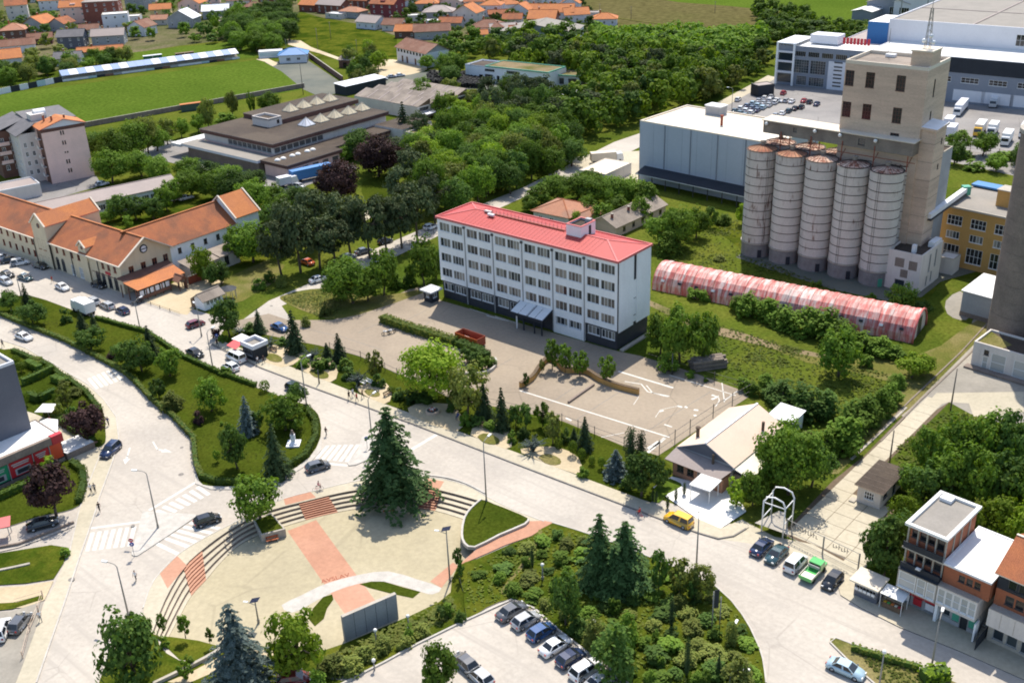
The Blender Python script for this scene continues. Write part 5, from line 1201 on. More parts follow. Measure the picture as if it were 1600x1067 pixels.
r2_.location = Vector(rw.location)+Vector(rw.matrix_basis.to_3x3() @ Vector((.06,0,0)))
walls(r2_, rect(4.9,9.4),0,3.1,'grey_render', {0: [(.4,1.0,1.1,1.8,'shop'),(1.75,.8,.9,2.0,'shop','green_window'),(2.75,.1,.95,2.6,'hole','doorway'),(3.8,.8,.95,2.0,'shop','green_window')]}, 'shop_front')
walls(r2_, rect(4.9,9.4,0,-1.5),3.1,6.0,'pale_render', {0: [(.1+i*.95,3.6,.9,2.1,'panel','glazed_bay') for i in range(5)]}, 'bay_storey'); b = MB(); b.box(0,4.9,-1.5,7.8,5.95,6.04,'concrete'); b.build('bay_slab', r2_)
walls(r2_, rect(5.7,9.3,0,-.5),6.0,8.9, bkm, {0: [(1.9+i*.95,7.1,.75,.95,'hole') for i in range(3)]}, 'brick_storey')
flat_roof(r2_, 5.75,10,9.0,'white_roof',.12,'white_sheet',.3,0,-.9, over=.1)
for x in (1.78,3.84): b = MB(); b.box(x, x+.85,-.07,-.02,.9,2.7,'teal_trim'); b.build('green_poster', r2_)
b = MB(); b.box(4.95,5.15,-1.4,-.3,0,2.8,'white_render'); b.build('shop_pier', r2_)
stp = put('outside_stair', None, r2_)
for i in range(9): b = MB(); b.box(5.0,5.85,.2+i*.32,.55+i*.32,0,.2+i*.2,'concrete'); b.build('stair_step', stp)
b = MB(); b.box(5.86,5.93,-2.6,1.6,0,1.6,'charcoal'); b.build('screen_wall', stp)
r3 = thing('tiled_brick_house','brick and dark grey house with ribbed clay tile roof at right edge','building',(0,0,0), radians(-46)); r3.location = Vector(rw.location)+Vector(rw.matrix_basis.to_3x3() @ Vector((6.15,.2,0)))
walls(r3, rect(11,10),0,3.1,'concrete', {0: [(.6,.7,1.3,2.0,'shop'),(2.2,.7,1.3,2.0,'shop'),(3.9,.5,1.2,2.3,'shop'),(5.6,.7,1.3,2.0,'shop')]}, 'shop_front')
walls(r3, rect(11,10,0,-1.2),3.1,5.6,'pale_render', name='bay_storey'); b = MB(); b.box(0,11,-1.2,8.7,5.55,5.64,'concrete'); b.build('bay_slab', r3)
b = MB()
for i in range(6): b.box(1.6*i+1.5,1.6*i+1.54,-1.235,-1.203,3.3,5.4,'concrete')
b.build('panel_joint', r3)
walls(r3, rect(11,10),5.6,8.0, bkm, {0: [(1.2,6.2,1.0,1.3,'hole'),(2.4,6.2,1.0,1.3,'hole'),(5,6.2,1.0,1.3,'hole')]}, 'brick_storey')
walls(r3, rect(11,10),8.0,10.2,'charcoal', {0: [(1.2,8.4,1.0,1.3,'hole'),(2.4,8.4,1.0,1.3,'hole'),(5,8.4,1.0,1.3,'hole')]}, 'attic_storey')
gable_roof(r3,11,10,10.2,2.4,'terracotta','charcoal',.4,'x','membrane')
# kiosk and fruit stall before the row
kk = thing('news_kiosk','square kiosk with an overhanging cream roof and white newspapers rack','kiosk', at(1331,930), radians(-44))
walls(kk, rect(3.1,2.2,.1,.2),0,2.5,'blue_grey_wall', {0: [(.2,1.0,2.7,.9,'strip','serving_hatch')]}); shed_roof(kk, [(-.4,-.5,2.75),(3.5,-.5,2.75),(3.5,2.7,2.9),(-.4,2.7,2.9)],'membrane',.22,'cream_paint')
for i in range(5): b = MB(); b.box(.25+i*.56,.7+i*.56,-.1,.05,1.25,1.6,'white_paint'); b.build('newspaper', kk)
fs = thing('fruit_stall','fruit stall under a white canopy beside the news kiosk','stall', Vector(kk.location)+Vector(kk.matrix_basis.to_3x3() @ Vector((3.7,.2,0))), radians(-44))
shed_roof(fs, [(-.1,-.3,2.45),(2.9,-.3,2.45),(2.9,1.7,2.7),(-.1,1.7,2.7)],'white_roof',.06, None, 'canopy')
for x, y in ((0,-.2),(2.8,-.2),(0,1.6),(2.8,1.6)): b = MB(); b.bar((x, y, 0),(x, y, 2.45),.06,.06,'white_paint'); b.build('post', fs)
b = MB(); b.box(.2,2.6,.1,1.2,.1,.75,'timber'); b.build('counter', fs)
for i in range(5):
 c = thing('fruit_crate',['crate of yellow fruit at the stall front','crate of green fruit second along the stall','crate of orange fruit in the stall middle','crate of pale fruit near the stall end','crate of red fruit at the stall far end'][i],'crate', Vector(fs.location)+Vector(fs.matrix_basis.to_3x3() @ Vector((.25+i*.48,.15,.76))), radians(-44),'fruit crates on the stall')
 b = MB(); b.box(0,.42,0,.5,0,.14,'timber'); b.build('box', c); b = MB()
 for k in range(12): b.ball((.07+.09*(k % 4),.1+.14*(k//4),.18),.06,['car_yellow','car_green','stand_orange','cream_paint','sign_red'][i],6,4)
 b.build('fruit', c)
# ---------------- supermarket and grey tower block on the left
sm = thing('supermarket','low supermarket with red and green window posters and bright white roof','shop', at(103,720), radians(48))
walls(sm, [(-26,0),(0,0),(0,7.5),(-26,7.5)],0,4.6,'charcoal')
b = MB(); b.box(-26.2,-1.6,-.35,.3,4.0,5.3,'dark_concrete'); b.box(-1.59,.3,-.45,.5,3.9,5.4,'sign_red'); b.build('fascia', sm)
flat_roof(sm, 26,8,5.0,'white_roof',.12,'dark_concrete',.2,-26,0)
for x0, x1, m_ in ((-2.1,-.15,'sign_orange'),(-4.9,-2.3,'sign_red'),(-8.9,-5.1,'sign_red'),(-12.6,-9.1,'sign_green'),(-16.2,-12.8,'sign_green'),(-20,-16.4,'sign_red')):
 p = put('window_poster', None, sm); b = MB(); b.box(x0, x1,-.12,-.01,1.1,3.8, m_); b.build('poster_sheet', p)
 b = MB(); b.box(x0-.12, x0-.02,-.2,-.005,.8,4.0,'grey_metal'); b.build('frame_post', p)
 if m_ != 'sign_orange':
  for k in range(2 if x0 < -5 else 3): b = MB(); b.box(x0+.4+.2*k, x1-.5-.15*k, -.135,-.122,3.2-k*.34,3.4-k*.34,'car_silver'); b.build('text_line', p)
 if x0 < -5: b = MB(); b.box(x0+.8, x1-.5,-.14,-.122,1.3,2.4,'grey_render'); b.box(x0+1.1, x1-.9,-.15,-.141,1.45,2.2,'charcoal'); b.build('printed_picture', p)
b = MB(); b.box(-26,-.02,-.03,-.004,0,.8,'dark_concrete'); b.build('plinth', sm)
ent = put('entrance_steps', None, sm)
for i in range(5): b = MB(); b.box(.35,6.4-i*.34,1.2+.0,4.6,0,.2+i*.2,'red_paving' if i < 4 else 'white_roof'); b.build('step', ent, (0, i*.02,0))
b = MB(); b.box(.3,5.2,-.2,1.1,0,1.3,'dark_concrete','white_roof'); b.build('ramp_wall', ent)
shed_roof(sm, [(.1,.8,4.2),(3.0,6.6,4.2),(2.0,8.2,4.3),(-1.4,8.2,4.3)],'white_roof',.4,'grey_metal','entrance_canopy')
tb = thing('grey_tower_block','tall blank dark grey tower block wall at the left edge','building', Vector(sm.location)+Vector(sm.matrix_basis.to_3x3() @ Vector((-1.9,5.6,0))), radians(48))
walls(tb, [(-16,0),(0,0),(0,11),(-16,11)],0,17.0,'blue_grey_wall', {0: [(16-9.6,11.4,.8,1.0,'hole'),(16-6,7.4,.8,.8,'panel')]})
flat_roof(tb, 16,11,17.0,'grey_felt',.5,'hall_white',.3,-16,0); b = MB(); b.box(-5,-3.6,1,2.2,17,18.2,'charcoal'); b.build('vent_box', tb)
cn = thing('sunshade','white square sunshade behind the supermarket entrance','sunshade', at(78,655), radians(40)); b = MB(); b.cyl(0,0,2.3,3.0,2.2,'white_roof',4,.1); b.build('canopy', cn); b = MB(); b.tube([(0,0,0),(0,0,2.6)],.05,'grey_metal'); b.build('pole', cn)
rs = thing('carport','pink-red corrugated carport roof at the left edge','carport', at(-6,850), radians(20)); shed_roof(rs, [(-4,0,2.5),(2.4,0,2.5),(2.4,2.6,2.7),(-4,2.6,2.7)],'red_trim',.1); b = MB(); b.bar((2,.2,0),(2,.2,2.5),.1,.1,'grey_metal'); b.bar((2,2.4,0),(2,2.4,2.5),.1,.1,'grey_metal'); b.build('post', rs)
# ---------------- depot and halls top right
de = thing('depot_office','dark grey glass office block with white corner frame by the car park','building', at(1213,131), radians(-38))
walls(de, [(0,0),(39,0),(39,16),(0,16)],0,14.6,'hall_grey', {0: [(6.6,5,6.0,5.0,'curtainwall'),(13.2,5,6.0,5.0,'curtainwall'),(8,.5,4,3.4,'curtainwall'),(13,.5,6,3.2,'curtainwall')]+[(6.6+i*5.4,11.2,4.4,1.9,'strip') for i in range(6)]+[(28.2,2+i*1.5,3.2,.5,'strip') for i in range(7)]})
b = MB(); b.box(20.4,27.2,-.3,-.003,0,10.4,'hall_white')
b.build('white_panel', de)
for i in range(7): b = MB(); b.box(22.6,25.8,-.42,-.302,1.2+i*1.3+(i//2)*.3,1.7+i*1.3+(i//2)*.3,'dark_metal'); b.build('slot_window', de)
flat_roof(de, 39,16,14.6,'white_roof',.4,'hall_grey')
b = MB()
for x in (-.6,6.2): b.box(x, x+.7,-.9,-.2,0,15.6,'white_render')
b.box(-.6,6.9,-.9,16,15.6,16.0,'white_render'); b.box(-.6,.1,15,16,0,15.6,'white_render')
for z in (4.6,8.6,12.2): b.box(-.4,6.2,-.7,-.3, z, z+.7,'hall_white')
b.build('corner_frame', de)
for z in (1.0,5.4,9.3): b = MB(); b.face([(.2,-.05, z),(6.1,-.05, z),(6.1,-.05, z+3.1),(.2,-.05, z+3.1)],'shop_glass'); b.build('pane', de)
b = MB(); b.box(9,20,8,15,15,18.2,'hall_white'); b.build('roof_house', de); sgn = put('roof_sign', None, de); b = MB()
for i in range(8): b.box(21.2+i*1.35,22.2+i*1.35,10,10.2,15.2,17.6,'sign_red')
b.build('sign_letters', sgn)
hl = thing('loading_hall','navy banded loading hall with white dock doors for lorries','hall', at(1490,160), radians(-39))
dk_ = [(1.0+i*9.6-20,.8,2.6,3.6,'hole','loading_dock') for i in range(9)]
walls(hl, [(-32,0),(62,0),(62,22),(-32,22)],0,15.4,'hall_grey', {0: [(24+i*9.4,7.0,6.0,1.9,'ochre') for i in range(7)]+[(35.0+i*9.6,0.8,2.6,3.6,'hole','loading_dock') for i in range(6)]})
b = MB(); b.box(-32.1,62.1,-.14,-.003,10.4,15.5,'charcoal'); b.build('navy_band', hl)
for i in range(6): b = MB(); b.box(6.2+i*9.6-1.2-9.6+4,6.2+i*9.6-5.6+9.6,-.1,-.003,.7,4.6,'hall_white'); b.build('dock_door', hl)
flat_roof(hl, 94,22,15.4,'white_roof',.3,'white_sheet',.4,-32,0)
h2 = thing('warehouse_hall','vast white walled warehouse hall with pale grey roof behind the docks','hall', Vector(hl.location)+Vector(hl.matrix_basis.to_3x3() @ Vector((-34,22.2,0))), radians(-39))
walls(h2, rect(110,70),0,23,'hall_white', {0: [(46,17,6,4,'ochre')]}); flat_roof(h2,110,70,23,'grey_felt',.4,'hall_white',.5)
b = MB()
for x in (30,62,92): b.box(x, x+.6,.6,69.4,23.03,23.3,'pinkgrey_sheet')
b.box(.6,109,34,34.5,23.04,23.2,'pinkgrey_sheet'); b.build('roof_joint', h2)
b = MB(); b.box(-8,-.05,-.2,18,8,22,'roof_blue','white_roof'); b.build('blue_box', h2)
h3 = thing('brown_roof_hall','low hall with a pale brown flat roof behind the depot office','hall', Vector(de.location)+Vector(de.matrix_basis.to_3x3() @ Vector((14,20,0))), radians(-38)); walls(h3, rect(42,36),0,13,'hall_grey'); flat_roof(h3,42,36,13,'pinkgrey_sheet',.3,'hall_white')
for i, (x, y, L_, D_, H_, wm, rm, lab, rs_) in enumerate([(1440,34,60,30,9,'hall_white','white_roof','white arched hall beyond the warehouse with a grey portal front',5),(1548,36,80,30,9,'hall_white','membrane','pale pink roofed hall to the right of the white arched hall',4),(1640,48,70,30,9,'hall_grey','hall_white','grey blue roofed hall at the top right corner',4),(1385,30,40,22,8,'hall_grey','pinkgrey_sheet','brown grey gabled hall left of the white arched hall',3),(1345,34,16,10,5,'hall_grey','white_roof','small grey store with a white roof beside the hedgerow',1)]):
 h = thing('far_hall', lab, 'hall', at(x, y), radians(50)); walls(h, rect(D_, L_, -D_/2,0),0, H_, wm, {0: [(3,1,5,5,'ochre'),(12,1,5,5,'ochre')] if D_ > 20 else []}); gable_roof(h, D_, L_, H_, rs_, rm, wm, .6,'y', None, -D_/2,0); h.rotation_euler = (0,0, radians(-40))
bl = thing('blue_canopy','long bright blue canopy roof behind the pale warehouse roof','canopy', at(1395,52), radians(-38)); shed_roof(bl, [(0,0,26),(52,0,26),(56,14,27),(0,5,27)],'blue_sheet',.4); b = MB()
for i in range(5): b.bar((2+i*12,2,0),(2+i*12,2,25.6),.5,.5,'grey_metal')
b.build('post', bl)
# ---------------- green trimmed works building, brown hall, club house, stands
gb = thing('works_building','long white works building with a green fascia and rusty roofs','building', at(728,124), radians(-36))
walls(gb, rect(42,12),0,6.2,'white_render', {0: [(7,.2,2,2.4,'hole','door'),(10,1,4,2,'strip'),(16,0.3,1.4,2.5,'hole','door'),(19,.3,1.4,2.5,'hole','door'),(22,1,5,2,'strip'),(10,4.2,5,1.0,'strip'),(21,4.0,6,1.3,'strip'),(30,1,5,2.6,'strip'),(36,1,4,2.6,'strip')]})
flat_roof(gb, 30,12,6.2,'bare_earth',.3,'teal_trim',.4,11,0, over=.5); flat_roof(gb, 10,12,5.6,'bitumen',.3,'hall_white',.3,0,0)
g2 = thing('low_works_wing','low works wing with a green edge running behind dark pines','building', at(803,130), radians(-24)); walls(g2, rect(52,10),0,4.2,'hall_white', {0: [(2+i*5.4,.6,3.6,2.4,'strip') for i in range(9)]}); flat_roof(g2,52,10,4.2,'bare_earth',.25,'teal_trim',.4, over=.8)
bw_ = thing('brown_roof_hall','white walled hall with a low brown gable roof by the dirt lot','hall', at(621,95), radians(-54)); walls(bw_, rect(25,12),0,6.4,'hall_white', {0: [(1+i*2.6,4.4,1.4,1.2,'hole') for i in range(9)]+[(4,.2,1.4,2.6,'brown'),(8,.2,1.4,2.6,'brown'),(15,.2,1.4,2.6,'brown')]}); gable_roof(bw_, 25,12,6.4,3.0,'terracotta_brown','grey_render',.8,'x')
gh2 = thing('grey_gable_hall','big shallow gabled pale grey hall below the brick house','hall', at(838,66), radians(-16)); walls(gh2, rect(38,22,-19,0),0,4.5,'hall_white'); gable_roof(gh2,38,22,4.5,3.5,'grey_felt','grey_render',.5,'y', x=-19)
bc = thing('club_house','white club house with a bright blue hipped roof by the pitch','building', at(437,100), radians(4)); walls(bc, rect(12.5,9),0,3.6,'hall_white', {0: [(3.2,1,2,1.5,'ochre'),(8,1.2,1.6,1.2,'far')]}); hip_roof(bc, 12.5,9,3.6,2.6,'roof_blue',.7,'roof_blue'); b = MB(); b.tube([(3,7,3),(3,7,10)],.06,'pole_grey'); b.build('flag_pole', bc)
c2 = thing('club_annexe','pale blue flat annexe left of the blue roofed club house','building', at(405,92), radians(8)); walls(c2, rect(11,5),0,3,'hall_white'); flat_roof(c2,11,5,3,'white_roof',.15,'white_sheet'); b = MB(); b.box(.5,10.5,-.06,-.003,.8,2.4,'car_skyblue'); b.build('blue_panel', c2)
sn = thing('grandstand','long low grandstand roofed in blue and white panels beside the pitch','stand', at(98,128),0)
e_ = G(374,92); d_ = e_-Vector(sn.location); sn.rotation_euler = (0,0, atan2(d_.y, d_.x)); SL = d_.length
for i in range(22):
 x0, x1 = SL*i/22, SL*(i+1)/22-.06; m_ = 'hall_white' if (i % 2 == 1 and i not in (9,)) else 'seat_blue'
 b = MB(); b.faces([(x0,-.5,2.6),(x1,-.5,2.6),(x1,4.4,4.2),(x0,4.4,4.2)],[(0,1,2,3)], m_); b.box(x0, x1,4.4,4.5,0,4.2,'hall_white'); b.face([(x0,-.5,2.5),(x1,-.5,2.5),(x1,-.5,2.6),(x0,-.5,2.6)],'roof_blue'); b.build('roof_panel', sn)
 b = MB(); b.box(x0, x1,-.7,-.6,.1,1.0,['hall_white','charcoal','hall_white','car_skyblue','grey_render','hall_white','terracotta_brown'][(i*5+2) % 7]); b.build('advert_board', sn)
for i in range(12): b = MB(); b.bar((i*SL/11.01+.1,-.3,0),(i*SL/11.01+.1,-.3,2.6),.15,.15,'grey_metal'); b.build('post', sn)
for k in range(3): b = MB(); b.box(0, SL, .8+k*1.1,1.9+k*1.1,0,.5+k*.45,'concrete'); b.build('seat_row', sn)
wl = thing('pitch_fence','pale wall with dark and white advert boards at the left pitch end','wall', at(-10,150),0); e_ = G(98,128); d_ = e_-Vector(wl.location); wl.rotation_euler = (0,0, atan2(d_.y, d_.x))
for i in range(8): b = MB(); x = i*d_.length/8; b.box(x, x+d_.length/8-.1,-.1,.1,0,2.4,['hall_white','hall_white','charcoal','hall_white','charcoal','car_skyblue','hall_white','charcoal'][i]); b.build('wall_panel', wl)
w2 = thing('pitch_wall','low pale wall along the near side of the football pitch','wall', at(128,200),0); e_ = G(476,137); d_ = e_-Vector(w2.location); w2.rotation_euler = (0,0, atan2(d_.y, d_.x)); n_ = 24
for i in range(n_): b = MB(); x = i*d_.length/n_; b.box(x, x+d_.length/n_-.08,-.15,.15,0,1.7,'dark_concrete'); b.box(x, x+d_.length/n_-.08,-.2,.2,1.7,1.85,'concrete'); b.build('wall_panel', w2)
w3 = thing('lot_wall','reddish wall running down beside the dark training lot','wall', at(483,90),0); e_ = G(536,128); d_ = e_-Vector(w3.location); w3.rotation_euler = (0,0, atan2(d_.y, d_.x)); n_ = 10
for i in range(n_): b = MB(); x = i*d_.length/n_; b.box(x, x+d_.length/n_-.08,-.15,.15,0,2.2,'brown_band'); b.box(x, x+d_.length/n_-.08,-.2,.2,2.2,2.3,'concrete'); b.build('wall_panel', w3)
for x, y, lab, m_, t_ in ((300,172,'teal glazed team dugout with an orange edged roof on the near touchline','car_teal','terracotta_bright'),(240,96,'green dugout cabin standing behind the grandstand','green_metal','hall_white'),(290,92,'dark open shelter standing behind the grandstand','charcoal','timber')):
 d = thing('dugout', lab, 'dugout', at(x, y), radians(206 if 'teal' in lab else 26)); b = MB(); b.box(-4.2,4.2,1.6,1.8,0,2.6, m_); b.box(-4.2,-4.0,0,1.6,0,2.6, m_); b.box(4.0,4.2,0,1.6,0,2.6, m_); b.box(-4,4,.9,1.5,0,.5,'seat_blue'); b.box(-.1,.1,.1,1.6,0,2.5,'hall_white'); b.build('shell', d); b = MB(); b.box(-4.4,4.4,-.4,1.9,2.6,2.8, t_); b.build('roof', d)
gs = thing('farm_shed','small old shed with a pale sheet roof by the sand lane','shed', at(530,106), radians(-20)); walls(gs, rect(8,6),0,3.4,'brown_cladding', {0: [(2,.2,2,2.2,'hole','door')]}); gable_roof(gs, 8,6,3.4,1.2,'fibre_cement','brown_cladding',.4,'x')
# houses behind the white block
oh = thing('bungalow','old bungalow with an orange hipped tile roof behind the white block','house', at(834,348), radians(-38)); walls(oh, rect(11,11),0,3.2,'pale_render', {0: [(1.5,1,1.2,1.3,'sq'),(5,1,1.2,1.3,'sq')]}); hip_roof(oh, 11,11,3.2,2.6,'terracotta_pale',.6,'terracotta'); walls(oh, rect(6,7,11.05,2),0,3.0,'grey_render', name='wing_wall'); hip_roof(oh, 6,7,3.0,1.8,'terracotta_pale',.4,'terracotta',11.3,2)
rr = thing('barrack_house','long sagging brown fibre sheet roofed barrack behind the white block','house', at(962,372), radians(48)); walls(rr, rect(22,8),0,2.8,'old_concrete', {0: [(3+i*4,.8,1.2,1.2,'hole') for i in range(5)]}); gable_roof(rr, 22,8,2.8,1.9,'fibre_cement','old_concrete',.5,'x')
for x in (2,9,16): chimney(rr, x, 2.6,3.4,5.2,.5,'dark_brick')
fo = thing('flat_store','flat pale roofed store beside the loading apron','store', at(905,283), radians(-38)); walls(fo, rect(9,14),0,3.2,'pale_render'); flat_roof(fo, 9,14,3.2,'membrane',.15,'membrane')
# ---------------- far houses
HS = [  # px, py of the middle of the near wall, width, depth, eaves height, roof kind, roof, wall, extra turn, label
 (22,66,13,12,6.0,'hip','terracotta_pale','brown_cladding',10,'pink hip roofed house with a dark upper floor at the left edge'),
 (54,52,13,13,5.2,'gabley','terracotta_bright','grey_render',-18,'white gabled house with an orange roof behind the pink hip roof'),
 (90,50,10,10,4.5,'gabley','terracotta','grey_render',-18,'smaller white gabled house with a rust roof beside the orange one'),
 (30,32,12,11,9.0,'gablex','terracotta','pale_render',20,'three storey beige house at the upper left edge'),
 (118,37,15,11,9.5,'gablex','terracotta_bright','lilac_render',8,'large pinkish house with orange roof and a roof light'),
 (80,17,14,10,6.5,'gablex','terracotta_bright','hall_white',5,'white house with an orange roof edge at the top left'),
 (162,40,20,12,13,'flat','pinkgrey_sheet','dark_brick',8,'unfinished dark red brick block of flats at the top left'),
 (183,46,14,10,8.0,'flat','white_roof','hall_white',14,'white scaffolded house before the dark brick block'),
 (24,84,20,9,4.0,'gablex','terracotta_brown','hall_white',22,'long low house with a faded rose tile roof at left'),
 (8,106,16,12,4.2,'gablex','terracotta_bright','hall_white',24,'low house with a big bright orange roof at the left edge'),
 (112,76,13,10,6.0,'gablex','slate','blue_grey_wall',4,'dark grey house with a curved grey roof above the stand'),
 (170,71,16,10,5.0,'gablex','pinkgrey_sheet','grey_render',8,'grey house with two pale grey roof slopes above the stand'),
 (107,103,12,8,3.6,'gablex','slate','hall_white',8,'low house with twin dark slate roofs near the stand'),
 (158,89,21,6,3.0,'gablex','terracotta_bright','blue_grey_wall',14,'long low bar of orange roof above the stand'),
 (214,57,11,11,4.8,'gabley','terracotta_brown','hall_white',-20,'white gabled house with a rust brown roof above the pitch'),
 (252,28,12,9,5.0,'gablex','terracotta_bright','yellow_render',10,'yellow walled house with an orange roof'),
 (296,20,14,11,5.5,'gabley','terracotta_bright','lilac_render',-12,'pink gabled house with two narrow windows and an orange roof'),
 (249,40,9,7,3.4,'gablex','terracotta_pale','pale_render',0,'small house with a pale pink roof before the yellow one'),
 (283,44,15,11,5.2,'gabley','hall_white','grey_render',-10,'grey gabled house with a glaring white sheet roof'),
 (338,30,15,10,4.8,'gablex','hall_white','grey_render',8,'second white sheet roofed house, partly behind the first'),
 (356,42,8,6,3.4,'shed','pinkgrey_sheet','pale_render',8,'small beige outbuilding by the dark trees'),
 (372,13,14,10,4.5,'hip','terracotta_brown','pale_render',0,'house with a dull brown hip roof at the top edge'),
 (396,22,12,9,4.0,'hip','terracotta_brown','brown_cladding',0,'low house with a brown roof right of the dull brown one'),
 (212,17,13,10,7.0,'gabley','slate','grey_render',-10,'slate roofed grey house right of the brick block'),
 (480,19,12,9,4.2,'gablex','terracotta_bright','dark_brick',-30,'brick house with a bright orange roof by the meadow corner'),
 (514,22,19,10,5.2,'gablex','pinkgrey_sheet','dark_brick',-34,'long red brick house with a pale ridge by the meadow'),
 (545,29,14,9,3.6,'hip','terracotta_pale','grey_render',-34,'low grey house with a pink hip roof by the meadow'),
 (521,30,12,7,2.6,'flat','hall_white','pale_render',-34,'flat white roofed shed on the meadow edge'),
 (598,31,16,12,8.6,'gablex','terracotta','wine_render',-28,'three storey wine red house with an orange dormer roof'),
 (572,46,14,10,3.8,'gablex','pinkgrey_sheet','hall_white',-36,'low white house with a pink grey roof below the wine red house'),
 (612,49,11,9,3.4,'gablex','terracotta_brown','pale_render',-20,'low house with a brown roof behind the orange roofs'),
 (635,60,12,9,3.6,'gablex','terracotta_bright','brown_cladding',-10,'low house with an orange roof right above the brown hall'),
 (676,62,18,10,4.2,'gablex','terracotta_brown','grey_render',4,'L shaped house with brown and orange roofs above the brown hall'),
 (634,11,12,8,4.2,'gablex','terracotta','hall_white',-10,'white house with a rust roof right of the wine red house'),
 (666,18,14,9,4.2,'hip','terracotta_bright','grey_render',-8,'house with a broad orange roof behind the grey hip roof'),
 (704,16,13,11,5.0,'gabley','pinkgrey_sheet','lilac_render',-22,'house with a pale pink gable roof near the top'),
 (684,30,17,12,3.6,'hip','pinkgrey_sheet','grey_render',-6,'wide house with a silver grey hip roof'),
 (726,38,14,11,6.0,'gabley','terracotta_bright','pale_render',-24,'cream gabled house with a bright orange roof and chimney'),
 (738,15,14,9,4.2,'hip','terracotta','pale_render',-8,'house with a rust roof behind the cream gabled house'),
 (766,27,12,11,6.2,'hip','terracotta_bright','hall_white',-14,'white two storey villa with a neat orange hip roof'),
 (760,58,17,12,4.6,'hip','terracotta_brown','pale_render',-14,'old house with a brown hip roof above the wood'),
 (784,30,14,6,3.0,'gablex','terracotta','dark_brick',4,'low red brick outbuilding right of the white villa'),
 (788,58,13,9,3.6,'gablex','pinkgrey_sheet','hall_white',8,'white house with a grey roof before the brick house'),
 (748,63,9,6,2.8,'gablex','terracotta_bright','hall_white',6,'tiny house with an orange roof at the wood edge'),
 (795,20,12,9,4.4,'hip','terracotta_bright','hall_white',6,'orange roofed house between villa and blue white house'),
 (776,7,14,9,5.0,'gablex','terracotta','pale_render',6,'orange roofed house at the top edge above the villa'),
 (811,28,11,9,4.4,'gabley','terracotta_bright','hall_white',-26,'bluish white gabled house with an orange roof'),
 (813,60,11,8,3.4,'gablex','terracotta','hall_white',-4,'low white house with a red roof at the brick house corner'),
 (846,50,14,12,6.6,'gablex','terracotta_bright','dark_brick',-14,'raw red brick house with a crisp orange roof'),
 (868,36,19,12,5.6,'gablex','terracotta_bright','hall_white',-8,'large white house with a long orange roof behind the brick house'),
 (902,36,13,10,4.4,'gablex','terracotta_bright','hall_white',6,'white house with an orange roof and two chimneys'),
 (944,41,13,10,3.4,'hip','terracotta_bright','hall_white',-8,'bungalow with an orange hip roof by the fields'),
 (833,10,12,9,5.0,'gablex','terracotta','pale_render',-8,'orange roofed house at the top right of the village'),
 (866,10,15,9,5.0,'gablex','membrane','hall_white',-8,'cream roofed house at the village edge by the fields'),
 (60,4,12,10,6.0,'gablex','terracotta','pale_render',12,'rust roofed house at the top edge left of the white one'),
 (228,4,13,10,5.0,'hip','terracotta','pale_render',6,'low rust roofed house at the top edge beyond the slate roof'),
 (328,6,13,10,5.0,'gablex','terracotta_pale','lilac_render',10,'pale pink roofed house at the top edge beyond the pink one'),
 (420,10,13,10,5.0,'gablex','terracotta','dark_brick',-8,'rust roofed brick house near the top, left of the meadow'),
 (140,58,10,8,4.0,'gablex','terracotta_brown','pale_render',6,'small brown roofed house below the big pinkish one'),
 (64,70,12,8,3.2,'gablex','terracotta_brown','brown_cladding',16,'low brown roofed outbuilding behind the long rose roof'),
 (206,36,10,8,3.4,'flat','white_roof','hall_white',8,'low white flat roofed store right of the scaffolded house'),
 (560,14,13,9,5.0,'gablex','terracotta','dark_brick',-30,'rust roofed brick house behind the long meadow house'),
 (612,3,13,9,5.0,'hip','terracotta_bright','pale_render',-8,'orange roofed house at the top edge above the wine red one'),
 (690,3,13,9,5.0,'gablex','terracotta','pale_render',-8,'rust roofed house at the top edge beyond the pale gable'),
 (735,3,13,9,5.0,'gablex','terracotta_bright','lilac_render',4,'orange roofed lilac house at the top edge'),
 (650,34,9,7,3.0,'flat','white_roof','pale_render',0,'small flat white roof among trees by the wine red house'),
 (703,46,12,8,3.4,'gablex','terracotta','grey_render',-12,'low rust roofed house below the cream gabled one'),
 (676,42,10,7,2.8,'flat','hall_white','hall_white',-4,'bright white flat canopy below the silver hip roof'),
 (800,40,10,8,3.4,'gablex','terracotta','pale_render',-10,'low rust roofed house left of the raw brick house'),
 (838,26,11,8,4.0,'gablex','terracotta_bright','hall_white',-10,'small orange roofed house behind the raw brick house'),
 (890,18,11,9,4.4,'gabley','terracotta_bright','hall_white',-14,'white gabled orange roofed house at the village edge'),
 (922,30,9,7,3.0,'flat','pinkgrey_sheet','pale_render',-8,'flat grey outbuilding beside the field bungalow')]
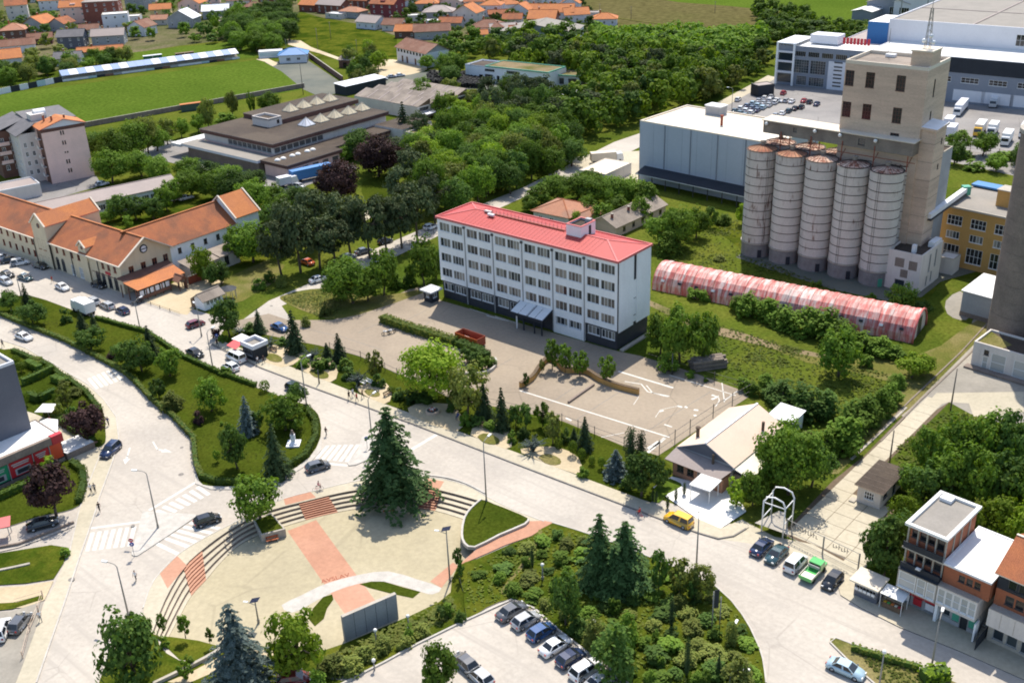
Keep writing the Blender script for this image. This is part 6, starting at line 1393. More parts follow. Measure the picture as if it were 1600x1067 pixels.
for i, (x, y, w, d, h, kind, rm, wm, tw_, lab) in enumerate(HS):
 r = thing('village_house', lab, 'house', at(x, y), radians(GRID*180/pi*0+tw_),'houses of the village')
 n = max(1, int(w/4.2)); ops = {}
 for sd_i, ln in ((0, w),(1, d),(3, d)):
  q = max(1, int(ln/4.2)); ops[sd_i] = [(ln*(k+.5)/q-.55, z, 1.1,1.3,'far') for k in range(q) for z in ([1.0]+([h-2.2] if h > 4.8 else [])+([h-5] if h > 8.5 else []))]
 walls(r, rect(w, d, -w/2,0),0, h, wm, ops)
 if kind == 'hip': hip_roof(r, w, d, h, min(w, d)*.26, rm, .6, None, -w/2,0)
 elif kind == 'gablex': gable_roof(r, w, d, h, d*.28, rm, wm, .6,'x', None, -w/2,0)
 elif kind == 'gabley': gable_roof(r, w, d, h, w*.28, rm, wm, .6,'y', None, -w/2,0)
 elif kind == 'flat': flat_roof(r, w, d, h, rm, .4,'concrete',.3,-w/2,0)
 else: shed_roof(r, [(-w/2-.4,-.4, h),(w/2+.4,-.4, h),(w/2+.4, d+.4, h+1.2),(-w/2-.4, d+.4, h+1.2)], rm)
 if kind in ('gablex','gabley','hip'): chimney(r, -w*.18, d*.62, h+.5, h+min(w, d)*.26+1.3,.7)
 if i in (28,4): b = MB(); b.box(-1.5,1.5,1.2,4, h, h+1.6, wm); b.build('dormer', r)
# ---------------- plants
def quad(b, c, nrm, s, m, asp=1.0, spin=None):
 nrm = nrm.normalized(); u = Vector((0,0,1)) if abs(nrm.z) < .9 else Vector((1,0,0))
 x = nrm.cross(u).normalized(); y = nrm.cross(x); t = rnd.random()*6.28 if spin is None else spin
 x, y = x*cos(t)+y*sin(t), y*cos(t)-x*sin(t)
 b.face([c-x*s, c-y*s*asp*.8+nrm*s*.18, c+x*s, c+y*s*asp*.8+nrm*s*.18], m)
def rv():
 while True:
  v = Vector((rnd.uniform(-1,1), rnd.uniform(-1,1), rnd.uniform(-1,1)))
  if .05 < v.length < 1: return v
def leafy(seed, ncl, per, ls, zc=.53, rz=.41, trunk=.22, flat=1.0, mat_='leaf_mid', up=.35, hollow=.45):
 rnd.seed(seed); t = MB(); bend = Vector((rnd.uniform(-.05,.05), rnd.uniform(-.05,.05),0))
 pts = [Vector((0,0,-.02)), Vector((0,0,.1))+bend*.3, Vector((0,0, trunk))+bend, Vector((0,0, zc+.1))+bend*1.5]
 t.tube(pts, [.034,.028,.022,.008],'bark',6)
 b = MB(); cl = []
 for i in range(ncl):
  for _ in range(30):
   v = rv();
   if v.length > hollow and v.z > -.8: break
  v = v*(1-.12*rnd.random()); c = Vector((v.x*.45, v.y*.45, zc+v.z*rz))+bend
  c.x *= 1+.18*sin(3*atan2(v.y, v.x)+seed); c.y *= 1+.18*cos(2*atan2(v.y, v.x)+seed*2)
  cl.append((c, rnd.uniform(.095,.17)))
 for i, (c, r) in enumerate(cl):
  if i % max(1, ncl//8) == 0: t.tube([pts[2].lerp(pts[3], rnd.random()*.6), c],[.013,.004],'bark',5)
  for k in range(per):
   v = rv(); v = v.normalized()*(r*rnd.uniform(.55,1.05)); v.z *= .85*flat
   out = (v.normalized()+(c-Vector((0,0, zc))).normalized()*.5+Vector((0,0, up))+rv()*.75)
   quad(b, c+v, out, ls*rnd.uniform(.65,1.25), mat_)
 return t.mesh('trunk'), b.mesh('crown')
def conifer(seed, tiers=15, nb=11, ls=.05, mat_='needle_green', droop=.25, base=.07, power=.9, jit=.15, side=3):
 rnd.seed(seed); t = MB(); t.tube([(0,0,-.02),(0,0,.5),(0,0,.97)],[.026,.016,.003],'bark',6); b = MB()
 for i in range(tiers):
  z = base+(.96-base)*i/(tiers-1); R = .5*(1-(z-base)/(1-base))**power+.015; n = max(4, int(nb*(R/.5)**.6))
  a0 = rnd.random()*6
  for k in range(n):
   a_ = a0+2*pi*k/n+rnd.uniform(-.2,.2); L = R*rnd.uniform(1-jit*2,1+jit*.6); d = Vector((cos(a_), sin(a_),0)); s_ = Vector((-sin(a_), cos(a_),0)); m = max(2, int(L/ls/1.1)+1)
   for j in range(m):
    f = (j+.6)/m; c = d*L*f+Vector((0,0, z-droop*L*f*f+rnd.uniform(-.006,.006))); w = (1-f*.65)*L*.32
    for q in range(side):
     o = s_*w*rnd.uniform(-1,1)
     quad(b, c+o-Vector((0,0, abs(o.length)*.25)), Vector((0,0,1))+d*.45+rv()*.45, ls*rnd.uniform(.7,1.2), mat_, .75)
 return t.mesh('trunk'), b.mesh('crown')
def spiky(seed, mat_='needle_blue'):
 rnd.seed(seed); t = MB(); t.tube([(0,0,-.02),(0,0,.3)],[.04,.02],'bark',6); b = MB()
 for k in range(26):
  a_ = k*2.4+rnd.uniform(-.2,.2); el = rnd.uniform(.15,1.2); L = rnd.uniform(.36,.52)*(1 if el < .9 else .8); d = Vector((cos(a_)*cos(el), sin(a_)*cos(el), sin(el)*1.5)); p = Vector((0,0,.12))
  for j in range(9):
   f = j/8; c = p+d*L*f-Vector((0,0,.16*f*f))
   for q in range(3): quad(b, c+rv()*.035*(1.2-f), Vector((0,0,1))+rv()*.8,.045*(1.15-f*.6), mat_, .6)
 return t.mesh('stem'), b.mesh('foliage')
def shrubby(seed, ncl, per, ls, mat_='leaf_mid'):
 rnd.seed(seed); t = MB(); t.tube([(0,0,-.02),(0,0,.45)],[.035,.015],'bark',5); b = MB()
 for i in range(ncl):
  v = rv(); v.z = abs(v.z); c = Vector((v.x*.38, v.y*.38,.08+v.z*.66)); r = rnd.uniform(.12,.2)
  for k in range(per):
   w = rv().normalized()*r*rnd.uniform(.6,1.05); quad(b, Vector((c.x+w.x, c.y+w.y, max(.02, c.z+w.z))), w+Vector((0,0,.2))+rv()*.12, ls*rnd.uniform(.7,1.3), mat_)
 return t.mesh('stem'), b.mesh('foliage')
def ballish(seed, ls=.055, n=520, mat_='hedge_leaf', z=.5):
 rnd.seed(seed); t = MB(); t.tube([(0,0,-.02),(0,0,.3)],[.04,.03],'bark',5); b = MB()
 for k in range(n): v = rv().normalized(); quad(b, Vector((v.x*.47, v.y*.47, z+v.z*(.98-z)))*rnd.uniform(.93,1.02), v+rv()*.5, ls*rnd.uniform(.7,1.3), mat_)
 return t.mesh('stem'), b.mesh('foliage')
FAM = {'S': [leafy(10+i, 20,26,.062, hollow=.3) for i in range(4)],'M': [leafy(20+i, 52,42,.037) for i in range(6)],'L': [leafy(40+i, 88,60,.025) for i in range(4)],
       'P': [leafy(60+i, 44,40,.034, zc=.58, rz=.36, trunk=.34, flat=.55, mat_='pine_leaf', up=.8) for i in range(4)],
       's': [conifer(70+i, mat_='needle_dark') for i in range(3)],'C': [conifer(80+i, 17,12,.030,'needle_green',.30,.08,.78,.24,4) for i in range(3)],
       'c': [conifer(90,16,8,.06,'needle_dark',-.9,.03,.35,.1,2)],'q': [spiky(95+i) for i in range(3)],'h': [shrubby(100+i, 15,30,.075) for i in range(4)],'B': [shrubby(110+i, 34,42,.045) for i in range(3)],'g': [ballish(120), ballish(121, z=.6)]}
KIND = {  # code: (name, family or None by size, crown material, how it looks, category)
 'm': ('leafy_tree', None, 'leaf_mid','mid green leafy tree','tree'),'l': ('leafy_tree', None, 'leaf_light','bright green leafy tree','tree'),'d': ('leafy_tree', None, 'leaf_deep','deep green leafy tree','tree'),
 'o': ('leafy_tree', None, 'leaf_olive','olive green loose tree','tree'),'p': ('plum_tree', None, 'leaf_purple','dark purple plum tree','tree'),'P': ('pine_tree','P','pine_leaf','dark spreading pine','tree'),
 's': ('spruce_tree','s','needle_dark','dark pointed spruce','tree'),'b': ('blue_spruce','s','needle_blue','blue grey spruce','tree'),'C': ('cedar_tree','C','needle_green','broad layered cedar','tree'),'D': ('cedar_tree','C','needle_blue','grey green drooping cedar','tree'),
 'c': ('cypress_tree','c','needle_dark','slim columnar cypress','tree'),'q': ('creeping_juniper','q','needle_blue','spiky blue grey juniper','shrub'),'h': ('shrub','h','leaf_mid','bushy green shrub','shrub'),'H': ('shrub','h','leaf_deep','dark green shrub','shrub'),
 'k': ('shrub','B','leaf_mid','large spreading green bush','shrub'),'K': ('shrub','B','leaf_deep','large dark green bush','shrub'),'O': ('shrub','B','leaf_olive','olive bush','shrub'),'g': ('clipped_shrub','g','hedge_leaf','clipped ball shrub','shrub'),'y': ('young_tree','S','leaf_mid','thin young tree','tree'),'x': ('shrub','h','leaf_purple','reddish purple shrub','shrub')}
def plant(code, base, w, h, label, group, rz=None):
 nm, fam, cm, _, cat = KIND[code]; fam = fam or ('S' if w < 3.6 else 'M' if w < 8 else 'L')
 tm, cmsh = rnd.choice(FAM[fam]); w *= 1.1 if fam in 'SML' else 1.3 if fam == 's' else 1.62 if fam == 'C' else 1.1; r = thing(nm, label, cat, base, rnd.random()*6.28 if rz is None else rz, group); r.scale = (w, w*rnd.uniform(.9,1.1), h)
 put(tm.name.split('.')[0], tm, r); c = put(cmsh.name.split('.')[0], cmsh, r)
 c.material_slots[0].link = 'OBJECT'; c.material_slots[0].material = M(cm)
 return r
SIZE = ['small','medium sized','tall']
def grove(where, group, items, z=0.0):
 "items (x, base row, top row, width in pixels, kind), named by looks and then by order from the left"
 items = sorted(items, key=lambda t: t[0]); cnt = {}
 tot = {}
 for it in items: tot[it[4]] = tot.get(it[4],0)+1
 rnd.seed(len(items)*31+int(items[0][0]))
 for x, yb, yt, w, k in items:
  cnt[k] = cnt.get(k, 0)+1; look = KIND[k][3]
  lab = (f'{look} {where}' if tot[k] == 1 else f'{nth(cnt[k])} {look} from the left {where}')
  g = G(x, yb, z); plant(k, (g.x, g.y, z), w/PPM(x, yb), max(.5, HZ(x, yb, yt)), lab, group)
T = [(18,486,454,30,'d'),(44,480,442,19,'s'),(52,508,468,44,'d'),(104,503,477,20,'H'),(130,517,483,20,'s'),(149,520,488,17,'s'),(143,549,512,44,'d'),(176,563,545,16,'x'),
     (200,572,532,34,'d'),(222,580,528,46,'d'),(238,560,508,30,'s'),(266,588,541,42,'m'),(249,622,588,28,'d'),(270,640,606,36,'O'),(331,642,588,48,'m'),(311,662,636,19,'x'),(346,664,656,6,'h'),(389,677,618,34,'b'),(371,732,658,44,'d'),(340,722,700,12,'y'),
     (446,672,614,62,'m'),(464,634,598,32,'d'),(434,742,660,42,'s'),(404,672,640,26,'d'),(414,611,594,17,'g'),(352,585,566,18,'h'),(186,556,536,26,'d'),(12,470,448,16,'H'),(460,668,640,18,'H')]
grove('on the median lawn','plants on the median lawn', T, .13)
T = [(359,526,466,44,'d'),(337,528,508,16,'x'),(349,534,515,14,'h'),(406,520,482,22,'s'),(374,522,500,30,'q'),(393,520,500,26,'K'),(462,550,484,34,'s'),(422,544,508,36,'q'),(443,540,520,22,'H'),(488,562,528,44,'q'),(474,572,554,24,'h'),(498,577,553,30,'h'),(515,575,556,22,'H'),
     (531,564,520,26,'s'),(512,560,535,20,'s'),(540,576,555,26,'h'),(560,602,560,46,'q'),(587,594,542,28,'o'),(545,590,570,24,'H'),(592,604,578,22,'H'),(676,620,528,94,'l'),(612,614,604,12,'g'),(624,622,604,24,'H'),(645,626,604,32,'H'),(666,628,606,30,'K'),(731,650,566,58,'o'),(727,662,640,20,'h'),(757,652,596,28,'s'),
     (785,672,604,30,'s'),(745,664,640,24,'H'),(768,670,650,24,'h'),(806,668,632,26,'d'),(822,672,628,28,'d'),(848,668,625,26,'m'),(864,694,642,32,'o'),(833,706,660,52,'q'),(884,690,664,18,'H'),(914,702,650,28,'s'),(897,692,668,18,'s'),(895,712,688,14,'g'),(909,718,700,13,'g'),(925,726,712,11,'g'),(873,702,684,12,'g'),(940,732,714,12,'g'),(911,746,720,18,'h'),(962,744,702,42,'b'),
     (985,724,672,22,'c'),(1001,728,678,20,'c'),(1002,776,708,62,'d'),(1030,760,718,34,'d'),(980,762,738,22,'H'),(800,690,668,16,'h'),(818,684,664,20,'K'),(856,678,660,16,'h'),(706,640,616,26,'H')]
grove('in the roadside strip','plants of the roadside strip', T, .014)
grove('in the cafe garden','cypresses of the cafe garden',[(1020,783,766,6,'c'),(1025,785,768,6,'c'),(1043,794,776,7,'c'),(1056,781,764,7,'c'),(1069,772,755,7,'c')],.135)
T = [(1150,792,744,36,'l'),(1176,790,728,44,'m'),(1232,772,652,104,'m'),(1204,742,690,50,'m'),(1268,760,690,60,'d')]
grove('beside the pink roofed cafe','trees by the cafe', T)
T = [(863,577,529,28,'m'),(883,582,536,26,'m'),(906,588,543,28,'m'),(948,597,550,28,'m'),(822,605,580,11,'d'),(847,583,558,10,'o'),(742,572,545,26,'K'),(758,576,548,26,'h'),(730,566,542,26,'d'),(768,572,554,16,'h')]
grove('in the concrete yard','yard trees', T)
T = [(552,474,396,70,'m'),(530,466,410,40,'m'),(600,462,384,48,'m'),(575,470,420,44,'m'),(663,446,368,50,'m'),(640,446,412,26,'h'),(618,450,416,26,'h'),(682,436,386,30,'d'),(478,510,490,16,'O'),(508,492,474,20,'O')]
grove('left of the white office block','trees by the office block', T)
T = [(1032,553,486,52,'m'),(1062,566,474,56,'m'),(1094,572,482,50,'m'),(1044,580,540,34,'k'),(1112,560,524,26,'h'),(1078,590,572,16,'h'),(1102,596,584,10,'h'),(1160,610,584,22,'h'),(1176,616,590,26,'k')]
grove('by the log pile','bushes by the log pile', T)
T = [(1085,466,444,24,'h'),(1098,470,448,26,'h'),(1152,486,456,26,'k'),(1172,494,448,44,'k'),(1200,500,458,44,'k'),(1228,512,468,48,'k'),(1258,520,470,54,'k'),(1290,528,470,60,'k'),(1318,540,492,50,'k'),(1348,548,512,46,'k'),(1376,554,520,44,'k'),(1310,588,508,66,'m'),(1424,590,550,50,'l'),(1440,584,552,36,'l'),(1400,560,532,34,'h'),(1350,572,548,26,'h'),(1270,452,436,14,'h'),(1352,472,456,18,'h')]
grove('along the barrel store','bushes along the barrel store', T)
T = [(1222,634,584,60,'K'),(1256,648,588,66,'K'),(1290,650,600,50,'K'),(1206,620,592,34,'K'),(1196,600,580,26,'k'),(1330,676,612,60,'k'),(1352,664,608,52,'k'),(1376,650,596,40,'k'),(1316,704,640,60,'k'),(1290,710,660,40,'k'),(1392,632,590,34,'k'),(1230,690,650,44,'k'),(1258,710,664,44,'O'),(1210,660,632,30,'h'),(1274,690,668,26,'h'),(1400,604,578,30,'k')]
grove('beside the dirt track','bushes beside the dirt track', T)
T = [(1030,384,330,48,'m'),(1062,386,318,56,'m'),(1088,372,322,40,'m'),(1046,396,350,44,'k'),(1110,356,320,22,'d'),(1160,352,316,22,'l'),(1130,350,330,26,'k'),(846,322,286,40,'m'),(872,316,272,46,'m'),(902,312,268,50,'m'),(930,318,270,52,'m'),(958,326,274,52,'m'),(985,322,276,50,'m'),(1008,330,284,44,'m'),(1000,348,306,36,'m'),(918,340,304,34,'m'),(966,344,306,40,'m'),(940,358,318,40,'m'),(912,372,340,26,'l'),(900,356,330,26,'l'),(830,330,304,30,'m'),(860,336,312,26,'k'),(920,290,262,34,'d')]
grove('beside the grey warehouse front','trees by the bungalow', T)
grove('at the foot of the silos','bushes at the silo foot',[(1405,484,440,42,'m'),(1440,500,468,30,'d'),(1280,446,436,12,'h'),(1362,466,454,14,'h')])
T = [(1380,908,808,74,'d'),(1398,880,800,56,'d'),(1362,880,840,40,'d'),(1450,742,660,60,'m'),(1490,740,650,66,'m'),(1530,740,640,70,'m'),(1572,748,636,66,'d'),(1602,756,650,60,'d'),(1440,790,715,60,'d'),(1480,790,700,70,'m'),(1520,796,690,70,'m'),(1560,800,700,66,'d'),(1600,810,715,66,'m'),(1420,770,726,40,'m'),(1550,850,770,60,'l'),(1590,870,790,60,'l'),(1410,830,770,44,'l'),(1428,800,764,36,'l'),(1470,720,672,40,'o'),(1510,700,640,44,'o'),(1575,690,650,34,'h'),(1600,700,660,40,'d')]
grove('behind the brick houses','orchard trees', T)
grove('on the stair planter of the plaza','plaza planter trees',[(408,812,740,74,'m')],.0)
T = [(936,912,800,62,'C'),(976,912,812,74,'C'),(958,924,850,60,'C'),(1029,922,854,34,'d'),(1061,926,870,42,'o'),(1096,934,878,44,'o'),(1084,940,905,26,'d'),(884,976,890,52,'d'),(958,1056,956,66,'K'),(980,1010,940,34,'k'),(930,1010,952,40,'O'),(1049,980,938,11,'c'),(1073,1055,1000,12,'c'),(1025,1000,980,14,'h'),(1142,1005,962,22,'O'),(1152,1076,1016,50,'O'),(1122,1056,1022,16,'s'),(832,886,856,7,'c'),(960,958,920,20,'h'),(1102,1066,1040,16,'h'),(1030,1040,1020,16,'h'),(1016,1066,1040,20,'k'),(905,990,960,30,'K'),(1060,950,925,26,'O')]
grove('in the weedy corner park','plants of the corner park', T, .13)
T = [(212,1072,954,98,'d'),(214,1000,950,30,'d'),(255,988,958,16,'y'),(290,996,960,22,'y'),(328,1004,980,14,'y'),(258,1010,990,14,'h'),(296,1040,1020,18,'h'),(380,1078,940,88,'D'),(466,1056,944,88,'l'),(496,1072,1040,30,'h'),(290,1062,1030,26,'y'),(520,1050,1020,46,'O')]
grove('on the lawn below the plaza','plants below the plaza', T, .0)
T = [(692,1078,1004,64,'m'),(676,1085,1040,40,'m'),(690,968,946,22,'d'),(640,1000,970,20,'h'),(720,972,950,20,'K'),(600,1016,990,34,'O'),(572,1030,1006,36,'O'),(660,992,972,30,'O'),(634,1012,990,30,'O'),(550,1050,1020,40,'O'),(700,960,936,20,'h'),(716,886,850,16,'d'),(722,904,872,14,'d')]
grove('on the car park bank','plants of the car park bank', T, -.3)
T = [(137,690,626,60,'p'),(118,664,632,26,'d'),(88,806,720,70,'p'),(80,744,712,30,'l'),(106,640,598,26,'o'),(118,618,602,22,'O'),(100,604,590,18,'O'),(60,566,556,24,'O'),(145,684,660,22,'l'),(28,574,554,12,'g'),(34,582,566,16,'g'),(42,634,612,12,'g'),(90,634,614,12,'g'),(95,655,628,16,'o'),(76,648,634,18,'O'),(102,868,852,18,'h')]
grove('beside the grey tower block','garden plants on the left', T, .15)
# trees between the cream house, school and office block
T = [(190,342,300,40,'d'),(214,344,306,40,'d'),(240,342,305,34,'d'),(262,330,286,34,'m'),(272,316,276,36,'m'),(168,348,326,26,'m'),(200,356,336,20,'m'),(300,306,262,46,'m'),(336,312,264,46,'m'),(370,322,262,54,'d'),(402,336,276,54,'m'),(252,290,240,48,'m'),(222,276,232,46,'m'),(296,282,244,44,'m'),(330,288,250,44,'d'),(362,296,256,44,'m'),(398,300,264,46,'d'),(426,320,284,40,'m'),(396,410,344,64,'m'),(372,408,352,44,'m'),(318,438,384,36,'l'),(346,444,406,34,'d'),(330,446,412,26,'d'),(420,372,320,44,'d'),(440,352,300,44,'m'),(420,440,420,22,'h'),(440,448,426,20,'O'),(405,452,430,22,'h')]
grove('behind the shopping house','trees behind the shopping house', T)
T = [(160,252,202,42,'d'),(186,262,198,54,'m'),(210,250,186,50,'m'),(232,240,178,40,'o'),(176,286,232,50,'m'),(262,226,180,30,'o'),(246,236,196,40,'m'),(284,216,182,26,'m'),(326,202,148,26,'o'),(310,208,176,22,'m'),(364,182,138,20,'o'),(392,178,138,8,'y'),(398,178,142,8,'y'),(422,176,142,34,'m'),(352,190,168,26,'h'),(150,232,206,22,'d')]
grove('along the pitch wall','trees along the pitch wall', T)
T = [(532,318,244,56,'p'),(512,306,262,40,'p'),(592,276,204,62,'p'),(576,268,222,40,'p'),(622,270,226,40,'p'),(632,216,158,30,'s'),(656,224,166,32,'P'),(560,246,200,50,'d'),(540,252,228,30,'m'),(612,250,210,40,'P'),(644,300,218,56,'P'),(628,330,250,50,'P'),(690,232,190,34,'m')]
grove('at the right end of the school','trees at the school end', T)
T = [(440,430,326,62,'P'),(470,426,304,66,'P'),(500,420,322,60,'P'),(524,416,330,62,'P'),(486,388,284,58,'P'),(452,392,300,50,'P'),(548,398,288,62,'P'),(520,372,290,56,'P'),(578,404,300,60,'P'),(604,396,298,54,'P'),(628,388,292,56,'P'),(652,376,272,60,'P'),(600,352,300,40,'P'),(680,350,258,54,'P'),(460,330,290,50,'d'),(486,320,292,44,'P'),(666,330,240,54,'m'),(640,344,280,46,'P'),(556,350,312,40,'P')]
grove('along the side street','pines along the side street', T)
def scatter(where, group, poly, gap, kinds, hr, wr, seed, avoid=(), limit=999, z=0.0, mass=None):
 rnd.seed(seed); w = [Vector(G(*p)[:2]) for p in poly]; x0, x1 = min(p.x for p in w), max(p.x for p in w); y0, y1 = min(p.y for p in w), max(p.y for p in w); pts = []
 for _ in range(9000):
  p = Vector((rnd.uniform(x0, x1), rnd.uniform(y0, y1)))
  if inside(p, w) and all((p-q).length > gap for q in pts) and all((p-a_).length > r for a_, r in avoid): pts.append(p)
  if len(pts) >= limit: break
 if mass:                                          # too many and too small to tell apart: one mass
  import numpy as np
  VV, FF, MI, off, mats_u = [],[],[],0,['leaf_mid','leaf_deep','leaf_light','leaf_olive','pine_leaf']
  for p in pts:
   k = rnd.choice(kinds); cm = rnd.choice(FAM['P' if k == 'P' else 'S'])[1]; n = len(cm.vertices); co = np.empty(n*3); cm.vertices.foreach_get('co', co); co = co.reshape(-1,3)
   a_ = rnd.random()*6.28; ww = rnd.uniform(*wr)*1.1; hh = rnd.uniform(*hr); R_ = np.array([[cos(a_),-sin(a_),0],[sin(a_), cos(a_),0],[0,0,1]])
   VV.append((co*[ww, ww, hh]) @ R_.T+[p.x, p.y, z]); q = len(cm.polygons); FF.append(np.arange(n).reshape(q, 4)+off); off += n; MI += [mats_u.index(KIND[k][2]) if KIND[k][2] in mats_u else 1]*q
  me = bpy.data.meshes.new(mass); me.from_pydata(np.concatenate(VV).tolist(),[], np.concatenate(FF).tolist()); me.update()
  for m_ in mats_u: me.materials.append(M(m_))
  me.polygons.foreach_set('material_index', MI); return stuff(put(mass, me))
 pts.sort(key=lambda p: P((p.x, p.y, 0))[0]); ks = [rnd.choice(kinds) for _ in pts]; cnt = {}
 for p, k in zip(pts, ks):
  cnt[k] = cnt.get(k, 0)+1
  lab = f'{KIND[k][3]} {where}' if ks.count(k) == 1 else f'{nth(cnt[k])} {KIND[k][3]} from the left {where}'
  h = rnd.uniform(*hr)*(1.2 if k in 'sP' else 1); ww = rnd.uniform(*wr)*(.6 if k in 'sc' else 1);
  if k in 'hHkKO': h *= .45
  plant(k, (p.x, p.y, z), ww, h, lab, group)
 return pts
HP = [(Vector(G(x, y)[:2]), max(w, d)*.75+2) for x, y, w, d, *_ in HS]
scatter('in the belt behind the white block','trees of the green belt',[(668,330),(650,250),(690,222),(780,206),(850,214),(884,236),(900,256),(850,286),(760,318),(706,346)],6.2,'mmmdolm',(9,13),(7.5,10),3)
scatter('in the wood above the works building','trees of the near wood',[(760,92),(850,96),(950,112),(1000,100),(1110,112),(1140,128),(1110,160),(1010,186),(930,214),(880,222),(850,206),(900,180),(940,150),(900,126),(840,118),(790,104)],6.4,'mmmdollmP',(10,14),(8.5,11),5, mass='wood')
scatter('before the green trimmed works','trees before the works building',[(806,160),(880,166),(870,206),(790,204),(750,190),(772,168)],7.0,'PPdmP',(9,13),(7,9),6)
scatter('in the strip of wood below the village','trees below the village',[(700,98),(690,80),(760,68),(900,66),(960,66),(1060,74),(1040,92),(900,90),(760,86)],8,'mmdol',(7,11),(8,11),9, mass='village_wood')
scatter('in the hedgerow left of the depot','trees of the depot hedgerow',[(1110,108),(1180,76),(1212,66),(1206,104),(1150,136),(1116,154)],9,'momdO',(6,10),(7,10),10, mass='depot_hedgerow')
scatter('in the long hedgerow of the far fields','trees of the field hedgerow',[(1180,22),(1240,34),(1330,62),(1380,66),(1360,84),(1280,80),(1210,60)],9,'mmdm',(7,11),(9,13),11, mass='field_hedgerow')
scatter('beside the depot fence','bushes by the depot fence',[(1206,196),(1330,204),(1320,216),(1220,206)],6,'hkO',(4,6),(4,6),12)
scatter('behind the ochre mill','trees behind the mill',[(1482,250),(1500,236),(1600,250),(1600,272),(1500,268)],6,'mmdh',(5,8),(6,8),13)
scatter('among the left village houses','garden trees of the village left',[(0,60),(0,8),(460,4),(448,40),(400,80),(300,66),(240,72),(190,62),(0,110)],8,'mddmo',(5,9),(6,9),14, HP, 95, mass='village_garden_trees')
scatter('behind the grandstand','trees behind the grandstand',[(-10,112),(30,100),(86,108),(130,106),(188,92),(200,98),(100,122),(0,142)],8,'mddmo',(6,10),(7,9),15, HP)
scatter('left of the club house','trees by the club house',[(352,62),(372,36),(446,30),(462,60),(430,84),(370,80)],9,'mdmd',(9,13),(9,12),16, HP)
scatter('among the middle village houses','garden trees of the village middle',[(560,6),(900,4),(940,46),(900,56),(800,64),(700,66),(640,58),(600,36)],8.5,'mddms',(4,8),(5,8),17, HP, 70, mass='village_garden_trees')
scatter('by the dirt lot','trees by the dirt lot',[(540,96),(580,88),(596,100),(586,130),(560,136)],8,'mdol',(6,9),(6,8),18)
scatter('along the small lane below the works','trees below the works',[(640,152),(700,150),(760,176),(720,190),(690,184)],8,'mdol',(6,9),(6,8),41)
scatter('by the tyre yard','trees by the tyre yard',[(660,112),(700,98),(726,104),(712,136),(690,130)],8,'mmd',(6,9),(7,9),19)
scatter('behind the office block','meadow bushes',[(1020,400),(1080,388),(1150,410),(1120,430),(1040,412)],12,'hO',(2.5,4),(2.5,4),21)
# a far wood that reads as one mass
rnd.seed(77); b = MB()
for poly, n in (([(930,62),(1010,66),(1110,70),(1190,64),(1196,84),(1120,100),(1000,98),(930,88)],130),([(-200,-14),(460,-24),(460,-60),(-200,-60)],70),([(560,-6),(860,-10),(860,-50),(560,-50)],50),([(1200,-8),(1700,-30),(1700,-50),(1200,-40)],50)):
 w = [Vector(G(*p)[:2]) for p in poly]; x0, x1 = min(p.x for p in w), max(p.x for p in w); y0, y1 = min(p.y for p in w), max(p.y for p in w); k = 0
 while k < n:
  p = Vector((rnd.uniform(x0, x1), rnd.uniform(y0, y1)))
  if not inside(p, w): continue
  k += 1; R = rnd.uniform(4,6.5); Hh = rnd.uniform(7,12)
  for j in range(90): v = rv().normalized(); v.z = abs(v.z)*1.0-.1; quad(b, Vector((p.x+v.x*R*.9, p.y+v.y*R*.9, Hh*.45+v.z*Hh*.5))+rv()*.6, v+rv()*.6, rnd.uniform(.7,1.2),'leaf_mid')
stuff(b.build('woodland'))
# hedges, as rows of leaf clumps over a clipped body
def hedge(name, label, pts, w, h, z, group=None, m='hedge_leaf', ls=.17, dens=26):
 q = pxy(pts, z); o = thing(name, label, 'hedge', q[0],0, group); b = MB(); L = 0
 rnd.seed(int(pts[0][0]))
 for a_, c in zip(q, q[1:]):
  d = (c-a_); n = int(d.length*dens*(w+2*h)/3); d_ = d.normalized(); s = Vector((-d_.y, d_.x, 0))
  b.bar(a_-q[0]+Vector((0,0, h*.45)), c-q[0]+Vector((0,0, h*.45)), w*.7, h*.86,'leaf_deep')
  for i in range(n):
   t = rnd.random(); e = rnd.random()*(w+2*h)
   if e < h: off, zz, nn = -w/2, e, -s
   elif e < h+w: off, zz, nn = e-h-w/2, h, Vector((0,0,1))
   else: off, zz, nn = w/2, e-h-w, s
   p = a_-q[0]+d*t+s*off*rnd.uniform(.9,1.08)+Vector((0,0, zz*rnd.uniform(.94,1.06)))
   quad(b, p, nn+rv()*.6, ls*rnd.uniform(.7,1.4), m)
 b.build('foliage', o); return o
hedge('hedge','low hedge along the upper street edge of the median lawn',[(150,498),(230,520),(288,559),(340,582),(400,604)],.9,.8,.13,'clipped hedges')
hedge('hedge','long low hedge along the lower road edge of the median lawn',[(0,492),(50,513),(101,533),(150,558),(192,581),(212,598),(242,630),(272,653),(303,686),(306,722),(316,748)],.9,.9,.13,'clipped hedges','leaf_olive')
hedge('hedge','hedge round the right tip of the median lawn',[(478,638),(494,660),(494,684),(478,714),(446,734)],1.2,1.0,.13,'clipped hedges')
hedge('hedge','hedge at the lower left tip of the median lawn',[(318,747),(340,755),(378,755)],1.0,.9,.13,'clipped hedges')
hedge('hedge','short hedge crossing the median lawn',[(196,580),(240,556)],1.0,.9,.13,'clipped hedges')
hedge('hedge','thick yard hedge from the white motorbike to the red skip',[(598,502),(640,517),(680,529),(712,540)],2.2,1.6,.0,'clipped hedges','leaf_olive',.2,30)
hedge('hedge','yard hedge continuing behind the bright green tree',[(716,541),(738,548),(762,560)],2.0,1.4,.0,'clipped hedges','leaf_deep',.2,30)
hedge('hedge','tall clipped garden hedge across the left garden',[(36,602),(60,592),(84,580)],1.3,1.5,.15,'clipped hedges','hedge_leaf',.15)
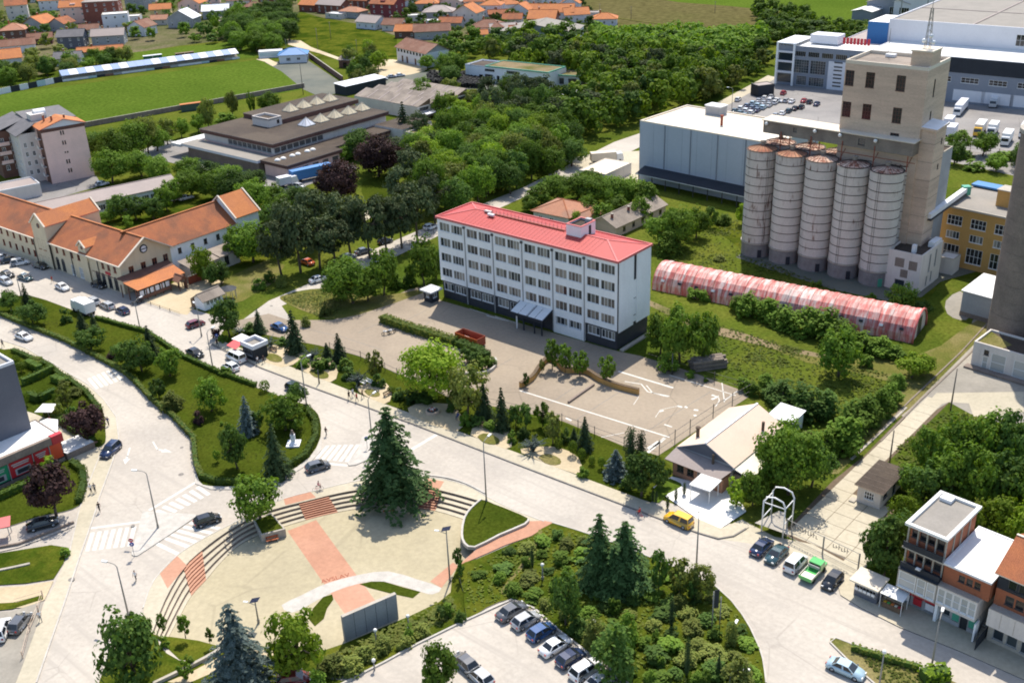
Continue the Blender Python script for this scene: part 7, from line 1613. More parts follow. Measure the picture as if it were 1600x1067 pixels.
hedge('hedge','clipped hedge square of the left garden, front side',[(46,622),(62,628),(88,616)],1.4,1.5,.15,'clipped hedges','hedge_leaf',.15)
hedge('hedge','clipped hedge piece shading the top of the left garden',[(44,570),(64,580)],1.6,1.4,.15,'clipped hedges','hedge_leaf',.15)
hedge('hedge','dark clipped hedge block in the middle of the left garden',[(84,594),(104,602)],1.8,1.3,.15,'clipped hedges','hedge_leaf',.15)
hedge('hedge','outer garden hedge along the curved pavement',[(20,549),(44,559),(78,573),(92,585),(112,597),(136,615),(158,644)],1.1,.8,.15,'clipped hedges','hedge_leaf',.15)
hedge('hedge','hedge between garden and supermarket steps',[(86,652),(118,676),(146,692)],1.5,1.2,.15,'clipped hedges','hedge_leaf',.15)
hedge('hedge','hedge under the supermarket poster windows',[(-10,784),(40,762),(62,750)],1.4,1.2,.15,'clipped hedges','hedge_leaf',.15)
hedge('hedge','hedge round the corner lawn below the supermarket',[(112,724),(130,736),(132,756),(124,786)],1.3,.9,.15,'clipped hedges','hedge_leaf',.15)
hedge('hedge','low ragged hedge on the lawn tongue at lower right',[(1330,1014),(1380,1030),(1436,1046)],.8,.8,.14,'clipped hedges','leaf_olive')
hedge('hedge','young ivy hedge with bright leaves at the tongue end',[(1440,1062),(1480,1056)],2.0,1.4,.14,'clipped hedges','leaf_light',.22)
hedge('hedge','dark row of trimmed trees behind the grandstand',[(150,90),(196,104)],2.0,2.4,0,'clipped hedges','leaf_deep',.5,6)
# uncut grass and weeds
def weeds(name, poly, n, z, m, s0, s1, seed):
 rnd.seed(seed); w = [Vector(G(*p, max(z, -.5))[:2]) for p in poly]; x0, x1 = min(p.x for p in w), max(p.x for p in w); y0, y1 = min(p.y for p in w), max(p.y for p in w); b = MB(); k = 0; cl = [(rnd.uniform(x0, x1), rnd.uniform(y0, y1), rnd.uniform(1,4)) for _ in range(40)]
 while k < n:
  if rnd.random() < .6: c = rnd.choice(cl); p = Vector((rnd.gauss(c[0], c[2]), rnd.gauss(c[1], c[2])))
  else: p = Vector((rnd.uniform(x0, x1), rnd.uniform(y0, y1)))
  k += 1
  if not inside(p, w): continue
  s = rnd.uniform(s0, s1); quad(b, Vector((p.x, p.y, z+s*.5)), Vector((rnd.uniform(-1,1), rnd.uniform(-1,1),2.2)), s, m)
 return stuff(b.build(name))
weeds('wild_grass',[(722,900),(800,852),(863,822),(960,854),(1050,890),(1119,922),(1158,963),(1178,1002),(1190,1067),(1000,1080),(960,1046),(870,980),(800,932),(730,960)],5200,.13,'grass_blade',.08,.30,1)
scatter('low in the park weeds','bushes of the corner park',[(730,905),(800,860),(862,832),(960,862),(1046,898),(1110,930),(1150,972),(1168,1010),(1174,1067),(1010,1067),(930,1010),(880,970),(800,926)],2.4,'OhHKOhk',(2.0,4.6),(1.6,3.6),31,(),85,.13)
weeds('weeds',[(560,1046),(640,1010),(716,972),(706,930),(640,966),(560,1000),(510,1030),(490,1062)],3000,-.5,'leaf_olive',.15,.4,2)
weeds('meadow_grass',[(1020,470),(1100,500),(1230,540),(1300,560),(1410,590),(1400,640),(1300,740),(1240,700),(1180,610),(1110,590),(1030,540)],6500,0,'grass_blade',.12,.36,3)
weeds('dry_weeds',[(440,466),(500,452),(540,462),(530,490),(500,496)],1500,.016,'leaf_olive',.12,.3,4)
weeds('tongue_grass',[(1340,1014),(1440,1052),(1500,1080),(1380,1075)],1200,.14,'grass_blade',.1,.25,5)
weeds('orchard_grass',[(1400,700),(1480,640),(1600,690),(1600,880),(1480,860),(1400,800)],5000,0,'grass_blade',.15,.4,6)
weeds('silo_weeds',[(1020,400),(1160,340),(1170,400),(1300,450),(1390,480),(1380,500),(1200,450),(1060,410)],4000,0,'grass_blade',.15,.4,7)
weeds('lawn_weeds',[(0,474),(160,510),(290,565),(400,612),(480,650),(480,710),(380,750),(320,745),(300,680),(220,590),(100,525)],5000,.13,'grass_blade',.06,.16,8)
# ---------------- vehicles
def car_proto(kind):
 "front towards +x; returns list of (name, mesh, location, [sub-parts])"
 L, Wd, H, hood, belt, cab = {'hatch': (4.0,1.72,1.48,.82,.95,(-1.85,-1.35,.35,1.15)),'sedan': (4.5,1.76,1.44,.85,.95,(-1.55,-.95,.40,1.20)),'suv': (4.5,1.84,1.68,1.0,1.08,(-2.15,-1.75,.40,1.15)),
  'estate': (4.6,1.76,1.48,.86,.95,(-2.15,-1.75,.40,1.20)),'van': (4.9,1.9,1.98,1.10,1.15,(-2.4,-2.3,1.05,1.75)),'caddy': (4.4,1.82,1.84,1.02,1.1,(-2.1,-1.9,.55,1.2))}[kind]
 h = L/2; w = Wd/2; zb = .24; b = MB()
 xs = [-h, -h+.10,-h+.5, cab[0]+.1, cab[3], h-.55, h-.12, h]; tp = [zb+.38, belt-.16, belt-.02, belt, belt-.02, hood-.05, hood-.2, zb+.30]; ww = [w-.20, w-.06, w, w, w, w-.02, w-.12, w-.28]
 if kind in ('suv','hatch','estate','van','caddy'): tp[1] = belt-.04; tp[2] = belt
 rings = [[(x, -a, zb+.03),(x, -a-.0,(zb+t)/2),(x, -a*.95, t),(x, a*.95, t),(x, a, (zb+t)/2),(x, a, zb+.03)] for x, t, a in zip(xs, tp, ww)]
 v = [p for r in rings for p in r]; f = []
 for i in range(len(rings)-1):
  for k in range(6):
   a, c = i*6+k, i*6+(k+1) % 6; f.append((a, c, c+6, a+6))
 f += [tuple(range(6))[::-1], tuple(range(len(v)-6, len(v)))]
 b.faces(v, [q[::-1] for q in f],'car_black', True); b.box(-h+.05, h-.05,-w+.12, w-.12, zb-.06, zb+.06,'dark_metal'); body = b.mesh('body')
 c = MB(); x0, x1, x2, x3 = cab; wb, wt = w*.94, w*.74
 B0 = [(x0,-wb, belt-.02),(x3,-wb, belt-.04),(x3, wb, belt-.04),(x0, wb, belt-.02)]; T0 = [(x1,-wt, H-.03),(x2,-wt, H-.03),(x2, wt, H-.03),(x1, wt, H-.03)]; xm = (x1+x2)/2
 c.faces(B0+T0+[(xm, -wt*.96, H),(xm, wt*.96, H)],[(0,1,5,4),(1,2,6,5),(2,3,7,6),(3,0,4,7),(4,5,8),(7,9,6),(5,6,9,8),(8,9,7,4)],'car_black')
 parts = [('body', body, (0,0,0),[]),('cabin', c.mesh('cabin'),(0,0,0),[])]
 def pane(nm, q, i0=.06):
  m = sum((Vector(p) for p in q), Vector())/4; n = (Vector(q[1])-Vector(q[0])).cross(Vector(q[3])-Vector(q[0])).normalized()*.012; g = MB(); g.face([Vector(p).lerp(m, i0*2.2)+n for p in q],'car_glass'); parts.append((nm, g.mesh(nm),(0,0,0),[]))
 B, T_ = [Vector(p) for p in B0],[Vector(p) for p in T0]
 pane('windscreen',[B[1], B[2], T_[2], T_[1]]); pane('rear_window',[B[3], B[0], T_[0], T_[3]])
 for s, (i, j, k, l) in enumerate(((0,1,5,4),(2,3,7,6))):
  q = [B[i], B[j], T_[j], T_[i]]; mid = .52
  q1 = [q[0], q[0].lerp(q[1], mid-.02), q[3].lerp(q[2], mid-.02), q[3]]; q2 = [q[0].lerp(q[1], mid+.02), q[1], q[2], q[3].lerp(q[2], mid+.02)]
  if kind == 'van' : q1, q2 = [q[0].lerp(q[1],.05), q[0].lerp(q[1],.55), q[3].lerp(q[2],.55), q[3].lerp(q[2],.05)], q2
  pane('side_window', q1,.05); pane('side_window', q2,.05)
 t = MB(); r = .33 if kind != 'suv' else .36
 wl = MB(); wl.tube([(0,-.11,0),(0,.11,0)], r, 'tyre',14); wm = wl.mesh('wheel'); hb = MB(); hb.tube([(0,-.125,0),(0,.125,0)], r*.62,'hub',10); hm = hb.mesh('rim')
 for x in (-h*.60, h*.62):
  for s in (-1,1): parts.append(('wheel', wm, (x, s*(w-.10), r),[('rim', hm)]))
 for s in (-1,1):
  g = MB(); g.box(h-.14, h-.02, s*(w-.34)-.16, s*(w-.34)+.16, zb+.30, zb+.46,'lamp_glass'); parts.append(('headlight', g.mesh('headlight'),(0,0,0),[]))
  g = MB(); g.box(-h-.01,-h+.12, s*(w-.26)-.12, s*(w-.26)+.12, zb+.36, zb+.58,'tail_red'); parts.append(('tail_light', g.mesh('tail_light'),(0,0,0),[]))
  g = MB(); g.box(x3-.25, x3-.08, s*w, s*(w+.16), belt, belt+.14,'dark_metal') if s > 0 else g.box(x3-.25, x3-.08,-w-.16,-w, belt, belt+.14,'dark_metal'); parts.append(('mirror', g.mesh('mirror'),(0,0,0),[]))
 g = MB(); g.box(-h-.02,-h+.02,-.26,.26, zb+.2, zb+.31,'white_paint'); parts.append(('number_plate', g.mesh('number_plate'),(0,0,0),[]))
 if kind == 'suv':
  g = MB(); g.bar((x1,-wt+.06, H+.05),(x2,-wt+.06, H+.05),.05,.05,'hub'); g.bar((x1, wt-.06, H+.05),(x2, wt-.06, H+.05),.05,.05,'hub'); parts.append(('roof_rail', g.mesh('roof_rail'),(0,0,0),[]))
 return parts
CARS = {k: car_proto(k) for k in ('hatch','sedan','suv','estate','van','caddy')}
def car(px, py, hd, kind, col, label, group='cars on the streets', z=None, cat='car'):
 "px, py: middle of the car on the road; hd: heading in degrees"
 g = G(px, py); r = thing('van' if cat == 'van' else 'parked_car' if 'parked' in label else 'car', label, cat, (g.x, g.y, .02 if z is None else z), radians(hd), group)
 for nm, me, lc, subs in CARS[kind]:
  o = put(nm, me, r, lc)
  if nm in ('body','cabin'): o.material_slots[0].link = 'OBJECT'; o.material_slots[0].material = M('car_'+col)
  for sn_, sm_ in subs: put(sn_, sm_, o)
 return r
A_, B_ = -42,48
for a in [(98,452, A_, 'sedan','white','white saloon driving past the cream shopping house'),(145,475, A_+180,'suv','silver','silver off-roader, first of three parked by the median lawn'),(168,481, A_+180,'estate','silver','pale estate car, middle of three parked by the median lawn'),(192,489, A_+180,'hatch','navy','dark blue hatchback, last of three parked by the median lawn'),
          (32,414,20,'suv','white','white off-roader parked before the left shop arcade'),(64,419, A_+8,'sedan','black','black saloon parked close to the shopping house wall'),(155,449, A_+6,'hatch','black','black hatchback parked in shade before the arches'),(40,437, A_+6,'sedan','teal','black-green saloon by the lamp post at left'),(10,443, A_, 'estate','silver','silver car at the left edge beside a black saloon'),(4,406,15,'hatch','white','white hatchback at the left edge before the arcade'),(16,410,20,'sedan','black','dark saloon between two white cars at the left arcade'),(12,432, A_+6,'sedan','black','black saloon second row at the left edge'),
          (38,530, A_+8,'sedan','white','white saloon driving on the left carriageway'),(306,510, B_-6,'hatch','darkred','dark red car turning at the junction'),(305,555, A_, 'sedan','black','black saloon passing the red kiosk'),(361,577, A_+180,'hatch','white','white hatchback beside the white minibus'),(462,611, A_, 'estate','black','black car half hidden by the tree of the median tip'),(497,733,28,'hatch','grey','dark grey hatchback at the crossing by the cedar'),(325,817,30,'hatch','black','black hatchback beside the triangular traffic island'),(174,708,-103,'suv','navy','dark navy off-roader half on the left pavement'),
          (437,515, A_, 'sedan','blue','blue saloon behind the roadside spruce'),(498,440, B_-14,'sedan','white','white saloon leaving the tree lined side street'),(480,413, A_+180,'sedan','orange','orange red car in the shade of the pines'),(673,358, B_-10,'hatch','white','white car parked up the side street by the block'),(468,294, A_+10,'hatch','silver','silver hatchback beside the white truck cab'),(291,312,40,'sedan','white','white car behind the tiled wing'),(545,405, B_-12,'hatch','silver','silver car under the pines of the side street'),(568,396, B_-12,'sedan','grey','grey car under the pines of the side street'),(602,380, B_-12,'hatch','black','black car parked further up the side street'),(160,290,35,'hatch','white','white car in the court beside the apartment block')]: car(*a)
car(1060,818, A_+180,'caddy','yellow','bright yellow high roof car at the cafe kerb')
for a in [(1190,859, B_, 'sedan','navy','navy saloon, first of the five in the gate row'),(1213,871, B_+180,'sedan','teal','green-black saloon, second in the gate row'),(1243,885, B_, 'caddy','white','white small van parked third in the gate row'),(1300,912, B_+180,'hatch','black','black hatchback, last in the gate row next to the kiosk')]: car(*a, group='vehicles parked before the works gate')
car(1321,1050, A_+3,'sedan','skyblue','pale blue saloon by the lawn tongue at bottom right')
for a in [(846,992,38,'hatch','blue','blue car parked first along the weedy park kerb'),(868,1014,38,'sedan','white','white saloon parked second along the weedy park kerb'),(892,1033,38,'hatch','navy','navy hatchback parked third along the weedy park kerb'),(916,1052,38,'suv','white','white off-roader parked fourth along the weedy park kerb'),(938,1069,38,'sedan','silver','silver car parked last along the weedy park kerb'),(726,1040,130,'hatch','grey','dark grey car in the lot beside the small tree'),(750,1062,130,'hatch','silver','silver car in the lot at the bottom edge'),(800,960,38,'sedan','grey','grey saloon at the top corner of the lot'),(822,974,38,'hatch','silver','silver hatchback near the top corner of the lot')]: car(*a, group='cars in the lower car park')
for a in [(4,990,100,'suv','white','white car at the left edge behind the low fence',.14),(33,979,82,'hatch','grey','dark grey hatchback beside the low fence posts',.14),(68,824,25,'sedan','black','black saloon below the corner lawn',.13),(460,1066,10,'hatch','darkred','dark red car in the shade below the bright tree')]: car(*a[:6],'cars in the lower car park', a[6] if len(a) > 6 else None)
car(369,563, A_+180,'van','white','white minibus with a long roof at the red kiosk', cat='van'); car(1215,160, A_, 'hatch','white','white hatchback, first in the depot front row','cars at the depot');
cols = ['white','silver','black','red','navy','grey']
for i, (x, y, c_, l_) in enumerate([(1228,160,'silver','silver car, second in the depot front row'),(1237,161,'white','white car, third in the depot front row'),(1224,148,'red','red car behind the depot front row'),(1256,160,'red','red car alone in the middle of the depot row'),(1265,162,'black','black car right of the red depot car'),(1276,165,'navy','dark car at the right end of the depot row'),(1153,158,'white','white car by the depot lamp'),(1205,154,'silver','silver car beside the dark depot hut'),(1232,176,'teal','dark green car in the lower depot row'),(1242,172,'black','black car in the lower depot row'),(1252,170,'black','black car at the end of the lower depot row'),(1222,180,'white','white car in the lower depot row'),(1212,183,'silver','silver car at the start of the lower depot row')]): car(x, y, 60,('hatch','sedan')[i % 2], c_, l_, 'cars at the depot')
k = 0
for r_ in range(3):
 for q in range(6):
  k += 1; x, y = 1148+q*9.4+r_*8,176-q*4.0+r_*3.4
  car(x, y, 60,('hatch','sedan')[k % 2],['white','silver','skyblue','navy','white','teal'][(k*5) % 6], f'small car, {nth(q+1)} in the {nth(r_+1)} packed row of the depot lot','cars packed in the depot lot')
def lorry(px, py, hd, label, cabm, boxm, L=8.0, boxh=2.6, name='lorry', group='lorries and trailers', cab=True):
 g = G(px, py); r = thing(name, label, 'lorry',(g.x, g.y, .02), radians(hd), group); x = L/2
 b = MB(); b.box(-x, x-2.2 if cab else x, -1.25,1.25,.95,.95+boxh, boxm); b.build('cargo_box', r); b = MB(); b.box(-x+.2, x-.2,-.5,.5,.6,.94,'dark_metal'); b.build('chassis', r)
 if cab:
  b = MB(); b.faces([(x-2.1,-1.2,.5),(x, -1.2,.5),(x, 1.2,.5),(x-2.1,1.2,.5),(x-2.1,-1.15,2.8),(x-.35,-1.15,2.8),(x-.35,1.15,2.8),(x-2.1,1.15,2.8),(x, -1.2,1.5),(x, 1.2,1.5)],[(0,1,8,5,4),(1,2,9,8),(8,9,6,5),(2,3,7,6,9),(3,0,4,7),(4,5,6,7)], cabm); b.build('cab', r)
  b = MB(); b.face([(x+.0,-1.05,1.58),(x+.0,1.05,1.58),(x-.3,1.0,2.6),(x-.3,-1.0,2.6)],'car_glass'); b.build('windscreen', r)
 wl = MB(); wl.tube([(0,-.16,0),(0,.16,0)],.5,'tyre',12); wm = wl.mesh('wheel')
 for q in ((-x+1.2,-x+2.4, x-1.1) if L > 6 else (-x+1, x-1)):
  for s in (-1,1): put('wheel', wm, r, (q, s*1.08,.5))
for a in [(1500,176,-122,'white articulated lorry backed against the loading hall','car_white','hall_white',14),(1530,209,-122,'yellow cabbed lorry with a white box on the loading yard','car_yellow','white_roof',10),(1550,210,-122,'white lorry right beside the yellow one','car_white','white_roof',8),(1572,224,-122,'white box lorry at the yard fence','car_white','white_roof',9),(1600,212,-122,'white lorry cut by the right edge','car_white','hall_white',9),(1553,166,-122,'lorry docked deep in the loading bay','car_silver','hall_white',8)]: lorry(*a)
lorry(1486,213,-122,'white box trailer standing by the work tower','car_white','hall_white',6, cab=False, name='trailer'); lorry(1482,200,-122,'second white trailer half behind the tower','car_white','hall_white',6, cab=False, name='trailer')
lorry(487,280,36,'long blue curtain trailer parked at the school','car_blue','blue_sheet',13,2.8,'trailer', cab=False); lorry(450,291,36,'white box truck in front of the blue trailer','car_white','hall_white',6,2.2)
lorry(948,254,8,'pale lorry on the loading apron','car_white','membrane',10,2.4); lorry(888,160,55,'white coach by the pines','car_white','hall_white',9); lorry(901,158,55,'second white coach right of the first by the pines','car_white','hall_white',9)
lorry(132,489, A_+180,'white delivery truck with a yellow tail behind the median trees','car_white','white_roof',6.4,2.2); g = G(1270,898); pk = thing('pickup','bright green pickup with an open white bed, fourth in the gate row','pickup',(g.x, g.y, .02), radians(B_),'vehicles parked before the works gate')
for nm, m_, bx in (('cab','car_green',(.3,1.6,-.85,.85,.55,1.75)),('bonnet','car_green',(1.6,2.4,-.82,.82,.5,1.0)),('bed','car_green',(-2.4,.25,-.9,.9,.55,.75)),('bed_liner','cream_paint',(-2.3,-.9,-.82,.82,.751,.86)),('tailgate','car_green',(-2.46,-2.38,-.9,.9,.6,1.1)),('side_board','cream_paint',(-2.38,.2,-.92,-.86,.75,1.1)),('side_board','cream_paint',(-2.38,.2,.86,.92,.75,1.1)),('windscreen','car_glass',(1.58,1.62,-.75,.75,1.05,1.6)),('rear_window','car_glass',(.28,.31,-.7,.7,1.15,1.6)),('roll_bar','grey_metal',(.0,.1,-.8,.8,1.1,1.5))): b = MB(); b.box(*bx, m_); b.build(nm, pk)
wl = MB(); wl.tube([(0,-.13,0),(0,.13,0)],.36,'tyre',12); wm = wl.mesh('wheel')
for x in (-1.5,1.5):
 for s in (-1,1): put('wheel', wm, pk, (x, s*.8,.36))
def motorbike(px, py, hd, label, cover):
 g = G(px, py); r = thing('motorcycle', label, 'motorcycle',(g.x, g.y, .02), radians(hd)); t = MB(); n = 14
 for x in (-.72,.72):
  w = MB(); ring = [(x+.3*cos(k*2*pi/n),0,.3+.3*sin(k*2*pi/n)) for k in range(n+1)]; w.tube(ring, .06,'tyre',6, False); w.build('wheel', r)
 b = MB(); b.tube([(-.72,0,.3),(-.2,0,.5),(.35,0,.75),(.72,0,.3)],.05,'dark_metal',6); b.tube([(.3,0,.7),(.45,0,1.0)],.04,'hub',6); b.build('frame', r); b = MB(); b.ball((.1,0,.78),.22, cover, 8,6,.7); b.ball((.45,0,.85),.2, cover, 8,6); b.build('tank', r); b = MB(); b.box(-.75,-.05,-.14,.14,.68,.8,'dark_metal'); b.build('saddle', r); b = MB(); b.bar((.42,-.38,1.0),(.42,.38,1.0),.04,.04,'dark_metal'); b.build('handlebar', r)
for a in [(604,523,200,'white scooter in the yard, left of a pair','car_white'),(612,521,215,'white touring motorcycle in the yard, right of a pair','car_white'),(212,477,10,'black motorcycle parked beside the terrace porch','car_black'),(218,474,20,'second black motorcycle beside the terrace porch','car_black')]: motorbike(*a)
# ---------------- people
def body(pose):
 "one continuous figure grown with a skin over a skeleton; front towards +x"
 lean, sw, sit = {'walk': (.03,.26,0),'stand': (0,.06,0),'sit': (-.05,0,1),'ride': (.22,.1,2)}[pose]
 V, E, R = [],[],[]
 def add(p, r, par=None):
  V.append(p); R.append(r); i = len(V)-1
  if par is not None: E.append((par, i))
  return i
 hip = .95 if not sit else .52
 pel = add((0,0, hip),.13); wst = add((lean*.4,0, hip+.2),.115, pel); ch = add((lean, 0, hip+.42),.14, wst); nk = add((lean*1.1,0, hip+.56),.055, ch); hd = add((lean*1.2+.01,0, hip+.68),.085, nk); tp = add((lean*1.2,0, hip+.77),.075, hd); add((lean*1.2+.105,0, hip+.68),.018, hd)
 for s in (-1,1):
  d = s*sw; sh = add((lean, s*.19, hip+.48),.06, ch)
  el = add((lean-d*.35 if not sit else lean+.12, s*.24, hip+.21),.045, sh); wr = add(((lean-d*.5+.07) if not sit else lean+.33, s*.22, hip-.02 if not sit else hip+.12),.032, el); pm = add((V[wr][0]+.03, s*.22, V[wr][2]-.07),.034, wr)
  for k in range(4): add((V[pm][0]-.03+.02*k, s*(.215+.01*k), V[pm][2]-.085-.01*(k % 3)),.009, pm)
  add((V[pm][0]+.05, s*.20, V[pm][2]-.045),.010, pm)
  if sit: kn = add((.42, s*.12, hip+.02),.068, pel); an = add((.44, s*.12,.09),.045, kn); add((.58, s*.12,.04),.042, an)
  else: kn = add((d*.42+.03, s*.10,.50),.065, pel); an = add((d*.9-.06*(d < 0), s*.10,.08+.05*(d < 0)),.042, kn); add((V[an][0]+.15, s*.11,.035+.03*(d < 0)),.04, an)
 me = bpy.data.meshes.new('b'); me.from_pydata(V, E, []); o = bpy.data.objects.new('b', me); C.objects.link(o)
 m = o.modifiers.new('s','SKIN'); m.use_smooth_shade = True; o.modifiers.new('u','SUBSURF').levels = 1
 for i, r in enumerate(R): me.skin_vertices[0].data[i].radius = (r, r)
 me.skin_vertices[0].data[0].use_root = True
 bpy.context.view_layer.update(); out = bpy.data.meshes.new_from_object(o.evaluated_get(bpy.context.evaluated_depsgraph_get())); bpy.data.objects.remove(o); out.name = 'person'; out.materials.clear()
 for q in ('skin','cloth_jeans','cloth_white','cloth_black'): out.materials.append(M(q))
 for p in out.polygons:
  z = p.center.z; y = abs(p.center.y); p.material_index = 3 if z < .1 else 1 if z < hip+.06 and y < .205 and not (sit and z > hip+.1) else 0 if z > hip+.53 or (y > .2 and z < hip+.3) else 2; p.use_smooth = True
 h = MB(); h.ball((lean*1.2-.015,0, hip+.735),.105,'hair',8,6,1.0,-.15); return out, h.mesh('hair')
POSE = {k: body(k) for k in ('walk','stand','sit','ride')}
def person(px, py, hd, pose, top, legs, label, z=.125, group='people in the street'):
 g = G(px, py, z); me, hm = POSE[pose]; r = put('person', me, None, (g.x, g.y, z), radians(hd)); tag(r, label, 'person', group)
 for i, m_ in ((1, legs),(2, top)): r.material_slots[i].link = 'OBJECT'; r.material_slots[i].material = M('cloth_'+m_)
 put('hair', hm, r); return r
for a in [(403,569, A_, 'walk','white','dark','person in a white top walking near the red kiosk'),(412,567, A_, 'walk','dark','dark','person all in dark clothes walking near the red kiosk'),(546,624, A_+170,'walk','black','dark','person in a black top, leftmost of four on the pavement'),(552,620, A_+175,'walk','white','jeans','person in a white top, second of four on the pavement'),(558,627, A_+180,'walk','red','dark','person in a red top, third of four on the pavement'),(567,622, A_+180,'walk','tan','dark','person in tan, rightmost of four on the pavement'),
          (170,665,100,'walk','blue','black','person in blue walking by the plum tree'),(143,770,-70,'walk','white','dark','person in a light top, left of two by the left kerb'),(149,769,-70,'walk','grey','dark','person in grey, right of two by the left kerb'),(156,799,-80,'walk','black','black','person in black stepping off the left kerb'),(64,970,-60,'walk','white','grey','person in white beside the low fence posts'),(5,542,-40,'walk','grey','dark','person at the left edge of the garden pavement'),(340,541,130,'walk','black','black','person in black by the blue sign')]: person(*a)
for a in [(510,681,60,'walk','black','dark','person in black crossing the roadway by the median tip'),(213,907,-100,'walk','white','dark','person in white crossing the wide roadway'),(82,442,-30,'walk','red','tan','person in a pink top before the shopping house')]: person(*a, z=.01)
for a in [(498,577,-120,'sit','grey','dark','person in grey sitting on the bench by the juniper'),(597,604,-100,'sit','black','jeans','person in black sitting at the end of the white bench'),(716,654,-130,'sit','blue','jeans','person in blue sitting in the shade by the fountain')]: person(*a)
for a in [(1401,938,120,'stand','black','black','person in black standing at the fruit stall'),(1409,935,150,'stand','grey','dark','person in grey standing beside the fruit stall'),(392,557,40,'stand','dark','dark','person standing at the kiosk counter in the shade'),(80,664,60,'stand','red','dark','person under the white sunshade by the supermarket')]: person(*a)
def cyclist(px, py, hd, top, lab):
 p = person(px, py, hd, 'ride', top, 'dark', lab[0],.42); c = p.location; bk = thing('bicycle', lab[1],'bicycle',(c.x, c.y, .01), radians(hd)); n = 16
 for x in (-.42,.62): w = MB(); w.tube([(x+.33*cos(k*2*pi/n),0,.33+.33*sin(k*2*pi/n)) for k in range(n+1)],.02,'tyre',5, False); w.build('wheel', bk)
 b = MB()
 for q in (((-.42,0,.33),(-.1,0,.85)),((-.1,0,.85),(.48,0,.88)),((.1,0,.35),(.48,0,.85)),((.1,0,.35),(-.1,0,.85)),((.62,0,.33),(.46,0,1.02)),((-.42,0,.33),(.1,0,.35))): b.bar(*q, .035,.035,'sign_red')
 b.build('frame', bk); b = MB(); b.box(-.24,.04,-.07,.07,.85,.92,'dark_metal'); b.build('saddle', bk); b = MB(); b.bar((.44,-.27,1.03),(.44,.27,1.03),.03,.03,'dark_metal'); b.build('handlebar', bk)
cyclist(496,763,15,'pink',('person in pink riding a bicycle by the cedar','red bicycle ridden by the person in pink')); cyclist(1001,805,135,'red',('person in a red top riding beside the kerb','red bicycle ridden along the kerb near the cafe'))
# ---------------- street furniture
def lamp(px, py, ty, arm, label, z=.12, group='tall street lamps', head='cobra'):
 g = G(px, py, z); h = HZ(px, py, ty); r = thing('street_lamp', label, 'street lamp',(g.x, g.y, z), radians(arm), group)
 b = MB(); b.tube([(0,0,0),(0,0, h*.5),(0,0, h-.35)],[.13,.10,.07],'pole_grey',8); b.cyl(0,0,0,.5,.18,'pole_grey',8); b.build('pole', r)
 if head == 'cobra':
  b = MB(); b.tube([(0,0, h-.4),(.25,0, h-.05),(.8,0, h+.1),(1.5,0, h+.12)],.055,'pole_grey',6); b.build('arm', r); b = MB(); b.box(1.4,2.2,-.15,.15, h+.05, h+.22,'white_paint'); b.build('lamp_head', r)
 elif head == 'solar':
  b = MB(); b.tube([(0,0, h-.9),(1.1,0, h-.5)],.04,'pole_grey',6); b.box(1.0,1.6,-.12,.12, h-.52, h-.42,'white_paint'); b.build('lamp_head', r); b = MB(); b.faces([(-.6,-.5, h+.1),(.6,-.5, h-.25),(.6,.5, h-.25),(-.6,.5, h+.1)],[(0,1,2,3),(3,2,1,0)],'solar_panel'); b.bar((0,0, h-.4),(0,0, h-.1),.1,.1,'pole_grey'); b.build('solar_panel', r)
 elif head == 'globe': b = MB(); b.ball((0,0, h),.26,'lamp_glass',12,8); b.build('globe', r)
 return r
for a in [(247,824,737,170,'street lamp rising from the triangular traffic island'),(201,962,882,160,'street lamp at the left edge of the plaza road'),(760,784,690,60,'street lamp by the planter lawn of the plaza'),(583,702,622,60,'street lamp beside the pointed traffic island'),(480,640,562,45,'street lamp by the black car at the median tip'),(1088,886,810,80,'street lamp among the park trees by the yellow car'),(1455,1044,968,60,'street lamp before the shop row in the shade'),(333,577,518,60,'street lamp on the median edge by the white hatchback'),(219,515,470,60,'street lamp on the median edge below the terrace'),(315,525,478,120,'street lamp at the junction beside the red car'),(33,462,432,60,'street lamp at the left tip of the median'),(1140,1072,1048,0,'street lamp at the bottom of the weedy park'),(1143,178,138,150,'street lamp at the depot lane'),(1142,1000,986,60,'short street lamp in the olive bush of the park')]: lamp(*a)
lamp(703,908,824,170,'solar lamp with a tilted panel at the plaza edge',-1.0,'plaza solar lamps','solar'); lamp(404,972,936,170,'solar lamp behind the drooping cedar',-1.0,'plaza solar lamps','solar')
for i, (x, y, t) in enumerate([(589,1010,984),(639,984,962),(586,1052,1031),(848,905,882),(929,1000,970),(1373,1075,1018)]): lamp(x, y, t, 0,['globe lamp right in front of the monument wall','globe lamp at the right end of the monument wall','globe lamp at the car park kerb','globe lamp by the slim cypress in the park','globe lamp in the bushes above the white cars','globe lamp on the lawn tongue'][i],-.6 if i < 3 else .13,'white globe lamps','globe')
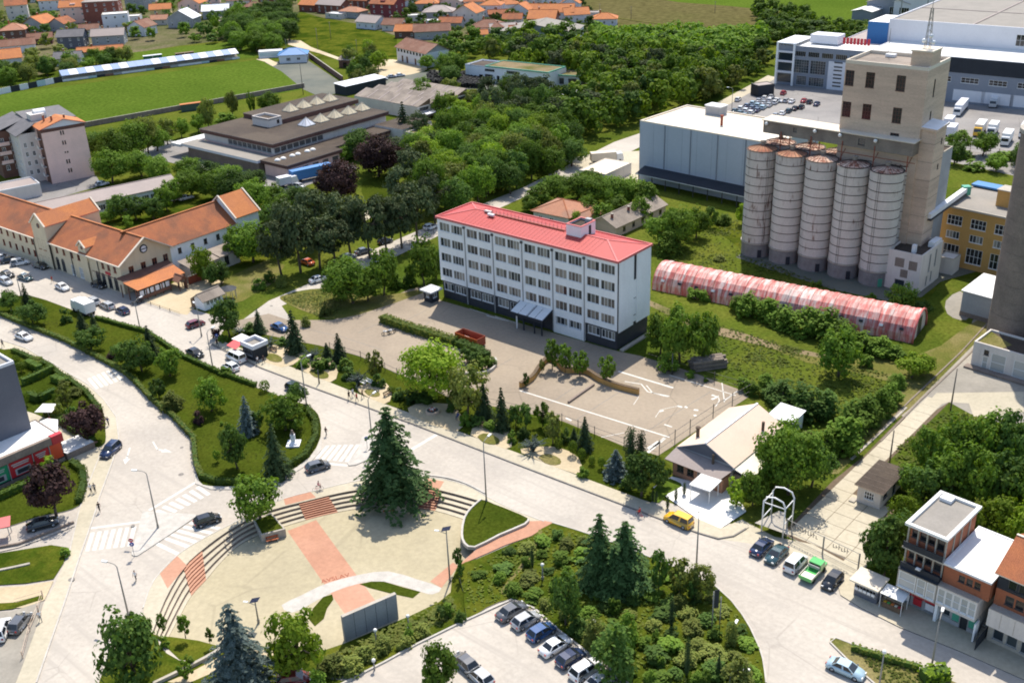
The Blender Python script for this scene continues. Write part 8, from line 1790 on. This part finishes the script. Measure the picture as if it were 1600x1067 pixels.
for x, y, t, l in [(1390,722,672,'dark wooden pole behind the guard house'),(1485,641,576,'dark wooden pole at the works yard'),(474,148,98,'tall black floodlight pole at the pitch corner'),(517,62,34,'wooden power pole on the waste ground, right one'),(497,78,44,'wooden power pole by the sand lane'),(937,24,6,'wooden power pole in the crop field, left one'),(986,30,10,'wooden power pole in the crop field, right one'),(1117,20,2,'wooden power pole in the green crop'),(873,26,8,'wooden pole by the white village house'),(760,310,262,'tall pole with a cross arm behind the office block'),(558,82,62,'wooden power pole by the bushes of the lane'),(499,600,578,'short post at the paved bay'),(438,50,30,'wooden pole left of the waste ground'),(1050,585,552,'thin pole at the yard corner')]:
 g = G(x, y); h = HZ(x, y, t); r = thing('utility_pole', l, 'pole',(g.x, g.y, 0), radians(A_),'poles'); b = MB(); b.tube([(0,0,0),(0,0, h)],[.15,.09] if h < 14 else [.35,.2],'old_timber' if 'wood' in l else 'dark_metal',8); b.build('pole', r)
 if 'power' in l or 'cross' in l: b = MB(); b.bar((-.8,0, h-.5),(.8,0, h-.5),.12,.12,'old_timber'); b.build('cross_arm', r)
def bench(px, py, hd, label, m_='timber', z=.125):
 g = G(px, py, z); r = thing('bench', label, 'bench',(g.x, g.y, z), radians(hd),'benches')
 for i in range(3): b = MB(); b.box(-.9,.9,-.24+i*.16,-.11+i*.16,.42,.47, m_); b.build('seat_slat', r)
 for i in range(2): b = MB(); b.box(-.9,.9,.26,.30,.58+i*.17,.71+i*.17, m_); b.build('back_slat', r)
 for x in (-.75,.75): b = MB(); b.box(x-.05, x+.05,-.24,.24,0,.42,'concrete'); b.box(x-.04, x+.04,.24,.30,0,.9,'dark_metal'); b.build('leg', r)
for a in [(427,549, A_+6,'grey bench by the first paved bay'),(496,573, A_, 'dark bench with a sitting person'),(566,600, A_, 'white bench, left of a pair by the juniper','white_paint'),(576,599, A_, 'white bench, right of a pair by the juniper','white_paint'),(606,618, B_, 'bench end-on beside the small lawn'),(754,667, A_+40,'bench before the dark spruce by the fountain')]: bench(*a)
bench(608,801,8,'orange bench below the cedar planter','bench_orange', ZP); bench(426,846,20,'orange bench below the left stair planter','bench_orange', ZP)
def stairplanter(pts, label):
 q = [Vector(G(*p, .25)) for p in pts]; c = sum(q, Vector())/4; r = thing('tree_planter', label, 'planter',(c.x, c.y, ZP)); poly = [(p.x-c.x, p.y-c.y) for p in q]; b = MB(); b.prism(poly, 0,.25-ZP, 'concrete'); b.build('wall', r); b = MB(); b.prism([(x*.86, y*.86) for x, y in poly],.25-ZP, .31-ZP, 'lawn'); b.build('soil', r); return c
c1 = stairplanter([(598,762),(632,762),(634,789),(594,789)],'concrete planter with bench carrying the big cedar'); c2 = stairplanter([(396,812),(424,801),(446,826),(408,836)],'concrete planter on the left stairs with a leafy tree')
g = c1; plant('C',(g.x, g.y+.6,.3),8.6,15.5,'huge broad cedar in the planter above the plaza','plaza planter trees',1.0)
m0 = G(540,1003, ZP); m1 = G(623,966, ZP); d = m1-m0; mw = thing('monument_wall','blank grey slab wall standing at the lower plaza rim','wall', m0, atan2(d.y, d.x)); b = MB(); b.box(0, d.length, 0,.5,0,4.0,'grey_render','concrete'); b.build('slab', mw)
for k in range(1,5): b = MB(); b.box(d.length*k/5-.02, d.length*k/5+.02,-.015,-.003,.1,4.0,'charcoal'); b.build('slab_joint', mw)
tx = sign_text(None, 'AVSLAV', G(524,903, ZP+.012), radians(20),1.15,'rust_red',0.0,'floor_lettering',.003); tag(tx, 'faint letters set in the red paving of the plaza','lettering')
fo_ = thing('fountain','small round stone fountain with a rock heap on the paved bay','fountain', Vector(G(676,644,.13))); b = MB(); b.cyl(0,0,0,.45,1.2,'old_concrete',20); b.build('basin', fo_); b = MB(); b.cyl(0,0,.451,.47,1.0,'shop_glass',20); b.build('water', fo_)
b = MB(); rnd.seed(3)
for k in range(14): t = rnd.random()*6.3; q = rnd.random()*.55; b.ball((cos(t)*q, sin(t)*q, .5+.5*(.6-q)), rnd.uniform(.15,.28),'pale_render' if k % 2 else 'rust_red',6,4)
b.build('rock_heap', fo_)
bu = thing('bust_monument','white bust on a stepped white plinth under the median spruce','monument', Vector(G(459,694,.13))); b = MB(); b.box(-1.1,1.1,-1.1,1.1,0,.25,'white_render'); b.box(-.7,.7,-.7,.7,.25,.5,'white_render'); b.box(-.35,.35,-.3,.3,.5,1.9,'white_render'); b.build('plinth', bu); b = MB(); b.ball((0,0,2.15),.33,'dark_concrete',10,6,.8); b.ball((0,0,2.55),.2,'dark_concrete',10,8,1.2); b.build('bust', bu)
def roadsign(px, py, discs, label, h=2.6, z=.14):
 g = G(px, py, z); r = thing('road_sign', label, 'road sign',(g.x, g.y, z), radians(-84)); b = MB(); b.tube([(0,0,0),(0,0, h)],.04,'grey_metal',6); b.build('post', r)
 for i, (m_, bar) in enumerate(discs): b = MB(); zz = h-.3-i*.68; b.tube([(.05,0, zz),(.08,0, zz)],.34, m_, 18); s = b.build('disc', r); b = MB(); (b.box(.082,.10,-.24,.24, zz-.06, zz+.06,'white_paint') if bar else b.tube([(.082,0, zz),(.09,0, zz)],.12,'white_paint',10)); b.build('symbol', s)
roadsign(210,868,[('sign_red',1),('sign_blue',0)],'no entry disc over a blue disc on the island tip',3.0); roadsign(574,700,[('sign_blue',0)],'single sign on the pointed island',2.2); roadsign(341,540,[('sign_blue',0)],'blue disc on a post left of the red kiosk',2.6)
bd = thing('banner_pole','black hanging banner on a pole at the park bend','banner', Vector(G(1112,984,.13)), radians(10)); b = MB(); b.tube([(0,0,0),(0,0,6)],.08,'pole_grey',6); b.tube([(1.0,0,0),(1.0,0,5)],.07,'pole_grey',6); b.build('pole', bd); b = MB(); b.box(.12,.7,-.03,.03,3.4,6.2,'charcoal'); b.build('banner', bd)
sk = thing('skip_container','open rust red waste skip at the end of the yard hedge','skip', Vector(G(735,536)), radians(A_));
for bx in ((-3,3,-1.25,-1.15,.2,2.0),(-3,3,1.15,1.25,.2,2.0),(-3,-2.9,-1.15,1.15,.2,2.0),(2.9,3,-1.15,1.15,.2,2.0)): b = MB(); b.box(*bx, 'car_orange' if bx[2] < -1.2 else 'rust_red'); b.build('side_panel', sk)
b = MB(); b.box(-2.9,2.9,-1.15,1.15,.2,.35,'rust_red'); b.box(-2,-.8,-.7,.6,.35,.9,'pale_render'); b.build('floor_panel', sk)
lp = thing('log_pile','weathered stack of old timber beams on the meadow','timber stack', Vector(G(1106,572)), radians(12)); rnd.seed(5)
for lv in range(5):
 for k in range(6-lv // 2):
  b = MB(); y = k*.62-1.6+(lv % 2)*.2; b.bar((-3.2+rnd.uniform(-.4,.4), y, .25+lv*.42),(2.8+rnd.uniform(-.5,.5), y+rnd.uniform(-.1,.1),.25+lv*.42),.5,.34,'old_timber'); b.build('beam', lp)
ww_ = thing('wavy_wall','curving low ochre wall running through the concrete yard','wall', Vector(G(813,604))); o_ = G(813,604); b = MB(); pts = [G(*p)-o_ for p in smooth([(813,606),(832,594),(843,578),(857,564),(872,571),(884,582),(914,583),(938,597),(964,607),(998,616)],3, False)]
for p, q in zip(pts, pts[1:]): b.bar(p+Vector((0,0,.5)), q+Vector((0,0,.5)),.55,1.1,'ochre_render'); b.bar(p+Vector((0,0,1.08)), q+Vector((0,0,1.08)),.65,.1,'earth_bed')
b.build('wall', ww_); lw_ = thing('low_divider','straight low dark divider across the yard','wall', Vector(G(888,630))); b = MB(); b.bar((0,0,.2), G(928,602)-G(888,630)+Vector((0,0,.2)),.35,.4,'dark_concrete'); b.build('wall', lw_)
rg = thing('ring_wall','curved pale wall round the yard shrubs','wall', Vector(G(748,578))); b = MB(); o_ = G(748,578); pts = [G(*p)-o_ for p in smooth([(724,586),(750,586),(768,580),(776,570),(774,562)],3, False)]
for p, q in zip(pts, pts[1:]): b.bar(p+Vector((0,0,.3)), q+Vector((0,0,.3)),.3,.6,'kerb_stone')
b.build('wall', rg)
def fence(name, label, pts, h, gap, m_='dark_metal', rails=2, z=0.0, mesh_=False):
 q = pxy(pts, z); o = q[0].copy(); r = thing(name, label, 'fence', o); k = 0
 for a_, c in zip(q, q[1:]):
  n = max(1, int((c-a_).length/gap))
  for i in range(n): p = a_.lerp(c, i/n)-o; b = MB(); b.bar(p, p+Vector((0,0, h)),.11,.11, m_); b.build('post', r)
  for j in range(rails): b = MB(); zz = Vector((0,0, h*(j+.8)/rails-.08)); b.bar(a_-o+zz, c-o+zz, .045,.045, m_); b.build('rail', r)
fence('yard_fence','thin post fence along the front of the concrete yard',[(516,548),(564,562),(602,580),(640,598),(760,634),(878,661),(929,681),(975,698),(1026,711)],1.9,3.4); fence('court_fence','tall post fence between yard and pink roofed cafe',[(1030,709),(1078,676),(1114,652),(1144,634),(1176,616)],2.6,4.2); fence('back_fence','post fence between the yard and the meadow',[(1174,615),(1116,598),(1050,578),(1010,566)],2.2,4); fence('parking_fence','low pillar fence round the left car park',[(36,1028),(47,985),(60,955),(67,932),(25,944)],1.1,3.0,'old_concrete',2,.13); fence('terrace_fence','low railing before the terrace paving',[(222,472),(250,482),(282,493)],.8,2.4); fence('loading_fence','pale fence along the side lane',[(900,256),(930,246),(950,240)],1.6,3,'concrete'); fence('depot_fence','dark fence under the depot yard',[(1490,238),(1540,244),(1600,256)],3.0,3.5,'rust_red',3)
fence('lane_fence','dark fence under the trees along the side street',[(600,402),(640,384),(690,362)],1.6,3)
gt = thing('works_gate','thin arched double gate with dark letters across the driveway','gate', Vector(G(1228,838))); o_ = G(1228,838); e_ = G(1340,893)-o_; gt.rotation_euler = (0,0, atan2(e_.y, e_.x)); GLn = e_.length
for x in (0, GLn*.52, GLn): b = MB(); b.bar((x, 0,0),(x, 0,3.0),.16,.16,'pole_grey'); b.build('post', gt)
for k in range(2):
 x0 = .1+k*GLn*.52; x1 = GLn*.52-.1+k*(GLn*.48); b = MB(); b.bar((x0,0,2.9),(x1,0,2.9),.06,.08,'pole_grey'); b.bar((x0,0,1.1),(x1,0,1.1),.06,.06,'pole_grey'); b.bar((x0,0,.2),(x1,0,.2),.06,.06,'pole_grey'); lf = b.build('gate_leaf', gt); rnd.seed(k); n_ = (10,6)[k]
 for i in range(n_): b = MB(); x = (x0+x1)/2+(i-n_/2)*.42; b.box(x, x+.07,-.03,.03,2.0,2.0+rnd.choice((.5,.75)),'dark_metal'); b.box(x+.07, x+.28,-.03,.03,2.0+.2*(i % 3),2.09+.2*(i % 3),'dark_metal'); b.build('gate_letter', lf)
af = thing('swing_frame','white tubular arch frame over a concrete slab behind the gate row','frame', Vector(G(1206,836)), radians(A_+4))
for y in (0,3.0): b = MB(); b.tube([(-1.6, y, 0),(-1.6, y, 5.2),(-1.2, y, 6.0),(0, y, 6.3),(1.2, y, 6.0),(1.6, y, 5.2),(1.6, y, 0)],.11,'white_paint',8); b.build('arch', af)
for x, z_ in ((-1.6,5.0),(1.6,5.0),(-1.6,2.4),(1.6,2.4)): b = MB(); b.tube([(x, 0, z_),(x, 3, z_)],.08,'white_paint',6); b.build('tie_bar', af)
b = MB(); b.tube([(-1.6,0,5.0),(1.6,0,5.0)],.08,'white_paint',6); b.build('tie_bar', af); b = MB(); b.face([(-2.6,-.2,1.2),(2.6,-.2,1.2),(.2,3.4,2.0),(-.6,3.4,2.0)],'concrete'); b.build('slab', af)
kr = thing('street_kiosk','grey street kiosk with a red awning and open roof rim','kiosk', Vector(G(381,557,.13)), radians(A_)); walls(kr, rect(3.6,3.2),0,2.6,'charcoal', {0: [(.4,.9,2.6,1.1,'shop')]}); flat_roof(kr, 3.8,3.4,2.7,'grey_felt',.7,'hall_white',.35,-.1,-.1, over=.15)
shed_roof(kr, [(-3.0,-1.6,2.2),(.0,-1.6,2.2),(-.1,.4,2.7),(-3.0,.4,2.7)],'awning_red',.06, None, 'awning'); shed_roof(kr, [(-4.2,.5,2.5),(-.2,.5,2.5),(-.2,3.0,2.7),(-4.2,3.0,2.7)],'white_roof',.08, None, 'side_canopy'); b = MB(); b.bar((-2.9,-1.5,0),(-2.9,-1.5,2.2),.06,.06,'grey_metal'); b.bar((-4.0,2.8,0),(-4.0,2.8,2.5),.06,.06,'grey_metal'); b.build('post', kr)
um = thing('parasol','orange yellow parasol right of the street kiosk','parasol', Vector(G(403,556,.13))); b = MB(); b.cyl(0,0,1.9,2.4,1.0,'stand_orange',8,.05); b.build('canopy', um); b = MB(); b.tube([(0,0,0),(0,0,2)],.03,'grey_metal',6); b.build('pole', um)
fr_ = thing('display_fridge','dark display fridges standing before the street kiosk','fridge', Vector(G(390,560,.13)), radians(A_)); b = MB(); b.box(0,.8,0,.7,0,1.9,'charcoal'); b.box(1.0,1.8,0,.7,0,1.9,'hall_white'); b.build('cabinet', fr_)
dh = thing('depot_hut','dark square hut in the depot car park','hut', Vector(G(1184,152)), radians(20)); walls(dh, rect(7,5),0,4,'charcoal'); flat_roof(dh, 7,5,4,'pinkgrey_sheet',.2,'dark_metal'); rnd.seed(8)
ty_ = MB()
for k in range(900):
 x, y = rnd.choice([(rnd.uniform(668,740), rnd.uniform(116,134)),(rnd.uniform(716,756), rnd.uniform(124,138))]); g = G(x, y); ty_.cyl(g.x, g.y, rnd.uniform(0,1.6), rnd.uniform(1.7,2.1),.45,'tyre',7)
stuff(ty_.build('tyre_heap'))
for x, y, l in [(598,126,'white scrap car shell, left of the tyre yard'),(612,122,'silver scrap car shell in the tyre yard'),(625,120,'white scrap car shell near the tyre heap')]: car(x, y, 20,'sedan','white' if 'white' in l else 'silver', l, 'scrap cars')
